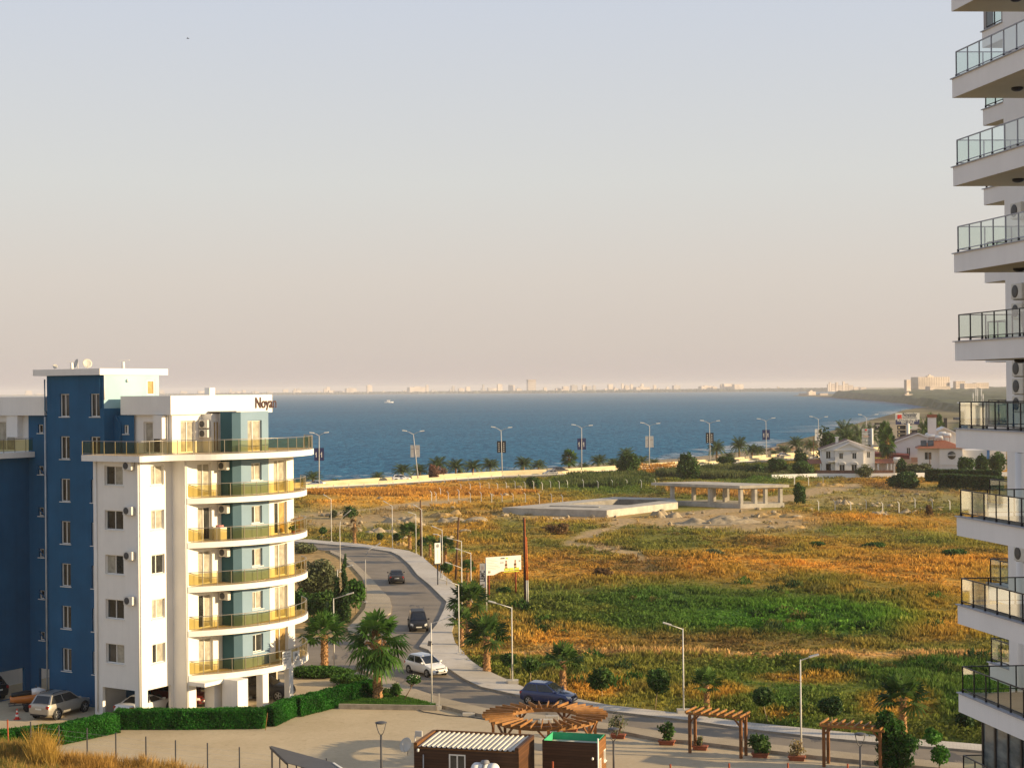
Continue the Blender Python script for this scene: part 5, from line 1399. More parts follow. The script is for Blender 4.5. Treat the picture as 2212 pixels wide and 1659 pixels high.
b = MB(); b.loft([[(x, y*w_, z) for y, z in ((-1, z0), (-.7, z1), (.7, z1), (1, z0))] for x, w_, z0, z1 in ((-.05,.32,1.05,1.4),(.4,.36,1.08,1.5),(.9,.22,1.12,1.3))], 0, True); h = b.build('cowling', M['p_white']); h.parent = js
b = MB(); b.tube((.25,-.4,1.58), (.25,.4,1.58), .03); b.tube((.3,0,1.4), (.25,0,1.58), .04); h = b.build('handlebar', M['trim']); h.parent = js
tr = thing('boat_trailer', 'dark wheeled trailer under the orange jet ski', 'trailer', (c.x, c.y, 0), rad(20))
b = MB(); 
for y in (-.4, .4): b.beam((-1.6, y, .42), (1.2, y, .42), .08)
b.beam((1.2,-.4,.42), (2.2,0,.42), .08); b.beam((1.2,.4,.42), (2.2,0,.42), .08); b.beam((-.4,-.8,.38), (-.4,.8,.38), .08); b.beam((-1.2,-.4,.42), (-1.2,.4,.42), .08); b.tube((2.1,0,.42), (2.1,0,.1), .03)
h = b.build('frame', M['lampdark']); h.parent = tr
for sg in (-1, 1): b = MB(Matrix.Translation((-.4, sg*.85, .26)) @ Matrix.Rotation(math.pi/2, 4, 'X')); b.lathe([(.05,-.08),(.26,-.08),(.26,.08),(.05,.08)], 14); h = b.build('wheel', M['tyre']); h.parent = tr
c = gp(37, 1553); tc_ = thing('traffic_cone', 'red and white traffic cone behind the leaning red post at the left edge', 'cone', c)
b = MB(); b.lathe([(.16,.03),(.13,.18)], 12); b.box(-.2,.2,-.2,.2,0,.03); b.lathe([(.10,.34),(.075,.48)], 12); b.lathe([(.05,.6),(.03,.72)], 12); h = b.build('cone', M['sred']); h.parent = tc_
b = MB(); b.lathe([(.13,.18),(.10,.34)], 12); b.lathe([(.075,.48),(.05,.6)], 12); h = b.build('white_band', M['signwhite']); h.parent = tc_
# ------------------------------------------------------------------ lamps, poles, signs, huts, pergolas
def arm_lamp(label, base, ytop, tip, group='single-arm street lamps', mat='lampwhite', r=.058, box_foot=False, curved=False, extra=None, z0=.14):
    g = gp(base[0], base[1], z0); s = ppm(g.y); t = thing('street_lamp', label, 'lamp', g, 0, group)
    top = dp(base[0]-(base[1]-ytop)*.0105, ytop, g.y); tp = dp(tip[0], tip[1], g.y)
    b = MB()
    if curved:
        b.path([g, g+(top-g)*.82, top-Vector((0,0,.35))+(tp-top)*.06, top+(tp-top)*.3, tp], [r, r*.7, r*.6, r*.55, r*.5], 8)
    else:
        b.path([g, top], [r, r*.62], 8); b.path([top-Vector((0,0,.06)), tp], [r*.55, r*.5], 6)
    b.box(g.x-.16, g.x+.16, g.y-.16, g.y+.16, g.z-.04, g.z+.05)
    b.build('pole', M[mat], t)
    d = (tp-top).normalized(); h = MB(); h.beam(tp-d*.30, tp+d*.30, .24, .10); h.build('lamp_head', M['lampgrey'], t, bevel=.02)
    if box_foot: f = MB(); f.box(g.x-.45, g.x+.45, g.y-.4, g.y+.4, g.z-.02, g.z+.20); f.build('concrete_foot', M['conc'], t)
    if extra == 'flood':
        p = dp(base[0]-4, 1388, g.y); f = MB(); f.beam(p+Vector((-.15,-.15,0)), p+Vector((.1,-.15,-.05)), .1, .34); f.beam(p, p+Vector((.2,0,-.12)), .05); f.build('floodlight', M['lampdark'], t)
    if extra == 'dark_arm':
        p = dp(base[0], 1472, g.y); f = MB(); f.path([p, p+Vector((-.35,0,.12)), p+Vector((-.75,0,.25))], .04, 5); f.build('bracket', M['timberpole'], t)
    return t
arm_lamp('white lamp with a black floodlight at mid height, in front of the white hatchback', (933,1520), 1345, (968,1334), extra='flood', z0=.2)
arm_lamp('lamp on a square concrete foot beside the large round street trees', (1107,1474), 1311, (1063,1300), box_foot=True)
arm_lamp('pale lamp behind the left straight pergola, arm pointing left', (1477,1538), 1357, (1441,1347), box_foot=True)
arm_lamp('white lamp between the two straight pergolas with a small dark bracket', (1731,1629), 1424, (1758,1416), extra='dark_arm', z0=.22)
arm_lamp('lamp at the narrow pavement near the bushy palm, arm pointing left', (992,1411), 1262, (957,1252))
arm_lamp('tall lamp behind the bushy palm, arm pointing left to the road', (998,1330), 1225, (968,1216))
arm_lamp('lamp just right of the white banner', (956,1249), 1144, (938,1138))
arm_lamp('lamp left of the tall timber pole behind the banner', (998,1290), 1168, (971,1163))
arm_lamp('lamp directly left of the vertical lettered sign', (1018,1300), 1194, (989,1186))
arm_lamp('short lamp at the white banner whose arm points left', (952,1252), 1155, (941,1154), r=.055)
arm_lamp('far lamp beyond the bend nearest the curved balconies', (716,1169), 1077, (702,1070))
arm_lamp('far lamp beyond the bend beside the tiny dark tree', (848,1184), 1092, (832,1084))
arm_lamp('far lamp left of the slim timber pole, tall and straight', (899,1196), 1110, (886,1107))
arm_lamp('far lamp right of the slim timber pole', (912,1203), 1100, (897,1092))
arm_lamp('lamp at the inside of the bend, arm rising to the right, before the dark sedan', (735,1235), 1122, (754,1105), curved=True)
arm_lamp('curved lamp standing on the left pavement by the sedan', (790,1300), 1192, (816,1176), curved=True, mat='lampgrey')
arm_lamp('lamp behind the left fan palm with its arm rising to the right', (722,1447), 1292, (756,1282), z0=.0)
arm_lamp('lamp pole between the cypress and the curved balconies', (730,1340), 1230, (756,1222), z0=0, r=.055)

def timber(label, base, top, r=.13, duct=False):
    g = gp(*base); q = dp(top[0], top[1], g.y); t = thing('utility_pole', label, 'pole', g, 0, 'timber utility poles')
    b = MB(); b.path([g-Vector((0,0,.1)), q], [r, r*.75], 9); b.build('pole', M['timberpole'], t)
    if duct:
        d = q-g; b = MB(); b.path([g+d*.30+Vector((.26,-.1,0)), g+d*.78+Vector((.2,-.1,0))], .07, 6); b.path([g+d*.30+Vector((.12,-.14,0)), g+d*.98+Vector((.07,-.14,0))], .045, 6); b.build('orange_duct', M['orange_pipe'], t)
        b = MB(); b.path([g+Vector((.12,-.14,0)), g+d*.30+Vector((.12,-.14,0))], .05, 6); b.path([g+Vector((.27,-.1,0)), g+d*.30+Vector((.27,-.1,0))], .08, 6); b.build('metal_guard', M['lampgrey'], t)
    return t
timber('tall dark timber pole with orange cable ducts standing in the field', (1135,1311), (1132,1117), .15, True)
timber('slim timber pole beyond the bend between two far lamps', (909,1203), (908,1080), .12)
timber('leaning timber pole behind the lamps near the lettered sign', (984,1255), (991,1117), .14)

# --- billboard with printed figures
g = gp(1101,1288); bb = thing('billboard', 'wide white billboard with printed text lines and two figures in the field', 'billboard', g)
Yb = g.y; bl_, br_, tl_, tr_ = dp(1050,1243,Yb), dp(1126,1241,Yb+2.0), dp(1050,1204,Yb), dp(1126,1202,Yb+2.0)
rt = (br_-bl_); rt.z = 0; Wd = rt.length; rt.normalize(); nb_ = Vector((rt.y, -rt.x, 0)); Ht = tl_.z-bl_.z
def panel(parent, name, mat, O, rt, x0, x1, z0, z1, th=.08, off=0):
    n = Vector((rt.y, -rt.x, 0)); b = MB(); c = O+rt*(x0+x1)/2+Vector((0,0,(z0+z1)/2))+n*off
    b.beam(c-rt*(x1-x0)/2, c+rt*(x1-x0)/2, th, z1-z0); return b.build(name, M[mat], parent)
b = MB(); O = bl_
pts = [(0,0),(Wd*.22,-.0),(Wd*.42,Ht*.17),(Wd,Ht*.2),(Wd,Ht),(0,Ht)]
fr_ = [O+rt*x+Vector((0,0,z)) for x, z in pts]; bk = [p-nb_*.1 for p in fr_]
b.face(fr_); b.face(bk[::-1])
for i in range(len(pts)): j = (i+1) % len(pts); b.face([fr_[i], bk[i], bk[j], fr_[j]])
b.build('panel', M['signwhite'], bb)
for x0 in (Wd*.86, Wd*.10): 
    q = O+rt*x0-nb_*.18; b = MB(); b.tube((q.x, q.y, 0), (q.x, q.y, O.z+Ht*.8), .09, .08); b.build('post', M['rust'], bb)
for k, ww in enumerate((.24,.30,.21,.27,.33,.36,.25)): panel(bb, 'text_line', 'sgrey', O, rt, Wd*.03, Wd*(.03+ww), Ht*(.84-k*.09), Ht*(.865-k*.09), .004, .012)
for x in (.57, .83):
    panel(bb, 'printed_hair', 'timberpole', O, rt, Wd*(x-.018), Wd*(x+.022), Ht*.52, Ht*.76, .004, .010)
    panel(bb, 'printed_skin', 'skin', O, rt, Wd*(x-.03), Wd*(x+.03), Ht*.34, Ht*.57, .004, .014); panel(bb, 'printed_skin', 'skin', O, rt, Wd*(x-.013), Wd*(x+.012), Ht*.57, Ht*.71, .004, .017)
    panel(bb, 'printed_top', 'timberpole', O, rt, Wd*(x-.035), Wd*(x+.03), Ht*.46, Ht*.57, .004, .020); panel(bb, 'printed_shorts', 'timberpole', O, rt, Wd*(x-.03), Wd*(x+.035), Ht*.31, Ht*.38, .004, .022)
for x in (.52, .66, .81): panel(bb, 'lime_box', 'slime', O, rt, Wd*x, Wd*(x+.125), Ht*.20, Ht*.33, .004, .026)
panel(bb, 'lime_strip', 'slime', O, rt, Wd*.5, Wd*.94, Ht*.10, Ht*.15, .04, -.02); panel(bb, 'printed_leaf', 'ink', O, rt, Wd*.41, Wd*.53, Ht*.86, Ht*.92, .004, .012); panel(bb, 'printed_ring', 'sgrey', O, rt, Wd*.40, Wd*.50, Ht*.60, Ht*.70, .004, .012)
panel(bb, 'lime_strip', 'slime', O, rt, Wd*.56, Wd*.62, Ht*.84, Ht*.92, .004, .012); panel(bb, 'printed_ring', 'citygrey', O, rt, Wd*.93, Wd*.98, Ht*.64, Ht*.74, .004, .012)
panel(bb, 'printed_mark', 'timberpole', O, rt, Wd*.065, Wd*.085, Ht*.12, Ht*.24, .004, .012); panel(bb, 'printed_mark', 'timberpole', O, rt, Wd*.10, Wd*.12, Ht*.12, Ht*.24, .004, .012)
# --- vertical lettered sign
g = gp(1051,1318); sg_ = thing('lettered_sign', 'narrow upright grey sign with sideways letters LBMC on a pale post', 'sign', g)
Y_ = g.y; a, c = dp(1037,1269,Y_), dp(1049.5,1268.8,Y_); tz = dp(1037,1217,Y_).z-a.z; rt2 = (c-a); rt2.z = 0; W2 = rt2.length; rt2.normalize()
b = MB(); b.tube(g, (g.x, g.y, a.z+tz+.3), .07, .06); b.build('post', M['lampwhite'], sg_)
b = MB(); cc_ = a+rt2*W2/2+Vector((0,0,tz/2)); b.beam(cc_-rt2*W2/2, cc_+rt2*W2/2, .07, tz); b.build('panel', pbr('grey_sign_panel', (.52,.51,.50), .5, .04, 1), sg_)
n2 = Vector((rt2.y, -rt2.x, 0)); text('LBMC', .62, a+rt2*(W2*.84)+n2*.045+Vector((0,0,tz*.245)), (0,0,1), -rt2, sg_, 'ink', depth=.003, width=tz*.46, bold=.012)
b = MB(); 
for k in range(2):
    z = .50+k*.0; xx_ = W2*(.25+.26*k); O_ = a+n2*.045+rt2*xx_; b.beam(O_+Vector((0,0,tz*.12)), O_+rt2*.17+Vector((0,0,tz*.155)), .01, .07, 0, n2); b.beam(O_+Vector((0,0,tz*.12)), O_+rt2*.17+Vector((0,0,tz*.085)), .01, .07, 0, n2)
b.build('arrow_mark', M['rust'], sg_)
for k in range(3): panel(sg_, 'text_line', 'skin', a, rt2, W2*(.34+.14*k), W2*(.38+.14*k), tz*.74, tz*.9, .004, .045)
# --- white banner on a short stand
g = gp(946,1266); wb = thing('white_banner', 'upright white banner with a round emblem beside the far pavement', 'banner', g)
Y_ = g.y; a, c = dp(939,1217,Y_), dp(951.5,1216.6,Y_+.45); tz = dp(937,1173,Y_).z-a.z; rt3 = (c-a); rt3.z = 0; W3 = rt3.length; rt3.normalize(); n3 = Vector((rt3.y, -rt3.x, 0))
b = MB(); cc_ = a+rt3*W3/2+Vector((0,0,tz/2)); b.beam(cc_-rt3*W3/2, cc_+rt3*W3/2, .08, tz); b.build('panel', M['signwhite'], wb)
b = MB(); b.tube((cc_.x, cc_.y, 0), (cc_.x, cc_.y, a.z), .07); b.beam(a+rt3*-.1-Vector((0,0,.06)), a+rt3*(W3+.1)-Vector((0,0,.06)), .3, .06); b.build('post', M['lampdark'], wb)
b = MB(); R = n3.to_track_quat('Z','Y').to_matrix().to_4x4(); R.translation = cc_+n3*.045+Vector((0,0,tz*.36)); b.lathe([(.24,0),(.24,.004),(.17,.004),(.17,0)], 18, R); b.lathe([(.001,0),(.09,.003),(.001,.004)], 12, R); b.build('emblem', M['sgrey'], wb)
panel(wb, 'text_line', 'sgrey', a, rt3, W3*.45, W3*.55, tz*.18, tz*.66, .004, .045)

# --- huts
def hut(label, FLp, FRp, BRp, h, mats, name):
    a = gp(*FLp, h); c = gp(*FRp, h); d = gp(*BRp, h); a.z = c.z = d.z = 0
    e = (c-a); W_ = e.length; e.normalize(); n = Vector((-e.y, e.x, 0)); D_ = max(2.2, (d-c).dot(n))
    Mx = Matrix(((e.x, n.x, 0, a.x), (e.y, n.y, 0, a.y), (0, 0, 1, 0), (0, 0, 0, 1)))
    return thing(name, label, 'hut', a), Mx, W_, D_
h1, MX, Wh, Dh = hut('long dark brown wooden hut with a ribbed cream roof', Z6(457,515), Z6(1180,553), Z6(1305,462), 2.75, None, 'wooden_hut')
b = MB(MX); facade(b, (0,0), (1,0), Wh, 0, 2.5, [(2.0,2.95,.75,2.28)], nin=(0,1), dep=.08)
b.face([(0,0,0),(0,0,2.5),(0,Dh,2.5),(0,Dh,0)]); b.face([(0,Dh,0),(Wh,Dh,0),(Wh,Dh,2.5),(0,Dh,2.5)]); b.build('wall', M['hut'], h1)
b = MB(MX); b.face([(Wh,0,0),(Wh,Dh,0),(Wh,Dh,2.5),(Wh,0,2.5)]); b.build('end_wall', M['hut2'], h1)
window(h1, (0,0), (1,0), (0,1), (2.0,2.95,.75,2.28), curt=(0,0), dep=.09, M4=MX, fw=.07)
b = MB(MX); n_ = int(Wh/.30)
pts = []
for i in range(n_):
    x = .25+i*(Wh-.5)/n_; p_ = (Wh-.5)/n_; pts += [(x, 2.66), (x+p_*.5, 2.66), (x+p_*.62, 2.735), (x+p_*.88, 2.735)]
pts.append((Wh-.25, 2.66))
for (x0, z0), (x1, z1) in zip(pts, pts[1:]): b.face([(x0,-.06,z0-.05),(x1,-.06,z1-.05),(x1,Dh-.1,z1+.03),(x0,Dh-.1,z0+.03)])
b.build('roof', M['roofsheet'], h1)
b = MB(MX); b.box(.0, .2, -.04, Dh, 2.5, 2.80); b.box(Wh-.2, Wh, -.04, Dh, 2.5, 2.80, 1); b.box(.2, Wh-.2, Dh-.1, Dh, 2.5, 2.82); b.box(0.2, Wh-.2, .0, Dh-.1, 2.49, 2.56); b.build('roof_edge', [M['hutend'], M['hut2']], h1)
b = MB(MX); b.tube((.58,-.12,.2), (.58,-.12,2.2), .035); b.build('pipe', M['pipe'], h1)
b = MB(MX @ Matrix.Translation((.28,-.12,2.42))); b.lathe([(.001,-.1),(.07,-.06),(.07,.06),(.001,.1)], 10); b.build('wall_lamp', M['upvc'], h1)
dsh = thing('satellite_dish', 'large satellite dish at the left end of the long hut', 'satellite dish', MX @ Vector((-.35,.5,2.5)))
dish(dsh, MX @ Vector((-.5,.3,2.55)), .42, (-.55,-.70,.42))
b = MB(MX); b.tube((-.06,.4,1.6), (-.06,.4,3.1), .035); b.box(-.05,.35,.35,.45,3.05,3.35); b.build('mast', M['lampgrey'], dsh)
wt = thing('water_tank', 'white plastic water tank standing before the long hut', 'water tank', MX @ Vector((Wh*.73,-1.2,0)))
tz_ = 1.55; Rm = MX @ Matrix.Translation((Wh*.73-.72,-1.0,tz_)) @ Matrix.Rotation(math.pi/2, 4, 'Y')
b = MB(Rm); b.lathe([(.02,-.07),(.3,-.05),(.50,.03),(.58,.12),(.60,.2),(.60,.42),(.56,.44),(.56,.50),(.60,.52),(.60,.92),(.56,.94),(.56,1.0),(.60,1.02),(.60,1.24),(.58,1.32),(.50,1.41),(.3,1.49),(.02,1.51)], 26)
tb__ = b.build('tank', M['plastic_white'], wt)
b = MB(Rm); b.lathe([(.605,.66),(.615,.67),(.615,.80),(.605,.81)], 26); b.build('strap', M['plastic_grey'], wt)
b = MB(MX @ Matrix.Translation((Wh*.73,-1.0,tz_+.58))); b.lathe([(.24,0),(.24,.08),(.20,.10),(.20,.14),(.001,.16)], 18); b.build('lid', M['plastic_grey'], wt)
b = MB(MX)
for x in (-.55,.5):
    for y in (-1.4,-.6): b.beam((Wh*.73+x, y, 0), (Wh*.73+x, y, 1.1), .07)
b.box(Wh*.73-.75, Wh*.73+.75, -1.5, -.5, .93, .99); b.build('stand', M['lampdark'], wt)
h2, MY, W2h, D2h = hut('small brown hut with a bright green lined open roof', Z6(1342,492), Z6(1722,512), Z6(1838,456), 2.75, None, 'wooden_hut')
b = MB(MY); b.face([(0,0,0),(W2h,0,0),(W2h,0,2.75),(0,0,2.75)]); b.face([(0,0,0),(0,0,2.75),(0,D2h,2.75),(0,D2h,0)]); b.face([(0,D2h,0),(W2h,D2h,0),(W2h,D2h,2.75),(0,D2h,2.75)]); b.build('wall', M['hut'], h2)
b = MB(MY); hw = [(.5,.95,1.1,1.75),(1.6,2.1,1.35,2.0)]; facade(b, (W2h,0), (0,1), D2h, 0, 2.75, hw, nin=(-1,0), dep=.08); b.build('end_wall', M['hutend'], h2)
for h in hw: window(h2, (W2h,0), (0,1), (-1,0), h, curt=(0,0), dep=.09, M4=MY, fw=.06)
b = MB(MY); t_ = .07
for x0, x1, y0, y1 in ((t_,W2h-t_,D2h-t_-.02,D2h-t_),(W2h-t_-.02,W2h-t_,t_,D2h-t_-.03),(t_,t_+.02,t_,D2h-t_-.03)): b.box(x0, x1, y0, y1, 2.32, 2.77)
b.build('roof_lining', M['green_paint'], h2)
b = MB(MY); b.box(.11, W2h-.11, .02, D2h-.11, 2.28, 2.36); b.build('roof', M['roofsheet'], h2)
b = MB(MY); b.tube((W2h+.04,-.02,0), (W2h+.04,-.02,3.0), .045); b.build('pipe', M['upvc'], h2)
b = MB(MY @ Matrix.Translation((W2h-.25,-.1,1.9))); b.lathe([(.001,-.09),(.06,-.05),(.06,.05),(.001,.09)], 10); b.build('wall_lamp', M['upvc'], h2)

# --- round pergola: radiating rafters on two ring beams
Yp = F*(H-2.75)/(1541-840.3); pc = dp(1177,1541,Yp); pcg = Vector((pc.x, pc.y, 0)); Rp = 3.75
rp = thing('round_pergola', 'round timber pergola of radiating rafters on braced posts', 'pergola', pcg)
def ringbeam(R, z, w_, h_, nm):
    b = MB(Matrix.Translation(pcg)); pts = [(R*math.cos(t), R*math.sin(t)) for t in [2*math.pi*i/24 for i in range(24)]]
    for p, q in zip(pts, pts[1:]+pts[:1]): b.beam((p[0], p[1], z), (q[0], q[1], z), w_, h_)
    return b.build(nm, M['pergola'], rp)
ringbeam(3.15, 2.52, .12, .26, 'ring_beam'); ringbeam(2.2, 2.52, .1, .22, 'ring_beam')
for i in range(38):
    a = 2*math.pi*i/38; d = Vector((math.cos(a), math.sin(a), 0)); b = MB(Matrix.Translation(pcg))
    b.beam(d*1.95+Vector((0,0,2.74+.05*math.sin(i*3))), d*Rp+Vector((0,0,2.70)), .06, .15); b.build('rafter', M['pergola'], rp)
for i in range(7):
    a = 2*math.pi*(i+.3)/7; d = Vector((math.cos(a), math.sin(a), 0)); s_ = Vector((-d.y, d.x, 0)); b = MB(Matrix.Translation(pcg)); p = d*3.15
    b.beam(p, p+Vector((0,0,2.4)), .17)
    for sg in (-1, 1): b.beam(p+Vector((0,0,1.75)), p+s_*sg*.62+Vector((0,0,2.42)), .10)
    b.build('post', M['pergola_post'], rp)

# --- two straight pergolas
def pergola(label, PL, PR, DL, h, nraf, group='straight timber pergolas'):
    a, c, d = gp(*PL), gp(*PR), gp(*DL); e = (c-a); W_ = e.length; e.normalize(); n = Vector((-e.y, e.x, 0)); D_ = abs((d-a).dot(n))
    Mx = Matrix(((e.x, n.x, 0, a.x), (e.y, n.y, 0, a.y), (0, 0, 1, 0), (0, 0, 0, 1)))
    t = thing('pergola', label, 'pergola', a, 0, group)
    for x in (0, W_):
        for y in (0, D_):
            b = MB(Mx); b.beam((x, y, 0), (x, y, h-.16), .16); sx_ = 1 if x == 0 else -1
            b.beam((x, y, h-.62), (x+sx_*.42, y, h-.14), .09); b.build('post', M['pergola_post'], t)
    for y in (0, D_): b = MB(Mx); b.beam((-.25, y, h-.07), (W_+.25, y, h-.07), .08, .14); b.build('beam', M['pergola'], t)
    for i in range(nraf):
        x = -.1+(W_+.2)*i/(nraf-1); b = MB(Mx); b.beam((x, -.45, h+.09), (x, D_+.45, h+.08), .075, .11); b.build('rafter', M['pergola'], t)
    return t, Mx, W_, D_
pergola('straight timber pergola beside the round one, left of the pair', Z7(308,875), Z7(633,910), Z7(377,860), 2.45, 8)
pergola('straight timber pergola overgrown at its right end by a climbing plant', Z7(1161,963), Z7(1520,1000), Z7(1226,945), 2.45, 8)

# --- planters
for args in ((('terracotta planter in front of the first straight pergola, holding a feathery green bush'), Z7(160,822), 1.5, 44, GREEN, 700, .13, 'feathery green potted bush left of the first straight pergola'),
             (('terracotta planter between the posts of the left pergola, holding a thin shrub'), Z7(372,855), 1.4, 26, OLIVE, 200, .09, 'thin potted shrub between the posts of the left pergola'),
             (('terracotta planter at the right post of the left pergola, holding a broad dark bush'), Z7(755,902), 1.5, 48, GREEN, 900, .16, 'broad dark potted bush at the right post of the left pergola'),
             (('terracotta planter beside the white lamp base, holding a dry yellow shrub'), Z7(988,922), 1.5, 48, [(.22,.17,.06),(.34,.25,.09),(.42,.33,.14)], 420, .08, 'dry yellow potted shrub beside the white lamp base'),
             (('terracotta planter behind the round pergola post, holding a spiky plant'), Z6(1545,430), 1.2, 17, GREEN, 260, .16, 'small spiky potted plant under the round pergola'),
             (('terracotta planter right of the green lined hut, holding a grey olive sapling'), Z6(1865,478), 1.4, 52, OLIVE, 420, .08, 'grey green potted olive sapling right of the green lined hut')):
    lb, base, w_, hpx, cols, n, lf, pl_lab = args
    g = gp(*base); s = ppm(g.y); t = thing('planter', lb, 'planter', g, rad(-15), 'terracotta planters along the lot')
    b = MB(); w_ *= .64; r0, r1, hh = w_*.44, w_*.5, .24
    b.loft([[(-r0,-r0*.5,0),(r0,-r0*.5,0),(r0,r0*.5,0),(-r0,r0*.5,0)],[(-r1,-r1*.5,hh),(r1,-r1*.5,hh),(r1,r1*.5,hh),(-r1,r1*.5,hh)]], 0)
    b.box(-r1-.03, r1+.03, -r1*.5-.03, r1*.5+.03, hh-.06, hh+.02); o = b.build('box', M['terracotta']); o.parent = t
    H_ = hpx/s; R = H_*.52
    bush('potted_shrub', pl_lab, g+Vector((0,0,.18)), (R, R, H_*.6), cols, n, lf, 'shrubs in the lot planters', 'plant', 9, True, .9)
# climbing plant, bright sapling
g = gp(*Z7(1610,985)); vt = thing('climbing_plant', 'bright green climbing plant covering the right end of the right pergola', 'plant', g)
c = np.array(g); V, Fc, C = leaf_cloud(4200, [(c+np.array([dx, 0, z]), np.array([r, .7, .5])) for dx, z, r in ((0,.5,1.25),(.05,1.2,1.2),(-.05,1.9,1.1),(-.25,2.5,.95),(-.5,3.0,.55),(.4,1.5,1.2))], .13, [(.015,.05,.008),(.03,.10,.012),(.06,.17,.02)], .6); npmesh('foliage', V, Fc, M['leaf'], vt, C)
b = MB(); b.path([g, g+Vector((-.2,0,1.4)), g+Vector((-.5,0,2.8))], [.06,.04,.02], 5); b.build('stem', M['bark'], vt)
g = gp(*Z7(1895,1010)); sp_ = thing('sapling', 'bright green two-tiered sapling near the tower base', 'tree', g)
c = np.array(g); V, Fc, C = leaf_cloud(1300, [(c+np.array([.05,0,1.1]), np.array([.55,.5,.55])), (c+np.array([-.35,0,2.1]), np.array([.55,.5,.40])), (c+np.array([-.5,0,2.45]), np.array([.25,.25,.2]))], .12, [(.03,.11,.012),(.06,.19,.02),(.09,.25,.03)], .5); npmesh('crown', V, Fc, M['leaf'], sp_, C)
b = MB(); b.path([g, g+Vector((0,0,1)), g+Vector((-.3,0,2.1))], [.04,.03,.02], 5); b.build('trunk', M['bark'], sp_)

# --- park lamps with a U-shaped head
def park_lamp(label, x, ytop, Y, group='charcoal park lamps'):
    q = dp(x, ytop, Y); t = thing('park_lamp', label, 'lamp', (q.x, q.y, 0), 0, group); z = q.z
    b = MB(); b.tube((q.x,q.y,0), (q.x,q.y,z-.72), .07, .06, 10); b.tube((q.x,q.y,0), (q.x,q.y,.8), .09, .085, 10); b.build('pole', M['lampdark'], t)
    b = MB()
    for sg in (-1, 1): b.path([(q.x,q.y,z-.74), (q.x+sg*.11,q.y,z-.62), (q.x+sg*.2,q.y,z-.38), (q.x+sg*.27,q.y,z-.06)], .028, 6)
    b.build('fork', M['lampdark'], t)
    b = MB(Matrix.Translation((q.x,q.y,z-.06))); b.lathe([(.001,-.03),(.26,-.03),(.33,0),(.33,.03),(.2,.07),(.001,.09)], 18); b.build('lamp_head', M['lampdark'], t)
park_lamp('charcoal forked park lamp left of the long hut, alone on the lot', 823, 1558.5, 86)
park_lamp('charcoal forked park lamp standing at the corner of the green lined hut', 1325, 1572, 88)
park_lamp('charcoal forked park lamp in front of the overgrown pergola', 1858, 1583, 85)

# --- dark lattice car port in the foreground
cp = thing('lattice_canopy', 'dark lattice canopy on thin posts at the bottom of the lot', 'canopy', gp(700,1700))
Z0 = 2.5; a = gp(584,1611.5,Z0); c = gp(678,1631,Z0); d = gp(640,1665,Z0); e_ = c-a; f_ = (gp(597,1618,Z0)-a); f_ = (d-a).normalized()*4.0
far_e = (c-a).normalized()
def P_(s, t): 
    q = a + far_e*s*5.2 + f_*t; return q - Vector((0,0,.22*s))
b = MB()
for i in range(14):
    t = i/13; b.beam(P_(0,t), P_(1,t), .20, .03)
for i in range(5):
    s = i/4; b.beam(P_(s,0)-Vector((0,0,.08)), P_(s,1)-Vector((0,0,.08)), .08, .10)
b.build('lattice', M['lampdark'], cp)
b = MB(); b.beam(P_(.96,.02)+Vector((0,0,.04)), P_(1,.30)+Vector((0,0,.04)), .12, .05); b.build('edge_strip', M['signwhite'], cp)
for s in (.02, .5, .98):
    for t in (.04, .5, .96): q = P_(s, t); b = MB(); b.beam((q.x,q.y,0), (q.x,q.y,q.z-.1), .06); b.build('post', M['lampdark'], cp)

# --- wire fence posts along the foreground, red posts
fg = 'dark posts of the foreground wire fence'
posts = [(66,1558),(127,1566),(188,1572),(250,1582),(315,1590),(379,1598),(448,1604),(517,1613),(587,1620),(640,1628),(705,1637)]
prev = None
for i, (x, yt) in enumerate(posts):
    q = dp(x, yt, 97.5-i*1.05); q = Vector((q.x, q.y, 0)); zt = dp(x, yt, q.y).z
    t = MB(); t.beam(q, (q.x, q.y, zt), .07); tag(t.build('fence_post', M['lampdark']), 'dark wire-fence post, %s from the left along the foreground' % nth(i), 'post', fg)
    if prev:
        wv = MB()
        for k in range(5): wv.path([(prev[0].x, prev[0].y, .3+k*.3), (q.x, q.y, .3+k*.3)], .005, 3, 0, False)
        tag(wv.build('fence_wire', M['lampgrey']), 'thin fence wires in the foreground, %s span from the left' % nth(i-1), 'fence', 'spans of the foreground wire fence')
    prev = (q,)
q = dp(18, 1573, 97); b = MB(); b.path([(q.x+.03,q.y,0), (q.x,q.y,q.z-1.3), (q.x-.05,q.y,q.z+.55)], .05, 8); tag(b.build('red_post', M['rust']), 'rusty red post at the left edge above the weeds', 'post')
q = gp(573,1577); b = MB(); b.path([q, q+Vector((.1,0,.7)), q+Vector((.16,0,1.15))], .02, 5); tag(b.build('cane', M['pergola']), 'thin cane stuck in the ground at the hedge corner', 'stick')
for i, x in enumerate((1194, 1448, 1575, 1702, 1831)):
    yt = (1644,1650,1648,1647,1649)[i]; q = dp(x, yt, 84); b = MB(); b.tube((q.x,q.y,0), (q.x,q.y,q.z), .05, .05, 8); tag(b.build('red_post', M['rust']), 'short red post at the bottom edge, %s from the left' % nth(i), 'post', 'red posts along the bottom edge')
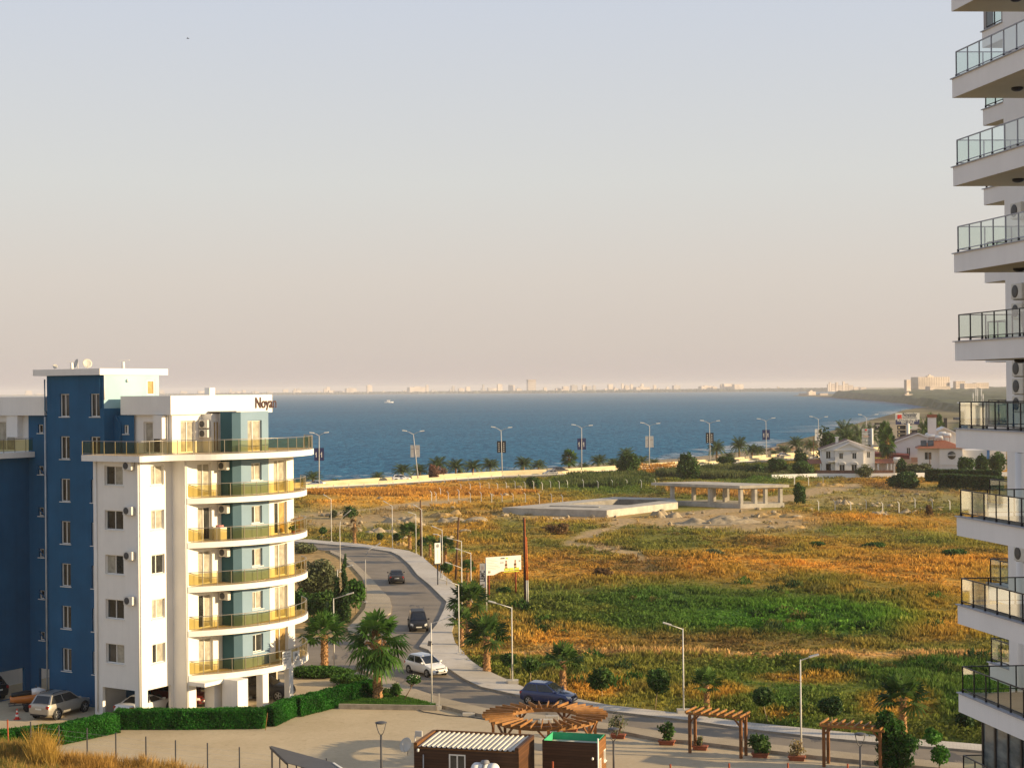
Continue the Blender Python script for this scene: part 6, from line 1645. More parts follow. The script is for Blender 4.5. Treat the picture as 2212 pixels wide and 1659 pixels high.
# kerb stones and blocks under the round pergola, cable over the lot
for x, y, lb in ((1368,400,'pale concrete block under the round pergola'), (1410,375,'second concrete block under the round pergola, lying farther back')):
    q = gp(*Z6(x, y)); b = MB(); b.box(q.x-.42, q.x+.42, q.y-.2, q.y+.2, 0, .5); tag(b.build('concrete_block', M['conc'], bevel=.02), lb, 'block')
q = gp(*Z6(835,326)); b = MB(); b.box(q.x-.42, q.x+.42, q.y-.18, q.y+.18, -.01, .22); tag(b.build('concrete_block', M['conc'], bevel=.02), 'low stone block by the chain corner of the lot', 'block')
b = MB(); b.path([gp(*Z6(*p))+Vector((0,0,.02)) for p in ((470,275),(520,298),(700,325),(850,335),(980,355),(1180,378))], .03, 5, 0); tag(b.build('cable', M['lampdark']), 'dark cable lying across the lot toward the round pergola', 'cable')
q = gp(*Z6(632,285)); b = MB(); b.beam(q, q+Vector((0,0,1.15)), .08); b.box(q.x-.15,q.x+.15,q.y-.15,q.y+.15,0,.3); tag(b.build('chain_post', M['conc']), 'short pale chain post at the corner of the grass plot', 'post')
# ------------------------------------------------------------------ sea front
MED, SEA = MEDX, SEAX
med = [gp(*p) for p in MED]; sea_w = [gp(*p) for p in SEA]
def Yat(line, x):
    xs = [project(np.array([p.x]), np.array([p.y]))[0][0] for p in line]
    return float(np.interp(x, xs, [p.y for p in line]))
b = MB(); b.sheet([(p[0], p[1]-.3) for p in CW] + [(p.x, p.y+1) for p in sea_w[::-1]], .02); struct(b.build('coast_road', M['asphalt']))
def wall(line, h, th, name, label, mat, cat='wall', cap=True):
    t = MB()
    for p, q in zip(line, line[1:]): t.beam(p+Vector((0,0,h/2-.1)), q+Vector((0,0,h/2-.1)), th, h+.2)
    return tag(t.build(name, M[mat]), label, cat)
wall(med, .85, .35, 'median_barrier', 'long cream barrier along the middle of the seafront road', 'cream', 'barrier')
wall(sea_w, .95, .4, 'sea_wall', 'cream sea wall beyond the seafront road, below the palms', 'cream')
t = thing('guard_rail', 'low metal guard rail with posts on the field side of the seafront road', 'guard rail', (CW[3][0], CW[3][1], 0))
b = MB(); pb = MB(); line = [Vector((p[0], p[1]-.2, 0)) for p in CW]
for p, q in zip(line, line[1:]): b.beam(p+Vector((0,0,.6)), q+Vector((0,0,.6)), .06, .22)
for p in resample([(p.x, p.y) for p in line[1:10]], 4.0): pb.beam((p[0], p[1], -.1), (p[0], p[1], .95), .16)
b.build('rail', M['lampgrey'], t); pb.build('post', M['lampgrey'], t)['kind'] = 'stuff'

LAMPS = [((188,935),(188,560),((133,540),(243,538)),'navy',Z8,(650,742)), ((935,888),(897,550),((830,525),(962,527)),'sgrey',Z8,(628,713)), ((1566,850),(1556,522),((1497,497),(1624,500)),'sblack',Z8,(598,682)),
    ((167,893),(167,552),((100,528),(243,533)),'navy',B1,(632,718)), ((726,850),(729,535),((668,512),(800,517)),'sgrey',B1,(612,695)), ((1231,822),(1224,515),((1162,493),(1295,495)),'sblack',B1,(586,665)),
    ((1696,790),(1691,495),((1631,479),(1754,472)),'navy',B1,(563,638)), ((447,900),(445,600),((370,575),(525,577)),'signwhite',B2,(680,770)), ((943,830),(943,585),((873,555),(1045,553)),None,B2,None)]
BN = {'navy':'navy blue banner','sgrey':'grey banner','sblack':'black banner','signwhite':'pale banner'}
for i, (bs_, tp_, heads, ban, ff, by) in enumerate(LAMPS):
    xb, yb = ff(*bs_); Y = Yat(med, xb)+.3; q = dp(xb, yb, Y); base = Vector((q.x, q.y, 0)); xt, yt = ff(*tp_); top = dp(xt, yt, Y)
    lb = 'double-arm lamp on the seafront road, ' + ('with a ' + BN[ban] + ', ' if ban else 'without a banner, ') + nth(i) + ' from the left' + (', leaning' if i == 1 else '')
    t = thing('street_lamp', lb, 'lamp', base, 0, 'double-arm seafront lamps')
    b = MB(); b.path([base, top], [.13, .08], 8)
    for h in heads: hp = dp(*ff(*h), Y); b.path([top-Vector((0,0,.1)), top+(hp-top)*.5+Vector((0,0,.1)), hp], [.06,.05,.04], 5)
    b.build('pole', M['lampgrey'], t)
    for h in heads:
        hp = dp(*ff(*h), Y); d = (hp-top); d.z *= .3; d.normalize(); b = MB(); b.beam(hp-d*.55, hp+d*.55, .34, .2); b.build('lamp_head', M['upvc'], t, bevel=.05)
    if ban:
        f0, f1 = (by[1]-tp_[1])/(bs_[1]-tp_[1]), (by[0]-tp_[1])/(bs_[1]-tp_[1])
        c0, c1 = top+(base-top)*f0, top+(base-top)*f1
        for sgn in (-1, 1):
            b = MB(); o_ = Vector((sgn*1.12, 0, 0)); b.beam((c0+c1)/2+o_*.08, (c0+c1)/2+o_, .05, (c1-c0).z); pn = b.build('banner', M[ban], t)
            mk = 'signwhite' if ban in ('navy', 'sblack') else 'citygrey'
            b = MB(); cc_ = (c0+c1)/2+o_*.55
            if ban == 'navy':
                b.box(cc_.x-.12, cc_.x+.04, cc_.y-.05, cc_.y-.03, cc_.z-.7, cc_.z+.5); b.box(cc_.x-.28, cc_.x-.12, cc_.y-.05, cc_.y-.03, cc_.z+.0, cc_.z+.2)
            elif ban == 'sblack':
                for k in range(5):
                    if k: b = MB()
                    b.box(cc_.x-.14, cc_.x+.10, cc_.y-.05, cc_.y-.03, cc_.z-1.2+k*.5, cc_.z-1.0+k*.5)
                    if k < 4: b.build('mark', M[mk], pn)
            else:
                b.box(cc_.x-.35, cc_.x+.3, cc_.y-.05, cc_.y-.03, cc_.z+.4, cc_.z+.6)
            b.build('mark', M[mk], pn)

# date palms behind the sea wall
pA = Proto(date_palm('date_palm', 2.6, 3.0, 31, 36)); pB = Proto(date_palm('date_palm', 2.2, 2.7, 37, 30)); pC = Proto(fan_palm('fan_palm', 3.6, 2.0, 43, 30, True, GREEN, droop=1.2, elmin=-50))
PALMS = [(Z8,140,820,1),(Z8,310,880,1),(Z8,630,828,1),(Z8,815,757,0),(Z8,945,765,1),(Z8,1080,700,0),(Z8,1215,720,0),(Z8,1345,728,0),(Z8,1475,718,0),(Z8,1725,705,0),(Z8,1840,735,1),(B1,65,738,2),(B1,185,832,1),(B1,310,760,0),(B1,430,795,1),
    (B1,540,698,0),(B1,668,775,1),(B1,765,800,1),(B1,1283,633,0),(B1,1472,603,0),(B1,1578,678,1),(B1,1625,682,0),(B1,1388,748,1),(B1,1758,732,1),(B1,1842,685,1),(B1,1945,605,0),(B1,2065,640,1)]
for i, (ff, x, yt, k) in enumerate(PALMS):
    X, Yt = ff(x, yt); Y = Yat(sea_w, X) + (6 if k != 1 else 8); q = dp(X, 1000, Y); base = Vector((q.x, q.y, -1.2)); h = dp(X, Yt, Y).z+1.2
    pr = (pA, pB, pC)[k]; full = (5.0, 4.2, 5.2)[k]; sc = max(.3, h/full)
    ww = sc if k == 2 else min(sc*1.1, 1.1)
    pr.put(base, random.uniform(0, 6.28), ('fan palm' if k == 2 else 'date palm') + ' on the seafront, %s palm counted from the left edge of the sea' % nth(i), 'seafront palms', (ww, ww, sc), None, 'palm tree')

def px_bush(name, label, x, yt, yb, wpx, cols, Y=None, n=1600, leaf=.35, dz=.75, cat='bush', group=None, k=12):
    g = gp(x, yb) if Y is None else Vector((dp(x, yb, Y).x, Y, 0)); s = ppm(g.y); R = wpx/2/s; h = dp(x, yt, g.y).z
    return bush(name, label, g, (R, min(R, 4.5)*dz, max(.4, h/1.55)), cols, n, leaf, group, cat, k)
def zz(ff, *a): return ff(*a)
def B1b(nm, lb, x, yt, yb, w_, cols, **kw): X, T_ = B1(x, yt); _, B_ = B1(x, yb); return px_bush(nm, lb, X, T_, B_, w_*.2611, cols, **kw)
def Z8b(nm, lb, x, yt, yb, w_, cols, **kw): X, T_ = Z8(x, yt); _, B_ = Z8(x, yb); return px_bush(nm, lb, X, T_, B_, w_*.2872, cols, **kw)
def B2b(nm, lb, x, yt, yb, w_, cols, **kw): X, T_ = B2(x, yt); _, B_ = B2(x, yb); return px_bush(nm, lb, X, T_, B_, w_*.2089, cols, **kw)
Z8b('oleander', 'round reddish pink oleander bush on the seafront among the palms', 1050, 788, 900, 115, RED, Y=Yat(med, 937)+3, n=1800, leaf=.28)
Z8b('coastal_shrub', 'brownish shrub at the foot of two seafront palms', 1250, 815, 862, 50, OLIVE, Y=Yat(sea_w, 994)+4, n=400)
Z8b('coastal_shrub', 'dark round shrub on the field side beside the silver car', 1805, 862, 960, 120, GREEN, n=1600, leaf=.28)
B1b('round_tree', 'big round dark green tree before the cream barrier, below a date palm', 548, 765, 948, 235, GREEN, n=5200, leaf=.32, cat='tree', k=18)
B1b('round_tree', 'big round dark green tree right of the grey-banner lamp, nearest the reeds', 1045, 768, 985, 220, GREEN, n=5200, leaf=.32, cat='tree', k=18)
B1b('low_tree', 'flat topped dark shrub rising above the cream barrier', 1370, 790, 880, 195, DARK, n=2200, leaf=.34, Y=445)
B1b('low_tree', 'dark dome of shrub in front of the seafront road near the white villa', 1975, 745, 830, 155, DARK, n=1800, leaf=.34, Y=440)
B1b('garden_bush', 'leafy bright green bush at the left end of the garden wall', 1790, 805, 940, 190, GREEN, n=3600, leaf=.34, cat='bush')
B1b('garden_bush', 'leafy green bush joining the villa side of the garden wall', 1990, 815, 940, 210, GREEN, n=3600, leaf=.34, cat='bush')
B1b('garden_bush', 'dark green bush between the reeds and the garden wall', 1610, 860, 955, 190, DARK, n=2600, leaf=.34)
B1b('bushy_tree', 'bushy blue green tree right of the concrete pavilion', 1975, 1020, 1178, 120, GREEN, n=3000, leaf=.22, cat='tree')
B2b('round_tree', 'large dark tree behind the white villa, left of its chimney', 565, 690, 1000, 290, DARK, Y=428, n=4200, leaf=.4, cat='tree', k=18)
B2b('dark_hedge_bush', 'large dark bush in front of the right villas, olive on its right', 1340, 1165, 1310, 400, DARK, n=5000, leaf=.3, k=20)
B2b('garden_bush', 'garden bush below the maroon awning', 1300, 1015, 1140, 140, DARK, Y=388, n=1200)
B2b('garden_bush', 'grey green olive row before the gabled villa', 1480, 1060, 1165, 330, OLIVE, Y=385, n=2000)
B2b('garden_bush', 'flowering shrub climbing over the garden wall', 930, 1080, 1200, 220, OLIVE, Y=378, n=1500, leaf=.26)
B2b('garden_tree', 'green garden tree right of the tiled villa', 1975, 985, 1170, 190, GREEN, Y=380, n=2600, cat='tree')
B2b('garden_tree', 'dark garden tree beneath the tower balcony', 2130, 960, 1180, 190, DARK, Y=384, n=2600, cat='tree')
B2b('garden_tree', 'leafy tree behind the glass of the tower, beside the blue window', 2290, 930, 1160, 230, GREEN, Y=392, n=2200, cat='tree')
hedge('hedge', 'tall dark cypress hedge at the back edge of the dry field', [gp(*B2(1720,1310)), gp(*B2(2330,1345))], 2.2, 2.9, DARK, 40, .24)
hedge('hedge', 'dark hedge row behind the cypress hedge, before the villas', [gp(*B2(1560,1240)), gp(*B2(2330,1255))], 2.0, 2.6, DARK, 36, .24)

# scrub and shrub clumps standing alone in the field
fs = 'single shrubs of the open field'
for x, yt, yb, w_, cols, lb in ((757,1092,1120,44,GREEN,'green shrub before the dirt track, the largest there'), (720,1104,1118,20,OLIVE,'small round shrub left of the large track shrub'), (1730,1048,1085,30,GREEN,'dark upright shrub just right of the pavilion'),
    (2060,1185,1200,70,GREEN,'fresh green shrub patch beside the tower balcony'), (1765,1170,1181,44,GREEN,'low green shrub in the dry middle field'), (1890,1172,1181,60,GREEN,'wide low green shrub in the dry middle field'), (2008,1090,1112,18,BRN,'dry brown bush by the concrete post line'),
    (1205,1130,1153,70,BRN,'reddish brown scrub mound left of the pale path'), (1300,1225,1250,50,BRN,'red brown scrub mound beside the winding path'), (1090,1270,1282,40,GREEN,'small green shrub in front of the billboard post'), (1540,1185,1200,60,OLIVE,'olive scrub mound on the pale track'),
    (950,1010,1032,36,RED,'pinkish shrub among grasses by the seafront wall')):
    px_bush('field_shrub', lb, x, yt, yb, w_, cols, n=900, leaf=.22, group=fs)

# concrete posts with bent heads
cpst = Proto(thing('concrete_post', '', 'post'))
b = MB(); b.beam((0,0,-.1), (0,0,1.75), .12); b.beam((0,0,1.70), (-.32,0,2.05), .10); o = b.build('shaft', M['lampwhite']); o.parent = cpst.root
rowA = [Z8(x, y) for x, y in ((1035,1052),(1068,1054),(1160,1050),(1240,1040),(1327,1062),(1408,1060),(1487,1062),(1565,1075),(1648,1072),(1740,1060),(1845,1072),(1937,1065),(2020,1085))]
rowB = [Z8(x, y) for x, y in ((1102,1018),(1255,985),(1325,985),(1400,978),(1467,978),(1532,980),(1597,970),(1663,962),(1738,977),(1803,965),(1868,975),(1930,965),(1995,955),(2057,950),(2177,952))] + [B1(x, y) for x, y in ((183,1048),(303,1058),(422,1045),(543,1038),(663,1058),(778,1048))]
rowC = [FR(x, y) for x, y in ((1022,352),(1158,358),(1288,362),(1416,350),(1552,370),(1687,372),(1820,332),(1963,347),(2108,350))] + [B1(x, y) for x, y in ((1930,1030),(2045,1030),(2165,1020))] + [FR(820,140), FR(938,145)]
for nm, row in (('front post line left of the pool deck', rowA), ('rear post line below the cream barrier', rowB), ('post line in the rubble on the right', rowC)):
    for i, (x, y) in enumerate(row):
        q = gp(x, y); q.z = float(ground_z([q.x], [q.y])[0])
        cpst.put(q, random.uniform(-.3, .3), 'bent concrete post, %s from left, %s' % (nth(i), nm), 'bent-topped concrete fence posts', random.uniform(.9, 1.02))

# --- pool deck and pavilion of raw concrete
def quadpx(pts, z): return [tuple(gp(*p, z)[:2]) for p in pts]
a, c, e = gp(*FZ(362,345)), gp(*FZ(1145,382)), gp(*FZ(1450,342)); 
top = quadpx([FZ(362,298), FZ(1145,318), FZ(1680,258), FZ(1650,225), FZ(1195,218)], 1.15)
hole = quadpx([FZ(850,272), FZ(1300,279), FZ(1610,240), FZ(1240,234)], 1.15)
deck = thing('pool_deck', 'unfinished concrete pool deck with an empty basin in the field', 'pool', (top[0][0], top[0][1], 0))
b = MB()
n = len(top)
for i in range(n): j = (i+1) % n; b.face([(*top[i],-.3),(*top[j],-.3),(*top[j],1.15),(*top[i],1.15)])
m4 = [0, 1, 2, 4]
br = [(top[0],top[1],hole[1],hole[0]), (top[1],top[2],hole[2],hole[1]), (top[2],top[3],hole[2]), (top[3],top[4],hole[3],hole[2]), (top[4],top[0],hole[0],hole[3])]
for f in br: b.face([(*p,1.15) for p in f])
b.build('deck', M['conc'], deck)
b = MB()
for i in range(4): j = (i+1) % 4; b.face([(*hole[i],1.15),(*hole[j],1.15),(*hole[j],-.2),(*hole[i],-.2)])
b.face([(*p,-.2) for p in hole]); b.build('basin', M['concdark'], deck)
b = MB(); q0, q1 = gp(*FZ(720,288),1.15), gp(*FZ(1090,296),1.15); b.beam(q0+Vector((0,0,.05)), q1+Vector((0,0,.05)), .8, .14); b.build('upstand', M['concdark'], deck)
pav = thing('concrete_pavilion', 'unfinished concrete pavilion with flat roof on bare columns', 'building', gp(*B1(1480,1217)))
fl, fr2, br2 = gp(*B1(905,1190)), gp(*B1(1482,1217)), gp(*B1(1828,1207))
e1 = (fl-fr2).normalized(); e2 = (br2-fr2).normalized(); L1 = (fl-fr2).length; L2 = (br2-fr2).length
MP = Matrix(((e1.x, e2.x, 0, fr2.x), (e1.y, e2.y, 0, fr2.y), (0,0,1,0), (0,0,0,1)))
sP = ppm(fr2.y); zb_ = .0
def z_at(x, y, Y): return dp(x, y, Y).z
z1 = z_at(*B1(1482,1183), fr2.y); z2 = z_at(*B1(1500,1050), fr2.y); z3 = z_at(*B1(1505,1030), fr2.y)
b = MB(MP); b.box(-.2, L1+.3, -.2, L2+.2, -.4, z1); b.build('plinth', M['conc'], pav)
b = MB(MP); b.box(-.6, L1+3.6, -.7, L2+.8, z3-.5, z3); b.build('roof_slab', M['conc'], pav)
b = MB(MP); b.box(-.1, L1+.2, 0, .35, z2-.25, z3-.32); b.box(-.1, .3, .35, L2, z2-.25, z3-.32); b.box(.3, L1+.2, L2-.35, L2, z2-.25, z3-.32); b.build('beam', M['conc'], pav)
for s_, t_ in [(0,0),(.43,0),(.98,0),(0,.36),(0,.62),(0,1),(.5,.5),(.98,.55),(.72,.95),(.36,.98),(.30,.55),(.66,.5)]:
    b = MB(MP); x, y = s_*L1, t_*(L2-.45); b.box(x-.02, x+.45, y, y+.5, z1, z3-.32); b.build('column', M['conc'], pav)

# rubble: earth heaps and stones
hp = 'earth heaps in the field'
def heap(label, x, yb, wpx, hpx, mat='earth', seed=0):
    g = gp(x, yb); sc_ = ppm(g.y); R = wpx/2/sc_; h = hpx/sc_; r = random.Random(seed); n = 30
    xs = np.linspace(-1, 1, n*2); ys = np.linspace(-1, 1, n); X, Y = np.meshgrid(xs, ys)
    Z = np.zeros(X.shape)
    for k in range(7):
        cx, cy, w_, a_ = r.uniform(-.6,.6), r.uniform(-.45,.45), r.uniform(.25,.5), r.uniform(.35,.9)
        Z = np.maximum(Z, a_*np.clip(1-np.hypot((X-cx)/w_, (Y-cy)/(w_*1.3))**2, 0, 1)**1.3)
    Z = Z*(.55+.8*fbm((X+seed*7)*R, (Y+3)*R, R*.35, 4, 70+seed)) + (fbm((X+seed)*R*2, Y*R*2, R*.2, 3, 90+seed)-.45)*.22
    edge = np.clip((1-np.hypot(X, Y))*3, 0, 1); Z = Z*edge - .12*(1-edge)
    V = np.stack([g.x+X*R, g.y+R*.3+Y*R*.62, Z*h*.75/max(.35, Z.max())-.12], -1).reshape(-1, 3)
    I = np.arange(X.size).reshape(X.shape); Fq_ = np.stack([I[:-1,:-1],I[:-1,1:],I[1:,1:],I[1:,:-1]], -1).reshape(-1, 4)
    return tag(npmesh('earth_heap', V, Fq_, M[mat]), label, 'earth heap', hp)
for i, (x, y, w_, h_, mt, lb) in enumerate(((958,1118,110,22,'earth','bright yellow earth heap left of the pool deck'), (875,1128,120,20,'rock','grey rubble heap left of the yellow heap'), (820,1150,90,16,'rock','pale rubble bank above the bend of the road'), (868,1178,40,14,'earth','small orange earth heap by the dead palm'),
    (1440,1117,90,24,'rock','steep earth heap against the corner of the pavilion'), (1560,1128,200,18,'rock','long rubble bank in front of the pavilion'), (1690,1118,140,14,'earth','low earth heap right of the pavilion'), (1620,1068,90,20,'earth','earth heap seen between the pavilion columns'),
    (1830,1090,70,18,'rock','rubble heap with stones beside the dirt road'), (1905,1112,60,14,'rock','rubble heap among the right post line, left one'), (1960,1108,70,15,'rock','rubble heap among the right post line, right one'), (2010,1104,80,12,'earth','earth heap behind the dry brown bush'), (1800,1050,90,12,'earth','small earth bank before the white garden wall'), (1000,1128,150,16,'rock','rubble bank just before the pool deck'), (1730,1140,90,9,'earth','low yellow bank in front of the post line'))):
    heap(lb, x, y, w_, h_, mt, i)
rk = []
rp_ = []
for kx in range(3):
    me_b = MB(); r = random.Random(kx); rings = []
    for k in range(5):
        t = k/4; rr = math.sin(math.pi*(.12+.80*t))*.5
        rings.append([(rr*(1+r.uniform(-.25,.25))*math.cos(a), rr*(1+r.uniform(-.25,.25))*math.sin(a), (t-.2)*.6+r.uniform(-.05,.05)) for a in [6.283*i/8 for i in range(8)]])
    me_b.loft(rings, 0, False); rp_.append(Proto(tag(me_b.build('boulder', M['rock']), '', 'stone')))
zones = [((690,1110),(1010,1165),22,'beside the bend rubble'), ((1090,1110),(1360,1125),14,'at the foot of the pool deck'), ((1440,1100),(1760,1142),24,'in front of the pavilion'), ((1780,1065),(2050,1112),22,'in the right-hand rubble'), ((1030,1050),(1200,1075),7,'below the seafront barrier'), ((820,1075),(980,1100),5,'by the dirt track')]
for (x0, y0), (x1, y1), n, wh in zones:
    xs = sorted(random.uniform(x0, x1) for _ in range(n))
    for i, x in enumerate(xs):
        q = gp(x, random.uniform(y0, y1)); q.z = float(ground_z([q.x], [q.y])[0])
        if 1090 < x < 1680 and False: continue
        random.choice(rp_).put(q, random.uniform(0, 6.28), 'pale stone %s, %s from the left' % (wh, nth(i)), 'stones ' + wh, (random.uniform(.5,1.9), random.uniform(.5,1.3), random.uniform(.4,1.2)))

# cars on the sea front
for x, st, pm, rz, dY, lb in ((682,'sedan','p_white',158,None,'white car on the seafront road beside the curved balconies'), (867,'suv','p_white',12,None,'white off-roader with dark rear window on the seafront road by the palms'),
    (1211,'suv','p_dgrey',20,None,'dark car on the seafront road near the second navy banner'), (1188,'hatch','p_silver',200,-3.2,'silver car on the field side of the cream barrier'), (1694,'sedan','p_silver',24,None,'pale car on the seafront road just before the white villa')):
    Y = Yat(med, x)+dY if dY else .45*Yat(med, x)+.55*Yat(sea_w, x); p = dp(x, 1020, Y)
    make_car(st, M[pm], lb, (p.x, Y, .03), rad(rz), name='driving_car')

# beach: thatched shades and surf
bu = Proto(thing('beach_parasol', '', 'parasol'))
b = MB(); b.tube((0,0,-1), (0,0,2.1), .06); o = b.build('pole', M['timberpole']); o.parent = bu.root
b = MB(); b.lathe([(1.5,1.75),(.8,2.2),(.05,2.6)], 12); o = b.build('canopy', pbr('thatch', (.20,.12,.06), .95, .3, 5)); o.parent = bu.root
for i, (x, y) in enumerate(((1610,768),(1680,770),(1735,762),(1790,758),(1815,770),(1890,765),(1915,752),(2030,735),(2075,748),(2110,742))):
    X, Yp_ = B1(x, y); q = gp(X, Yp_+5.2, -.6); bu.put(q, 0, 'thatched beach parasol by the water, %s from the left' % nth(i), 'thatched beach parasols')
hutb = thing('beach_hut', 'dark thatched beach hut behind the white villa', 'hut', gp(*B1(2050,745)))
g = gp(*B1(2050,748)); b = MB(); 
for x in (-2, 2):
    for y in (-1.5, 1.5): b.tube((g.x+x, g.y+y, -1), (g.x+x, g.y+y, 2.2), .1)
b.build('post', M['timberpole'], hutb); b = MB(); b.loft([[(g.x-2.8,g.y-2,2.1),(g.x+2.8,g.y-2,2.1),(g.x+2.8,g.y+2,2.1),(g.x-2.8,g.y+2,2.1)],[(g.x-1.2,g.y-.3,3.4),(g.x+1.2,g.y-.3,3.4),(g.x+1.2,g.y+.3,3.4),(g.x-1.2,g.y+.3,3.4)]]); b.build('roof', M['timberpole'], hutb)
b = MB(); r = random.Random(4)
def surf(x0, y0, x1, y1, n, amp, ln):
    for i in range(n):
        t = r.random(); x = x0+(x1-x0)*t+r.uniform(-20,20); y = y0+(y1-y0)*t+r.uniform(-amp, amp); p = gp(x, y, ZS+.03); w_ = r.uniform(.4, 1.0)*p.y/480; l_ = r.uniform(.4,1.3)*ln
        d = Vector((1, r.uniform(-.15,.15), 0)).normalized(); s_ = Vector((-d.y, d.x, 0)); q = []
        for k in range(7): a = -1+2*k/6; q.append(p+d*l_*a+s_*(w_*(1-a*a)+r.uniform(0,.3)*w_))
        for k in range(6,-1,-1): a = -1+2*k/6; q.append(p+d*l_*a-s_*(w_*.4*(1-a*a)))
        b.face(q)
surf(660,1035,1000,1018,60,5,2.2); surf(1000,1018,1450,990,90,5,2.4); surf(1430,989,1680,958,110,7,4); surf(1560,970,1690,950,50,4,6); surf(1740,930,1955,893,70,6,16); surf(1930,893,2005,881,50,3,22); surf(1900,866,2000,874,26,.8,40)
tag(b.build('surf', pbr('white_foam', (.62,.64,.64), .9, .1, 1)), kind='stuff')

# small white boat, a bird
q = gp(840, 870, ZS); bo = thing('motor_boat', 'small white motor boat alone on the blue bay', 'boat', q)
s_ = 2.6; b = MB(Matrix.Translation(q) @ Matrix.Scale(s_, 4)); b.loft([[(x, -w_, .0), (x, -w_*1.1, .9), (x, w_*1.1, .9), (x, w_, .0)] for x, w_ in ((-3.2,.9),(0,1.1),(2,.8),(3.6,.1))]); b.build('hull', M['villa'], bo)
b = MB(Matrix.Translation(q) @ Matrix.Scale(s_, 4)); b.box(-1.4,.9,-.75,.75,.9,2.1); b.box(-1.7,1.2,-.9,.9,2.1,2.2); b.build('cabin', M['villa'], bo)
q = dp(406, 84, 300); b = MB(Matrix.Translation(q))
b.loft([[(x, -w_, -w_), (x, w_, -w_), (x, w_, w_), (x, -w_, w_)] for x, w_ in ((-.28,.02),(-.1,.06),(.1,.05),(.3,.01))], 0, True)
b.face([(-.05,0,.03),(.1,0,.03),(-.02,.3,.16),(-.1,.3,.16)]); b.face([(-.02,.3,.16),(-.1,.3,.16),(-.12,.6,.08)]); b.face([(-.05,0,.03),(.1,0,.03),(-.02,-.3,.16),(-.1,-.3,.16)]); b.face([(-.02,-.3,.16),(-.1,-.3,.16),(-.12,-.6,.08)])
tag(b.build('bird', M['ink']), 'tiny dark bird high in the empty sky', 'bird')
# ------------------------------------------------------------------ villas, roadside signs, distant shore
def frame_at(x, yb, ang=0, Y=None):
    g = gp(x, yb) if Y is None else Vector((dp(x, 1000, Y).x, Y, 0)); c, s = math.cos(ang), math.sin(ang)
    return g, Matrix(((c, -s, 0, g.x), (s, c, 0, g.y), (0,0,1,0), (0,0,0,1)))
def gable(b, x0, x1, y0, y1, z0, zr, over=.4, th=.22, mi=0):          # ridge along y
    xm = (x0+x1)/2
    for xa in (x0-over, x1+over):
        k = (zr-z0)/abs(xm-xa)*0
        b.face([(xa,y0-over,z0-.1),(xm,y0-over,zr),(xm,y1+over,zr),(xa,y1+over,z0-.1)], mi)
        b.face([(xa,y0-over,z0-.1-th),(xm,y0-over,zr-th),(xm,y1+over,zr-th),(xa,y1+over,z0-.1-th)], mi)
        b.face([(xa,y0-over,z0-.1),(xm,y0-over,zr),(xm,y0-over,zr-th),(xa,y0-over,z0-.1-th)], 1)
        b.face([(xa,y0-over,z0-.1),(xa,y1+over,z0-.1),(xa,y1+over,z0-.1-th),(xa,y0-over,z0-.1-th)], 1)
# villa 1: white gabled villa with pediment bay
g, MV = frame_at(1832, 1000, rad(-8), 398)
v1 = thing('villa', 'white two-storey villa with gable, arched windows and brown roof', 'house', g)
w1 = [(-2.3,-1.0,4.0,5.5),(2.0,3.3,4.0,5.5)]
b = MB(MV)
facade(b, (-6.5,0), (1,0), 3.2, 0, 6.1, [(1.0,2.2,3.6,5.6),(1.0,2.2,.3,2.4)], nin=(0,1)); facade(b, (-3.3,-1.4), (1,0), 7.0, 0, 6.0, [(1.0,2.0,3.6,5.2),(4.2,5.3,3.6,5.2),(1.0,2.4,.2,2.3),(4.0,5.4,.2,2.3)], nin=(0,1))
facade(b, (3.7,0), (1,0), 2.9, 0, 6.1, [(1.0,1.8,3.8,5.4)], nin=(0,1)); facade(b, (6.6,0), (0,1), 9, 0, 6.1, [(2,3.2,3.6,5.2),(5,6.2,3.6,5.2)], nin=(-1,0)); facade(b, (3.7,-1.4), (0,1), 1.4, 0, 6.0, nin=(-1,0)); facade(b, (-3.3,-1.4), (0,1), 1.4, 0, 6.0, nin=(1,0))
facade(b, (-6.5,0), (0,1), 9, 0, 6.1, nin=(1,0)); facade(b, (-6.5,9), (1,0), 13.1, 0, 6.1, nin=(0,-1))
b.face([(-6.5,.001,6.1),(6.6,.001,6.1),(.05,.001,8.3)]); b.face([(-6.5,9,6.1),(6.6,9,6.1),(.05,9,8.3)])
b.face([(-3.3,-1.4,6.0),(3.7,-1.4,6.0),(.2,-1.4,7.55)])
b.box(-3.5,3.9,-1.6,-1.39,5.75,6.02); b.box(-5.0,-3.2,-1.6,0,2.9,3.2); b.build('wall', M['villa'], v1)
b = MB(MV); gable(b, -6.5, 6.6, 0, 9, 6.1, 8.45, .5); b.build('roof', [M['browntile'], M['villa']], v1)
b = MB(MV); gable(b, -3.3, 3.7, -1.4, 2.0, 6.05, 7.75, .35); b.build('roof', [M['villa'], M['villa']], v1)
b = MB(MV); b.box(-2.9,-2.2,2.2,2.9,6.5,8.9); b.box(-3.05,-2.05,2.05,3.05,8.9,9.1); b.build('chimney', M['villa'], v1)
for P_, hs in (((-6.5,0), [(1.0,2.2,3.6,5.6)]), ((-3.3,-1.4), [(1.0,2.0,3.6,5.2),(4.2,5.3,3.6,5.2),(1.0,2.4,.2,2.3),(4.0,5.4,.2,2.3)]), ((3.7,0), [(1.0,1.8,3.8,5.4)])):
    for h in hs:
        wo = window(v1, P_, (1,0), (0,1), h, curt=(0,0), M4=MV, sill=False, fw=.09)
        b = MB(MV); xm = P_[0]+(h[0]+h[1])/2; r_ = (h[1]-h[0])/2+.18
        b.path([(xm+r_*math.cos(a), P_[1]-.04, h[3]-.1+r_*.8*math.sin(a)) for a in [math.pi*i/8 for i in range(9)]], .09, 5); b.build('arch', M['villa'], wo)
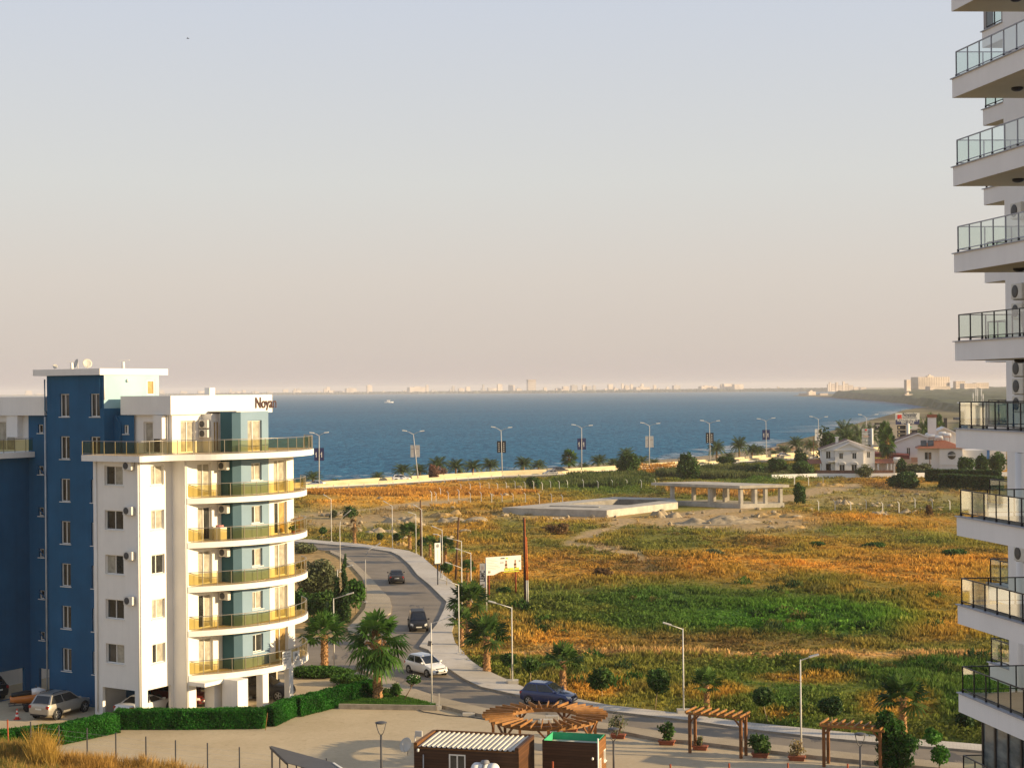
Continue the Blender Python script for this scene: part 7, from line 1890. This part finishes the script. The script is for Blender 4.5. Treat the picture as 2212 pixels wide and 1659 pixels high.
for h in ((2,3.2,3.6,5.2),(5,6.2,3.6,5.2)): window(v1, (6.6,0), (0,1), (-1,0), h, curt=(0,0), M4=MV, sill=False, fw=.09)
b = MB(MV)
for i in range(9): b.beam((-5.0+i*.21,-1.5,3.2), (-5.0+i*.21,-1.5,4.0), .04)
b.beam((-5.0,-1.5,4.0), (-3.3,-1.5,4.0), .06); b.build('balcony_railing', M['lampdark'], v1)
b = MB(MV); b.face([(-10,-.5,2.4),(-6.6,-.5,2.4),(-6.6,4,3.3),(-10,4,3.3)]); b.face([(6.7,-1,2.5),(11.5,-1,2.5),(11.5,4.5,3.4),(6.7,4.5,3.4)]); b.build('lean_to_roof', M['redtile'], v1)
b = MB(MV)
for x in (7.2, 9.5, 10.4, 11.2): b.box(x, x+.35, -.8, -.45, 0, 2.45)
b.box(-10,-9.7,-.3,0,0,2.3); b.box(6.7,11.5,2.5,2.7,0,2.5); b.build('porch_column', M['villa'], v1)
b = MB(MV @ Matrix.Translation((12.0,-.6,3.4)) @ Matrix.Rotation(math.pi/2, 4, 'Y')); b.lathe([(.05,-.9),(.55,-.85),(.6,-.7),(.6,.7),(.55,.85),(.05,.9)], 14); twx = thing('water_tank', 'white water tank on a tall frame right of the white villa', 'water tank', MV @ Vector((12,-.6,0))); b.build('tank', M['plastic_white'], twx)
b = MB(MV)
for x in (11.4,12.6):
    for y in (-1.1,-.1): b.beam((x,y,0),(x,y,2.85),.1)
b.box(11.2,12.8,-1.2,0,2.78,2.86); b.build('stand', M['lampwhite'], twx)
# garden wall with dark fence
gw_ = [gp(*B1(1740,975)), gp(*B2(430,1206)), gp(*B2(830,1206)), gp(*B2(1235,1203)), gp(*B2(1700,1195)), gp(*B2(2400,1190))]
wall(gw_, 1.0, .25, 'garden_wall', 'low white garden wall in front of the villas', 'villa')
wall([p+Vector((0,1.2,.95)) for p in gw_[1:4]], .75, .08, 'garden_fence', 'dark slatted fence on top of the white garden wall', 'browntile', 'fence')
# villa 2 and 3
g, MV = frame_at(1975, 1000, rad(-10), 425)
v2 = thing('villa', 'broad white villa with a shallow gable, maroon awning and barred windows', 'house', g)
hs = [(5.0,6.0,2.9,5.2),(8.0,10.6,3.2,5.4),(13.2,15.0,3.2,5.4)]
b = MB(MV); facade(b, (-7,0), (1,0), 16, 0, 6.2, hs, nin=(0,1)); facade(b, (9,0), (0,1), 9, 0, 6.2, nin=(-1,0)); facade(b, (-7,0), (0,1), 9, 0, 6.2, nin=(1,0)); facade(b, (-7,9), (1,0), 16, 0, 6.2, nin=(0,-1)); b.face([(-7,.001,6.2),(9,.001,6.2),(1,.001,9.0)]); b.face([(-7,9,6.2),(9,9,6.2),(1,9,9.0)]); b.build('wall', M['villa'], v2)
b = MB(MV); gable(b, -7, 9, 0, 9, 6.2, 9.2, .6, .35); b.build('roof', [M['browntile'], M['villa']], v2)
for h in hs: window(v2, (-7,0), (1,0), (0,1), h, curt=(0,1) if h[0] > 7 else (0,0), M4=MV, sill=False, fw=.09)
b = MB(MV); b.beam((1,-.5,5.75),(3.8,-.5,5.75),.9,.18); b.beam((6.0,-.5,5.75),(8.3,-.5,5.75),.9,.18); b.build('window_hood', M['redtile'], v2)
b = MB(MV); b.loft([[(-11,-4,2.9),(-1.5,-4,2.3),(-1.5,-4,3.3),(-11,-4,4.0)],[(-11,0,3.4),(-1.5,0,3.0),(-1.5,0,3.6),(-11,0,4.3)]]); b.build('awning', pbr('maroon_awning', (.16,.035,.035), .8, .1, 2), v2)
b = MB(MV); b.face([(-1,-5,1.6),(5,-5,1.6),(5,-1,2.6),(-1,-1,2.6)]); b.build('lean_to_roof', M['browntile'], v2)
b = MB(MV); b.box(4.2,6.4,6,7.4,7,13.2); b.box(4.0,6.6,5.8,7.6,13.2,14.0,1); b.build('chimney', [M['villa'], M['redtile']], v2)
b = MB(MV); b.box(5,13,12,20,0,8.4); b.face([(5,11.99,8.4),(13,11.99,8.4),(9,11.99,10.2)]); b.build('rear_wing', M['villa'], v2)
b = MB(MV); gable(b, 5, 13, 12, 20, 8.4, 10.4, .5, .4); b.build('roof', [M['villa'], M['villa']], v2)
g, MV = frame_at(2045, 1000, rad(-14), 396)
v3 = thing('villa', 'white villa with an orange tiled hipped roof and one round window', 'house', g)
hs = [(1.6,3.4,3.2,5.2)]
b = MB(MV); facade(b, (-7,0), (1,0), 5.2, 0, 6.2, hs+[(1.0,3.8,0,1.2)], nin=(0,1)); facade(b, (-1.8,-1.2), (1,0), 5.6, 0, 6.2, nin=(0,1)); facade(b, (-1.8,-1.2), (0,1), 1.2, 0, 6.2, nin=(1,0)); facade(b, (3.8,-1.2), (0,1), 3, 0, 6.2, nin=(-1,0)); facade(b, (3.8,1.8), (1,0), 6, 0, 5.6, nin=(0,1)); facade(b, (9.8,1.8), (0,1), 7, 0, 5.6, nin=(-1,0)); facade(b, (-7,0), (0,1), 9, 0, 6.2, nin=(1,0)); b.box(-7,9.8,8.8,9,0,5.6); b.box(-1.9,3.9,-1.35,-1.19,2.0,2.2,0); b.box(3.8,9.8,1.9,9,5.5,5.6); b.build('wall', M['villa'], v3)
b = MB(MV); R0 = [(-7.6,-1.8,6.15),(4.4,-1.8,6.15),(4.4,9,6.15),(-7.6,9,6.15)]; R1 = [(-3,3.2,8.0),(-.2,3.2,8.0),(-.2,4,8.0),(-3,4,8.0)]; b.loft([R0, R1]); b.build('roof', M['redtile'], v3)
window(v3, (-7,0), (1,0), (0,1), hs[0], curt=(0,0), M4=MV, sill=False, fw=.1)
b = MB(MV @ Matrix.Translation((1.2,-1.24,4.4)) @ Matrix.Rotation(math.pi/2, 4, 'X')); b.lathe([(.001,.0),(1.0,.0),(1.0,.04),(.001,.05)], 22); rw = b.build('round_window', M['pane'], v3); b = MB(MV); b.box(.2,2.2,-1.36,-1.30,4.32,4.48); b.build('frame', M['villa'], rw)
for i, (x, y, z, lb) in enumerate(((-3.6,3.6,9.0,'leftmost'),(-1.8,3.2,8.7,'lowest'),(-.9,3.8,9.6,'topmost'),(.3,3.5,9.3,'rightmost'))):
    tk = thing('solar_tank', 'white roof water tank above the orange tiles, %s of the four' % lb, 'water tank', MV @ Vector((x,y,z)), 0, 'roof water tanks')
    b = MB(MV @ Matrix.Translation((x,y,z)) @ Matrix.Rotation(math.pi/2, 4, 'Y')); b.lathe([(.05,-.95),(.5,-.9),(.55,-.8),(.55,.8),(.5,.9),(.05,.95)], 14); b.build('tank', M['plastic_white'], tk)
    b = MB(MV)
    for dx in (-.6,.6): b.beam((x+dx,y,7.0),(x+dx,y,z-.4),.1)
    b.build('stand', M['rust'], tk)
for i, x in enumerate((-6.3,-4.6)):
    sp = MB(MV); sp.face([(x,-.6,6.75),(x+1.5,-.6,6.75),(x+1.5,1.2,8.1),(x,1.2,8.1)]); sp.face([(x,-.6,6.70),(x+1.5,-.6,6.70),(x+1.5,1.2,8.05),(x,1.2,8.05)]); sp.build('solar_panel', M['pane'], v3)
g, MV = frame_at(2130, 1000, rad(-10), 405)
v4 = thing('villa', 'plain white house with a blue window seen below the tower balcony', 'house', g)
hs = [(3.2,6.0,2.8,5.2)]
b = MB(MV); facade(b, (-5,0), (1,0), 10, 0, 6.4, hs, nin=(0,1)); facade(b, (5,0), (0,1), 8, 0, 6.4, nin=(-1,0)); facade(b, (-5,0), (0,1), 8, 0, 6.4, nin=(1,0)); b.box(-5.2,5.2,.0,8,6.4,6.6); b.build('wall', M['villa'], v4)
M['bluepane'] = pbr('bright_blue_window', (.08,.22,.5), .1, .2, 1, .6)
b = MB(MV); b.face([(-1.75,.15,2.85),(-.45,.15,2.85),(-.45,.15,5.15),(-1.75,.15,5.15)]); b.face([(-.35,.15,2.85),(.95,.15,2.85),(.95,.15,5.15),(-.35,.15,5.15)], 1); b.build('window', [M['pane'], M['bluepane']], v4)
# small garden poles
for x, yt, yb, lb in ((1597,960,1170,'dark pole in the garden before the gabled villa'), (1730,985,1130,'short dark pole before the orange tiled villa'), (393,785,1005,'dark pole left of the white villa')):
    X, T_ = B2(x, yt); _, B_ = B2(x, yb); q = gp(X, B_); tp = dp(X, T_, q.y); b = MB(); b.tube((q.x,q.y,0), tp, .14, .1, 7); tag(b.build('utility_pole', M['timberpole']), lb, 'pole')
# roadside signs
def sign_at(label, cat, x0, x1, y0, y1, ff, Y, mat, name='road_sign', th=.35):
    a, c = dp(*ff(x0, y1), Y), dp(*ff(x1, y1), Y); tp = dp(*ff(x0, y0), Y); rt = c-a; rt.z = 0; W_ = rt.length; rt.normalize(); t = thing(name, label, cat, ((a.x+c.x)/2, Y, 0))
    return t, a, rt, W_, tp.z-a.z
t, a, rt, W_, Hh = sign_at('big roadside sign HOLIDAY PROPERTY RENT & SALE on a white column', 'sign', 1243, 1490, 540, 660, B2, 470, 'signwhite', 'property_sign')
panel(t, 'panel', 'signwhite', a, rt, 0, W_, Hh*.42, Hh, .5); panel(t, 'blue_panel', 'navy2' if 'navy2' in M else 'navy', a, rt, W_*.01, W_*.99, Hh*.02, Hh*.43, .52)
panel(t, 'red_logo', 'sred', a, rt, W_*.07, W_*.25, Hh*.5, Hh*.87, .06, .28); panel(t, 'logo_mark', 'skin', a, rt, W_*.17, W_*.20, Hh*.52, Hh*.62, .02, .33)
nn = Vector((rt.y, -rt.x, 0)); 
text('Noyanlar', 2.0, a+rt*W_*.29+nn*.27+Vector((0,0,Hh*.68)), rt, (0,0,1), t, 'ink', depth=.01, width=W_*.60, bold=.02)
text('Homes & Construction', .7, a+rt*W_*.29+nn*.27+Vector((0,0,Hh*.53)), rt, (0,0,1), t, 'ink', depth=.01, width=W_*.60)
text('HOLIDAY PROPERTY', 1.3, a+rt*W_*.06+nn*.28+Vector((0,0,Hh*.27)), rt, (0,0,1), t, 'signwhite', depth=.01, width=W_*.88, bold=.03)
text('RENT & SALE', 1.3, a+rt*W_*.23+nn*.28+Vector((0,0,Hh*.09)), rt, (0,0,1), t, 'signwhite', depth=.01, width=W_*.54, bold=.03)
q = a+rt*W_*.52; b = MB(); b.tube((q.x,q.y,0), (q.x,q.y,a.z+Hh*.1), .55, .5, 12); b.build('column', M['signwhite'], t)
for r_, (z0, z1) in enumerate(((-.40,-.06),(-.74,-.46),(-1.06,-.78))):
    for k, (x0, x1) in enumerate(((.07,.42),(.56,.91))):
        m_ = 'slime' if False else ('sgrey' if (r_ == 0 and k == 1) else 'sblack'); o = panel(t, 'small_board', m_, a, rt, W_*x0, W_*x1, Hh*z0, Hh*z1, .3)
        panel(t, 'board_mark', 'cream' if m_ == 'sblack' else 'green_paint', a, rt, W_*(x0+.04), W_*(x0+.10), Hh*(z0+.1), Hh*(z1-.1), .02, .17)
t, a, rt, W_, Hh = sign_at('tall grey multi-panel sign with a white mast behind the white villa', 'sign', 895, 1000, 697, 868, B2, 440, 'sgrey', 'panel_sign')
for k in range(5): panel(t, 'panel', 'sgrey', a, rt, 0, W_*.93, Hh*(k*.2+.01), Hh*(k*.2+.18), .25)
panel(t, 'red_mark', 'sred', a, rt, W_*.3, W_*.5, Hh*.86, Hh*.95, .04, .14); panel(t, 'red_text', 'skin', a, rt, W_*.15, W_*.7, Hh*.48, Hh*.54, .04, .14); panel(t, 'white_mark', 'signwhite', a, rt, W_*.4, W_*.5, Hh*.22, Hh*.30, .04, .14); panel(t, 'white_mark', 'signwhite', a, rt, W_*.2, W_*.6, Hh*.60, Hh*.63, .04, .14)
q = a+rt*W_; b = MB(); b.tube((q.x,q.y,0), (q.x,q.y,a.z+Hh), .35, .35, 10); b.build('mast', M['signwhite'], t)
t, a, rt, W_, Hh = sign_at('black roadside billboard with white text right of the panel sign', 'billboard', 1027, 1138, 640, 715, B2, 520, 'sblack', 'billboard')
panel(t, 'panel', 'sblack', a, rt, 0, W_*.88, 0, Hh, .4); panel(t, 'edge', 'signwhite', a, rt, W_*.88, W_, 0, Hh, .42); panel(t, 'red_glow_print', 'p_red', a, rt, W_*.5, W_*.87, 0.02*Hh, Hh*.5, .02, .22)
panel(t, 'text_line', 'signwhite', a, rt, W_*.05, W_*.45, Hh*.70, Hh*.74, .02, .22); panel(t, 'text_line', 'signwhite', a, rt, W_*.05, W_*.47, Hh*.58, Hh*.62, .02, .22); panel(t, 'logo_mark', 'signwhite', a, rt, W_*.2, W_*.27, Hh*.38, Hh*.46, .02, .22)
q = a+rt*W_*.5; b = MB(); b.tube((q.x,q.y,0), (q.x,q.y,a.z), .3); b.build('post', M['lampdark'], t)
# palms between the villas
pv = 'palms between the villas'
for x, yt, Y, k, lb in ((715,567,455,0,'tallest date palm behind the white villa chimney'), (760,650,440,0,'lower date palm right of the villa chimney'), (870,620,462,1,'date palm left of the grey panel sign'), (985,625,470,1,'date palm behind the grey panel sign'), (1140,640,415,2,'fan palm with golden fronds right of the panel sign'), (1165,700,405,2,'dark dense fan palm in front of the gabled villa'), (1600,560,480,2,'broad golden palm right of the property sign'), (1690,570,485,2,'second broad palm right of the property sign'), (1545,555,500,1,'thin palm at the edge of the property sign')):
    X, T_ = B2(x, yt); q = dp(X, 1000, Y); h = dp(X, T_, Y).z; full = (5.0,4.2,5.2)[k]; sc = h/full; ww = min(sc, 1.15 if k == 2 else 1.25)
    (pA, pB, pC)[k].put((q.x, q.y, 0), random.uniform(0, 6.28), lb, pv, (ww, ww, sc))
# dark clad building, flat roof with mobile masts
g, MV = frame_at(2056, 950, 0, 560); dk = thing('dark_building', 'dark clad building with open upper terrace left of the tower balcony', 'building', g)
s = ppm(560); z_ = dp(2056, 901, 560).z; b = MB(MV); b.box(-2.5, 20, 0, 12, 0, z_-5); b.box(-2.5,-1.5,0,1,z_-5,z_-.3); b.build('wall', M['sblack'], dk); b = MB(MV); b.box(4, 20, -1, 12, z_-1.2, z_-.4); b.build('roof', M['lampdark'], dk); b = MB(MV); b.box(6,20,.5,11,z_-5,z_-1.3); b.build('glazing', M['glazing'], dk)
Y = 900; g, MV = frame_at(2115, 900, 0, Y); fb = thing('flat_roof_building', 'pale flat roofed building carrying mobile phone masts', 'building', g)
z_ = dp(2115, 869.5, Y).z; b = MB(MV); b.box(-7, 30, 0, 14, -2, z_-.5); b.build('wall', M['citygrey'], fb); b = MB(MV); b.box(-8, 31, -1, 15, z_-.5, z_+.2); b.build('roof', M['villa'], fb)
for x, h_ in ((-1.5,5.5),(0,8.5),(1.0,8),(3.2,8.2),(4.2,5)): b = MB(MV); b.tube((x,5,z_), (x,5,z_+h_), .14); b.box(x-.28,x+.28,4.7,5.2,z_+h_*.45,z_+h_*.95); b.build('mast', M['lampwhite'], fb)
b = MB(MV); b.beam((-1.5,5,z_+7),(4.4,5,z_+7),.2); 
for i in range(12): b.beam((-7+i*1.3,3,z_),(-7+i*1.3,3,z_+1.2),.08)
b.build('roof_rail', M['lampgrey'], fb)

# --- headland wood, shore huts
def terr(x, y): return -2 + 9*np.clip((y-1400)/2600, 0, 1)**.8 + 2*np.clip((x-400)/900, 0, 1)
fpoly = [tuple(gp(x, y, 1)[:2]) for x, y in ((1800,855.6),(1863,858.6),(1915,862),(1960,865.5),(2010,872),(2030,878),(2080,882),(2300,890))] + [(1500, 900), (3600, 2500), (3600, 5200), tuple(gp(1990, 849.2, 1)[:2]), tuple(gp(1900, 850.2, 1)[:2]), tuple(gp(1830, 853, 1)[:2])]
ys = [1000]; 
while ys[-1] < 5400: ys.append(ys[-1]*1.0042)
ys = np.array(ys); xs = np.arange(230, 2700, 7.0); X_, Y_ = np.meshgrid(xs, ys); ins = inside(X_, Y_, fpoly)
n1_ = fbm(X_, Y_, 14, 3, 51); n2_ = fbm(X_, Y_, 60, 3, 52)
jit = RNG.random(X_.shape)
hz_f = terr(X_, Y_) + np.where(ins, 1.0 + 6.0*np.clip(n1_*1.5-.3, 0, 1)*np.clip(n2_*1.8-.25, .15, 1) + 1.6*jit, -5.5)
I = np.arange(X_.size).reshape(X_.shape); qd = np.stack([I[:-1,:-1],I[:-1,1:],I[1:,1:],I[1:,:-1]], -1).reshape(-1, 4)
kq = ins[:-1,:-1].ravel() | ins[1:,1:].ravel(); qd = qd[kq]
fc_ = np.array([.05,.075,.028]) + (np.array([.14,.165,.07])-np.array([.05,.075,.028]))*np.clip(jit*.6+n2_*.6-.1, 0, 1)[..., None]
Vf = np.stack([X_+RNG.uniform(-2.5,2.5,X_.shape), Y_, hz_f], -1).reshape(-1, 3); used = np.unique(qd); rm = np.zeros(X_.size, int); rm[used] = np.arange(len(used))
npmesh('headland_wood', Vf[used], rm[qd], M['leaf'], None, fc_.reshape(-1, 3)[used])['kind'] = 'stuff'
def block(label, x0, x1, y0, y1, Y, mat='city', rows=0, cols=0, dep=18, name='building', group=None, base=None):
    a, c = dp(x0, y1, Y), dp(x1, y1, Y); zt = dp((x0+x1)/2, y0, Y).z; W_ = c.x-a.x; zb = -2 if base is None else base
    if zt < zb+2: zt = zb+2
    an = rad(38 if not rows else 30); M4 = Matrix.Translation((a.x, Y, 0)) @ Matrix.Rotation(an, 4, 'Z'); dep = min(dep, max(6, W_*.35)); W_ = W_/math.cos(an)
    if rows:
        t = thing(name, label, 'building', (a.x+W_/2, Y, 0), 0, group); b = MB(M4); b.box(0, W_, 0, dep, zb, zt); b.build('wall', M[mat], t)
        w_ = MB(M4); zvis = dp(x0, y1, Y).z
        for r in range(rows):
            for k in range(cols):
                z0 = zvis+(zt-zvis)*(r+.25)/rows; z1 = zvis+(zt-zvis)*(r+.8)/rows; x_ = W_*(k+.18)/cols
                w_.face([(x_,-.12,z0),(x_+W_*.64/cols,-.12,z0),(x_+W_*.64/cols,-.12,z1),(x_,-.12,z1)])
        w_.build('window', M['citywin'], t)['kind'] = 'stuff'
        return t
    b = MB(M4); b.box(0, W_, 0, dep, zb, zt)
    r = random.Random(int(x0*10)); 
    if r.random() < .5 and W_ > 12: b.box(W_*.3, W_*.6, dep*.2, dep*.7, zt, zt+3)
    return tag(b.build(name, M[mat]), label, 'building', group)
M['citywin'] = pbr('distant_windows', (.16,.12,.10), .5, .3, .05)
bx = lambda x: 1674.9+x*.2089
by = lambda y: 779.7+y*.2089
block('long pale hotel slab with rows of balconies above the wood', bx(1480), bx(1865), by(165), by(262), 3600, 'city', 7, 13, 24, 'hotel')
block('taller stair core on the left part of the hotel slab', bx(1575), bx(1655), by(155), by(262), 3620, 'city', name='hotel_core')
block('stepped pale wing right of the hotel slab', bx(1868), bx(1980), by(208), by(272), 3640, 'city', 3, 5, 24, 'hotel_wing')
block('low pale wing stretching right of the hotel', bx(1955), bx(2140), by(232), by(276), 3500, 'city', 2, 8, 20, 'hotel_wing')
block('low pale annex at the right end of the hotel wings', bx(2080), bx(2235), by(226), by(268), 3560, 'city', 2, 6, 20, 'hotel_wing')
block('slender isolated ochre tower left of the hotel', bx(1358), bx(1412), by(195), by(290), 3000, 'city', 0, 0, 14, 'tower_block')
block('low pale houses at the foot of the hotel', bx(1600), bx(1850), by(262), by(282), 3300, 'city', 2, 14, 14, 'low_building')
block('small ruin-like pale building in the scrub of the headland', bx(1340), bx(1442), by(345), by(366), 2350, 'city', name='low_building')
block('white shed at the tip of the headland', bx(345), bx(432), by(316), by(342), 4150, 'city', name='shed')
block('grey long shed at the tip of the headland', bx(262), bx(345), by(333), by(352), 4160, 'citygrey', name='shed')
block('pale twin shed right of the headland tip', bx(462), bx(556), by(335), by(358), 3950, 'city', 2, 6, 14, 'shed')
for i, (x0, x1, y0) in enumerate(((545,560,240),(562,578,220),(580,625,236),(630,655,222),(655,700,250),(702,722,212),(722,760,232),(760,812,250),(812,880,268),(880,950,272))):
    block('pale ornate resort block across the inlet, %s part from the left' % nth(i), bx(x0), bx(x1), by(y0), by(305), 6650+i*12, 'city', 3 if x1-x0 > 30 else 0, 6, 20, 'resort_block', 'resort blocks across the inlet', -2)
# the town on the far shore
TOWN = [(Z8,8,222,30),(Z8,235,210,22),(Z8,257,195,24),(Z8,330,226,50),(Z8,430,206,70),(Z8,568,182,34),(Z8,935,197,130),(Z8,1003,182,18),(Z8,1200,190,20),(Z8,1260,206,40),(Z8,1310,195,30),(Z8,1425,178,12),(Z8,1480,202,40),(Z8,1550,175,35),(Z8,1640,181,40),(Z8,1790,141,60),(Z8,1890,200,24),(Z8,1990,206,40),(Z8,2110,182,44),(Z8,2185,182,28),
  (B1,40,210,50),(B1,110,200,50),(B1,190,200,28),(B1,232,210,40),(B1,275,203,24),(B1,410,193,40),(B1,440,216,26),(B1,508,188,18),(B1,545,205,38),(B1,585,195,24),(B1,680,216,120),(B1,672,192,20),(B1,775,200,24),(B1,960,203,60),(B1,1215,208,110),(B1,1330,195,24),(B1,1385,190,76),(B1,1475,193,84)]
items = []
for ff, x, y, w_ in TOWN: X, T_ = ff(x, y); items.append((X, T_, w_*(.2872 if ff is Z8 else .2611), 0))
r = random.Random(77)
sx_, sy_ = zip(*sorted(farshore))
shoreY = lambda X: float(np.interp(X, sx_, sy_))
for i in range(150):
    X = r.uniform(20, 1760) if i > 30 else r.uniform(20, 560); w_ = r.uniform(3, 13); top_ = shoreY(X) - r.choice((3.5,5,6.5,8,9.5,12))*r.uniform(.8,1.15); items.append((X, top_, w_, 1))
items.sort()
for i, (X, T_, w_, k) in enumerate(items):
    hh_ = shoreY(X)-T_; Y = gp(X, shoreY(X), ZS).y + 150 + (r.uniform(100, 1300) if k else r.uniform(50, 300))
    lb = ('the tall slab block standing above the far town' if abs(X-Z8(1790,0)[0]) < 1 and not k else 'distant %s %s block of the far shoreline town, %s from the left' % ('tall' if hh_ > 14 else 'mid-height' if hh_ > 9 else 'low', 'wide' if w_ > 14 else 'narrow', nth(i)))
    block(lb, X-w_/2, X+w_/2, T_, shoreY(X)-1, Y, 'city' if r.random() < .75 else 'citygrey', 7 if w_ > 16 and hh_ > 18 else 0, 7, 30, 'distant_building', 'distant buildings of the far town', 0)
# dark tree belt along the far shore
n = 5200; X = RNG.uniform(-100, 1790, n); sy = np.interp(X, sx_, sy_); Y0 = np.array([gp(a, b_, ZS).y for a, b_ in zip(X, sy)])
Yt = Y0 + 30 + RNG.random(n)**2*1800; clump = fbm(X, Yt, 40, 3, 66); keep = RNG.random(n) < np.clip(clump*2.4-.55+.5*(X > 1500), .05, 1); X, Yt = X[keep], Yt[keep]; n = len(X)
P0 = np.array([tuple(dp(a, 840, b_))[:2] for a, b_ in zip(X, Yt)]); hh = RNG.uniform(5, 13, n); ww = RNG.uniform(10, 26, n)
V = []; Fc = []
ang = np.linspace(0, 2*np.pi, 7)[:-1]
base = np.stack([np.c_[P0[:,0]+ww*np.cos(a), P0[:,1]+ww*np.sin(a), np.full(n, -2.0)] for a in ang], 1); topv = np.stack([np.c_[P0[:,0]+ww*.55*np.cos(a), P0[:,1]+ww*.55*np.sin(a), hh*RNG.uniform(.75,1.1,n)] for a in ang], 1); apex = np.c_[P0, hh*1.2][:, None]
Vt = np.concatenate([base, topv, apex], 1).reshape(-1, 3); o_ = np.arange(n)[:, None]*13
fs_ = []
for j in range(6): k = (j+1) % 6; fs_.append(o_+np.array([[j, k, 6+k, 6+j]])); fs_.append(o_+np.array([[6+j, 6+k, 12, 12]]))
Ft = np.concatenate(fs_); tri = Ft[Ft[:,2] == Ft[:,3]]; Ft = Ft[Ft[:,2] != Ft[:,3]]
ct = np.repeat(np.array([.05,.065,.03])+RNG.random((n,1))*np.array([.05,.045,.02]), 13, 0)
o = npmesh('far_shore_trees', Vt, np.concatenate([Ft, np.c_[tri[:, :3], tri[:, 0:1]]])[:len(Ft)], M['leaf'], None, ct); o['kind'] = 'stuff'
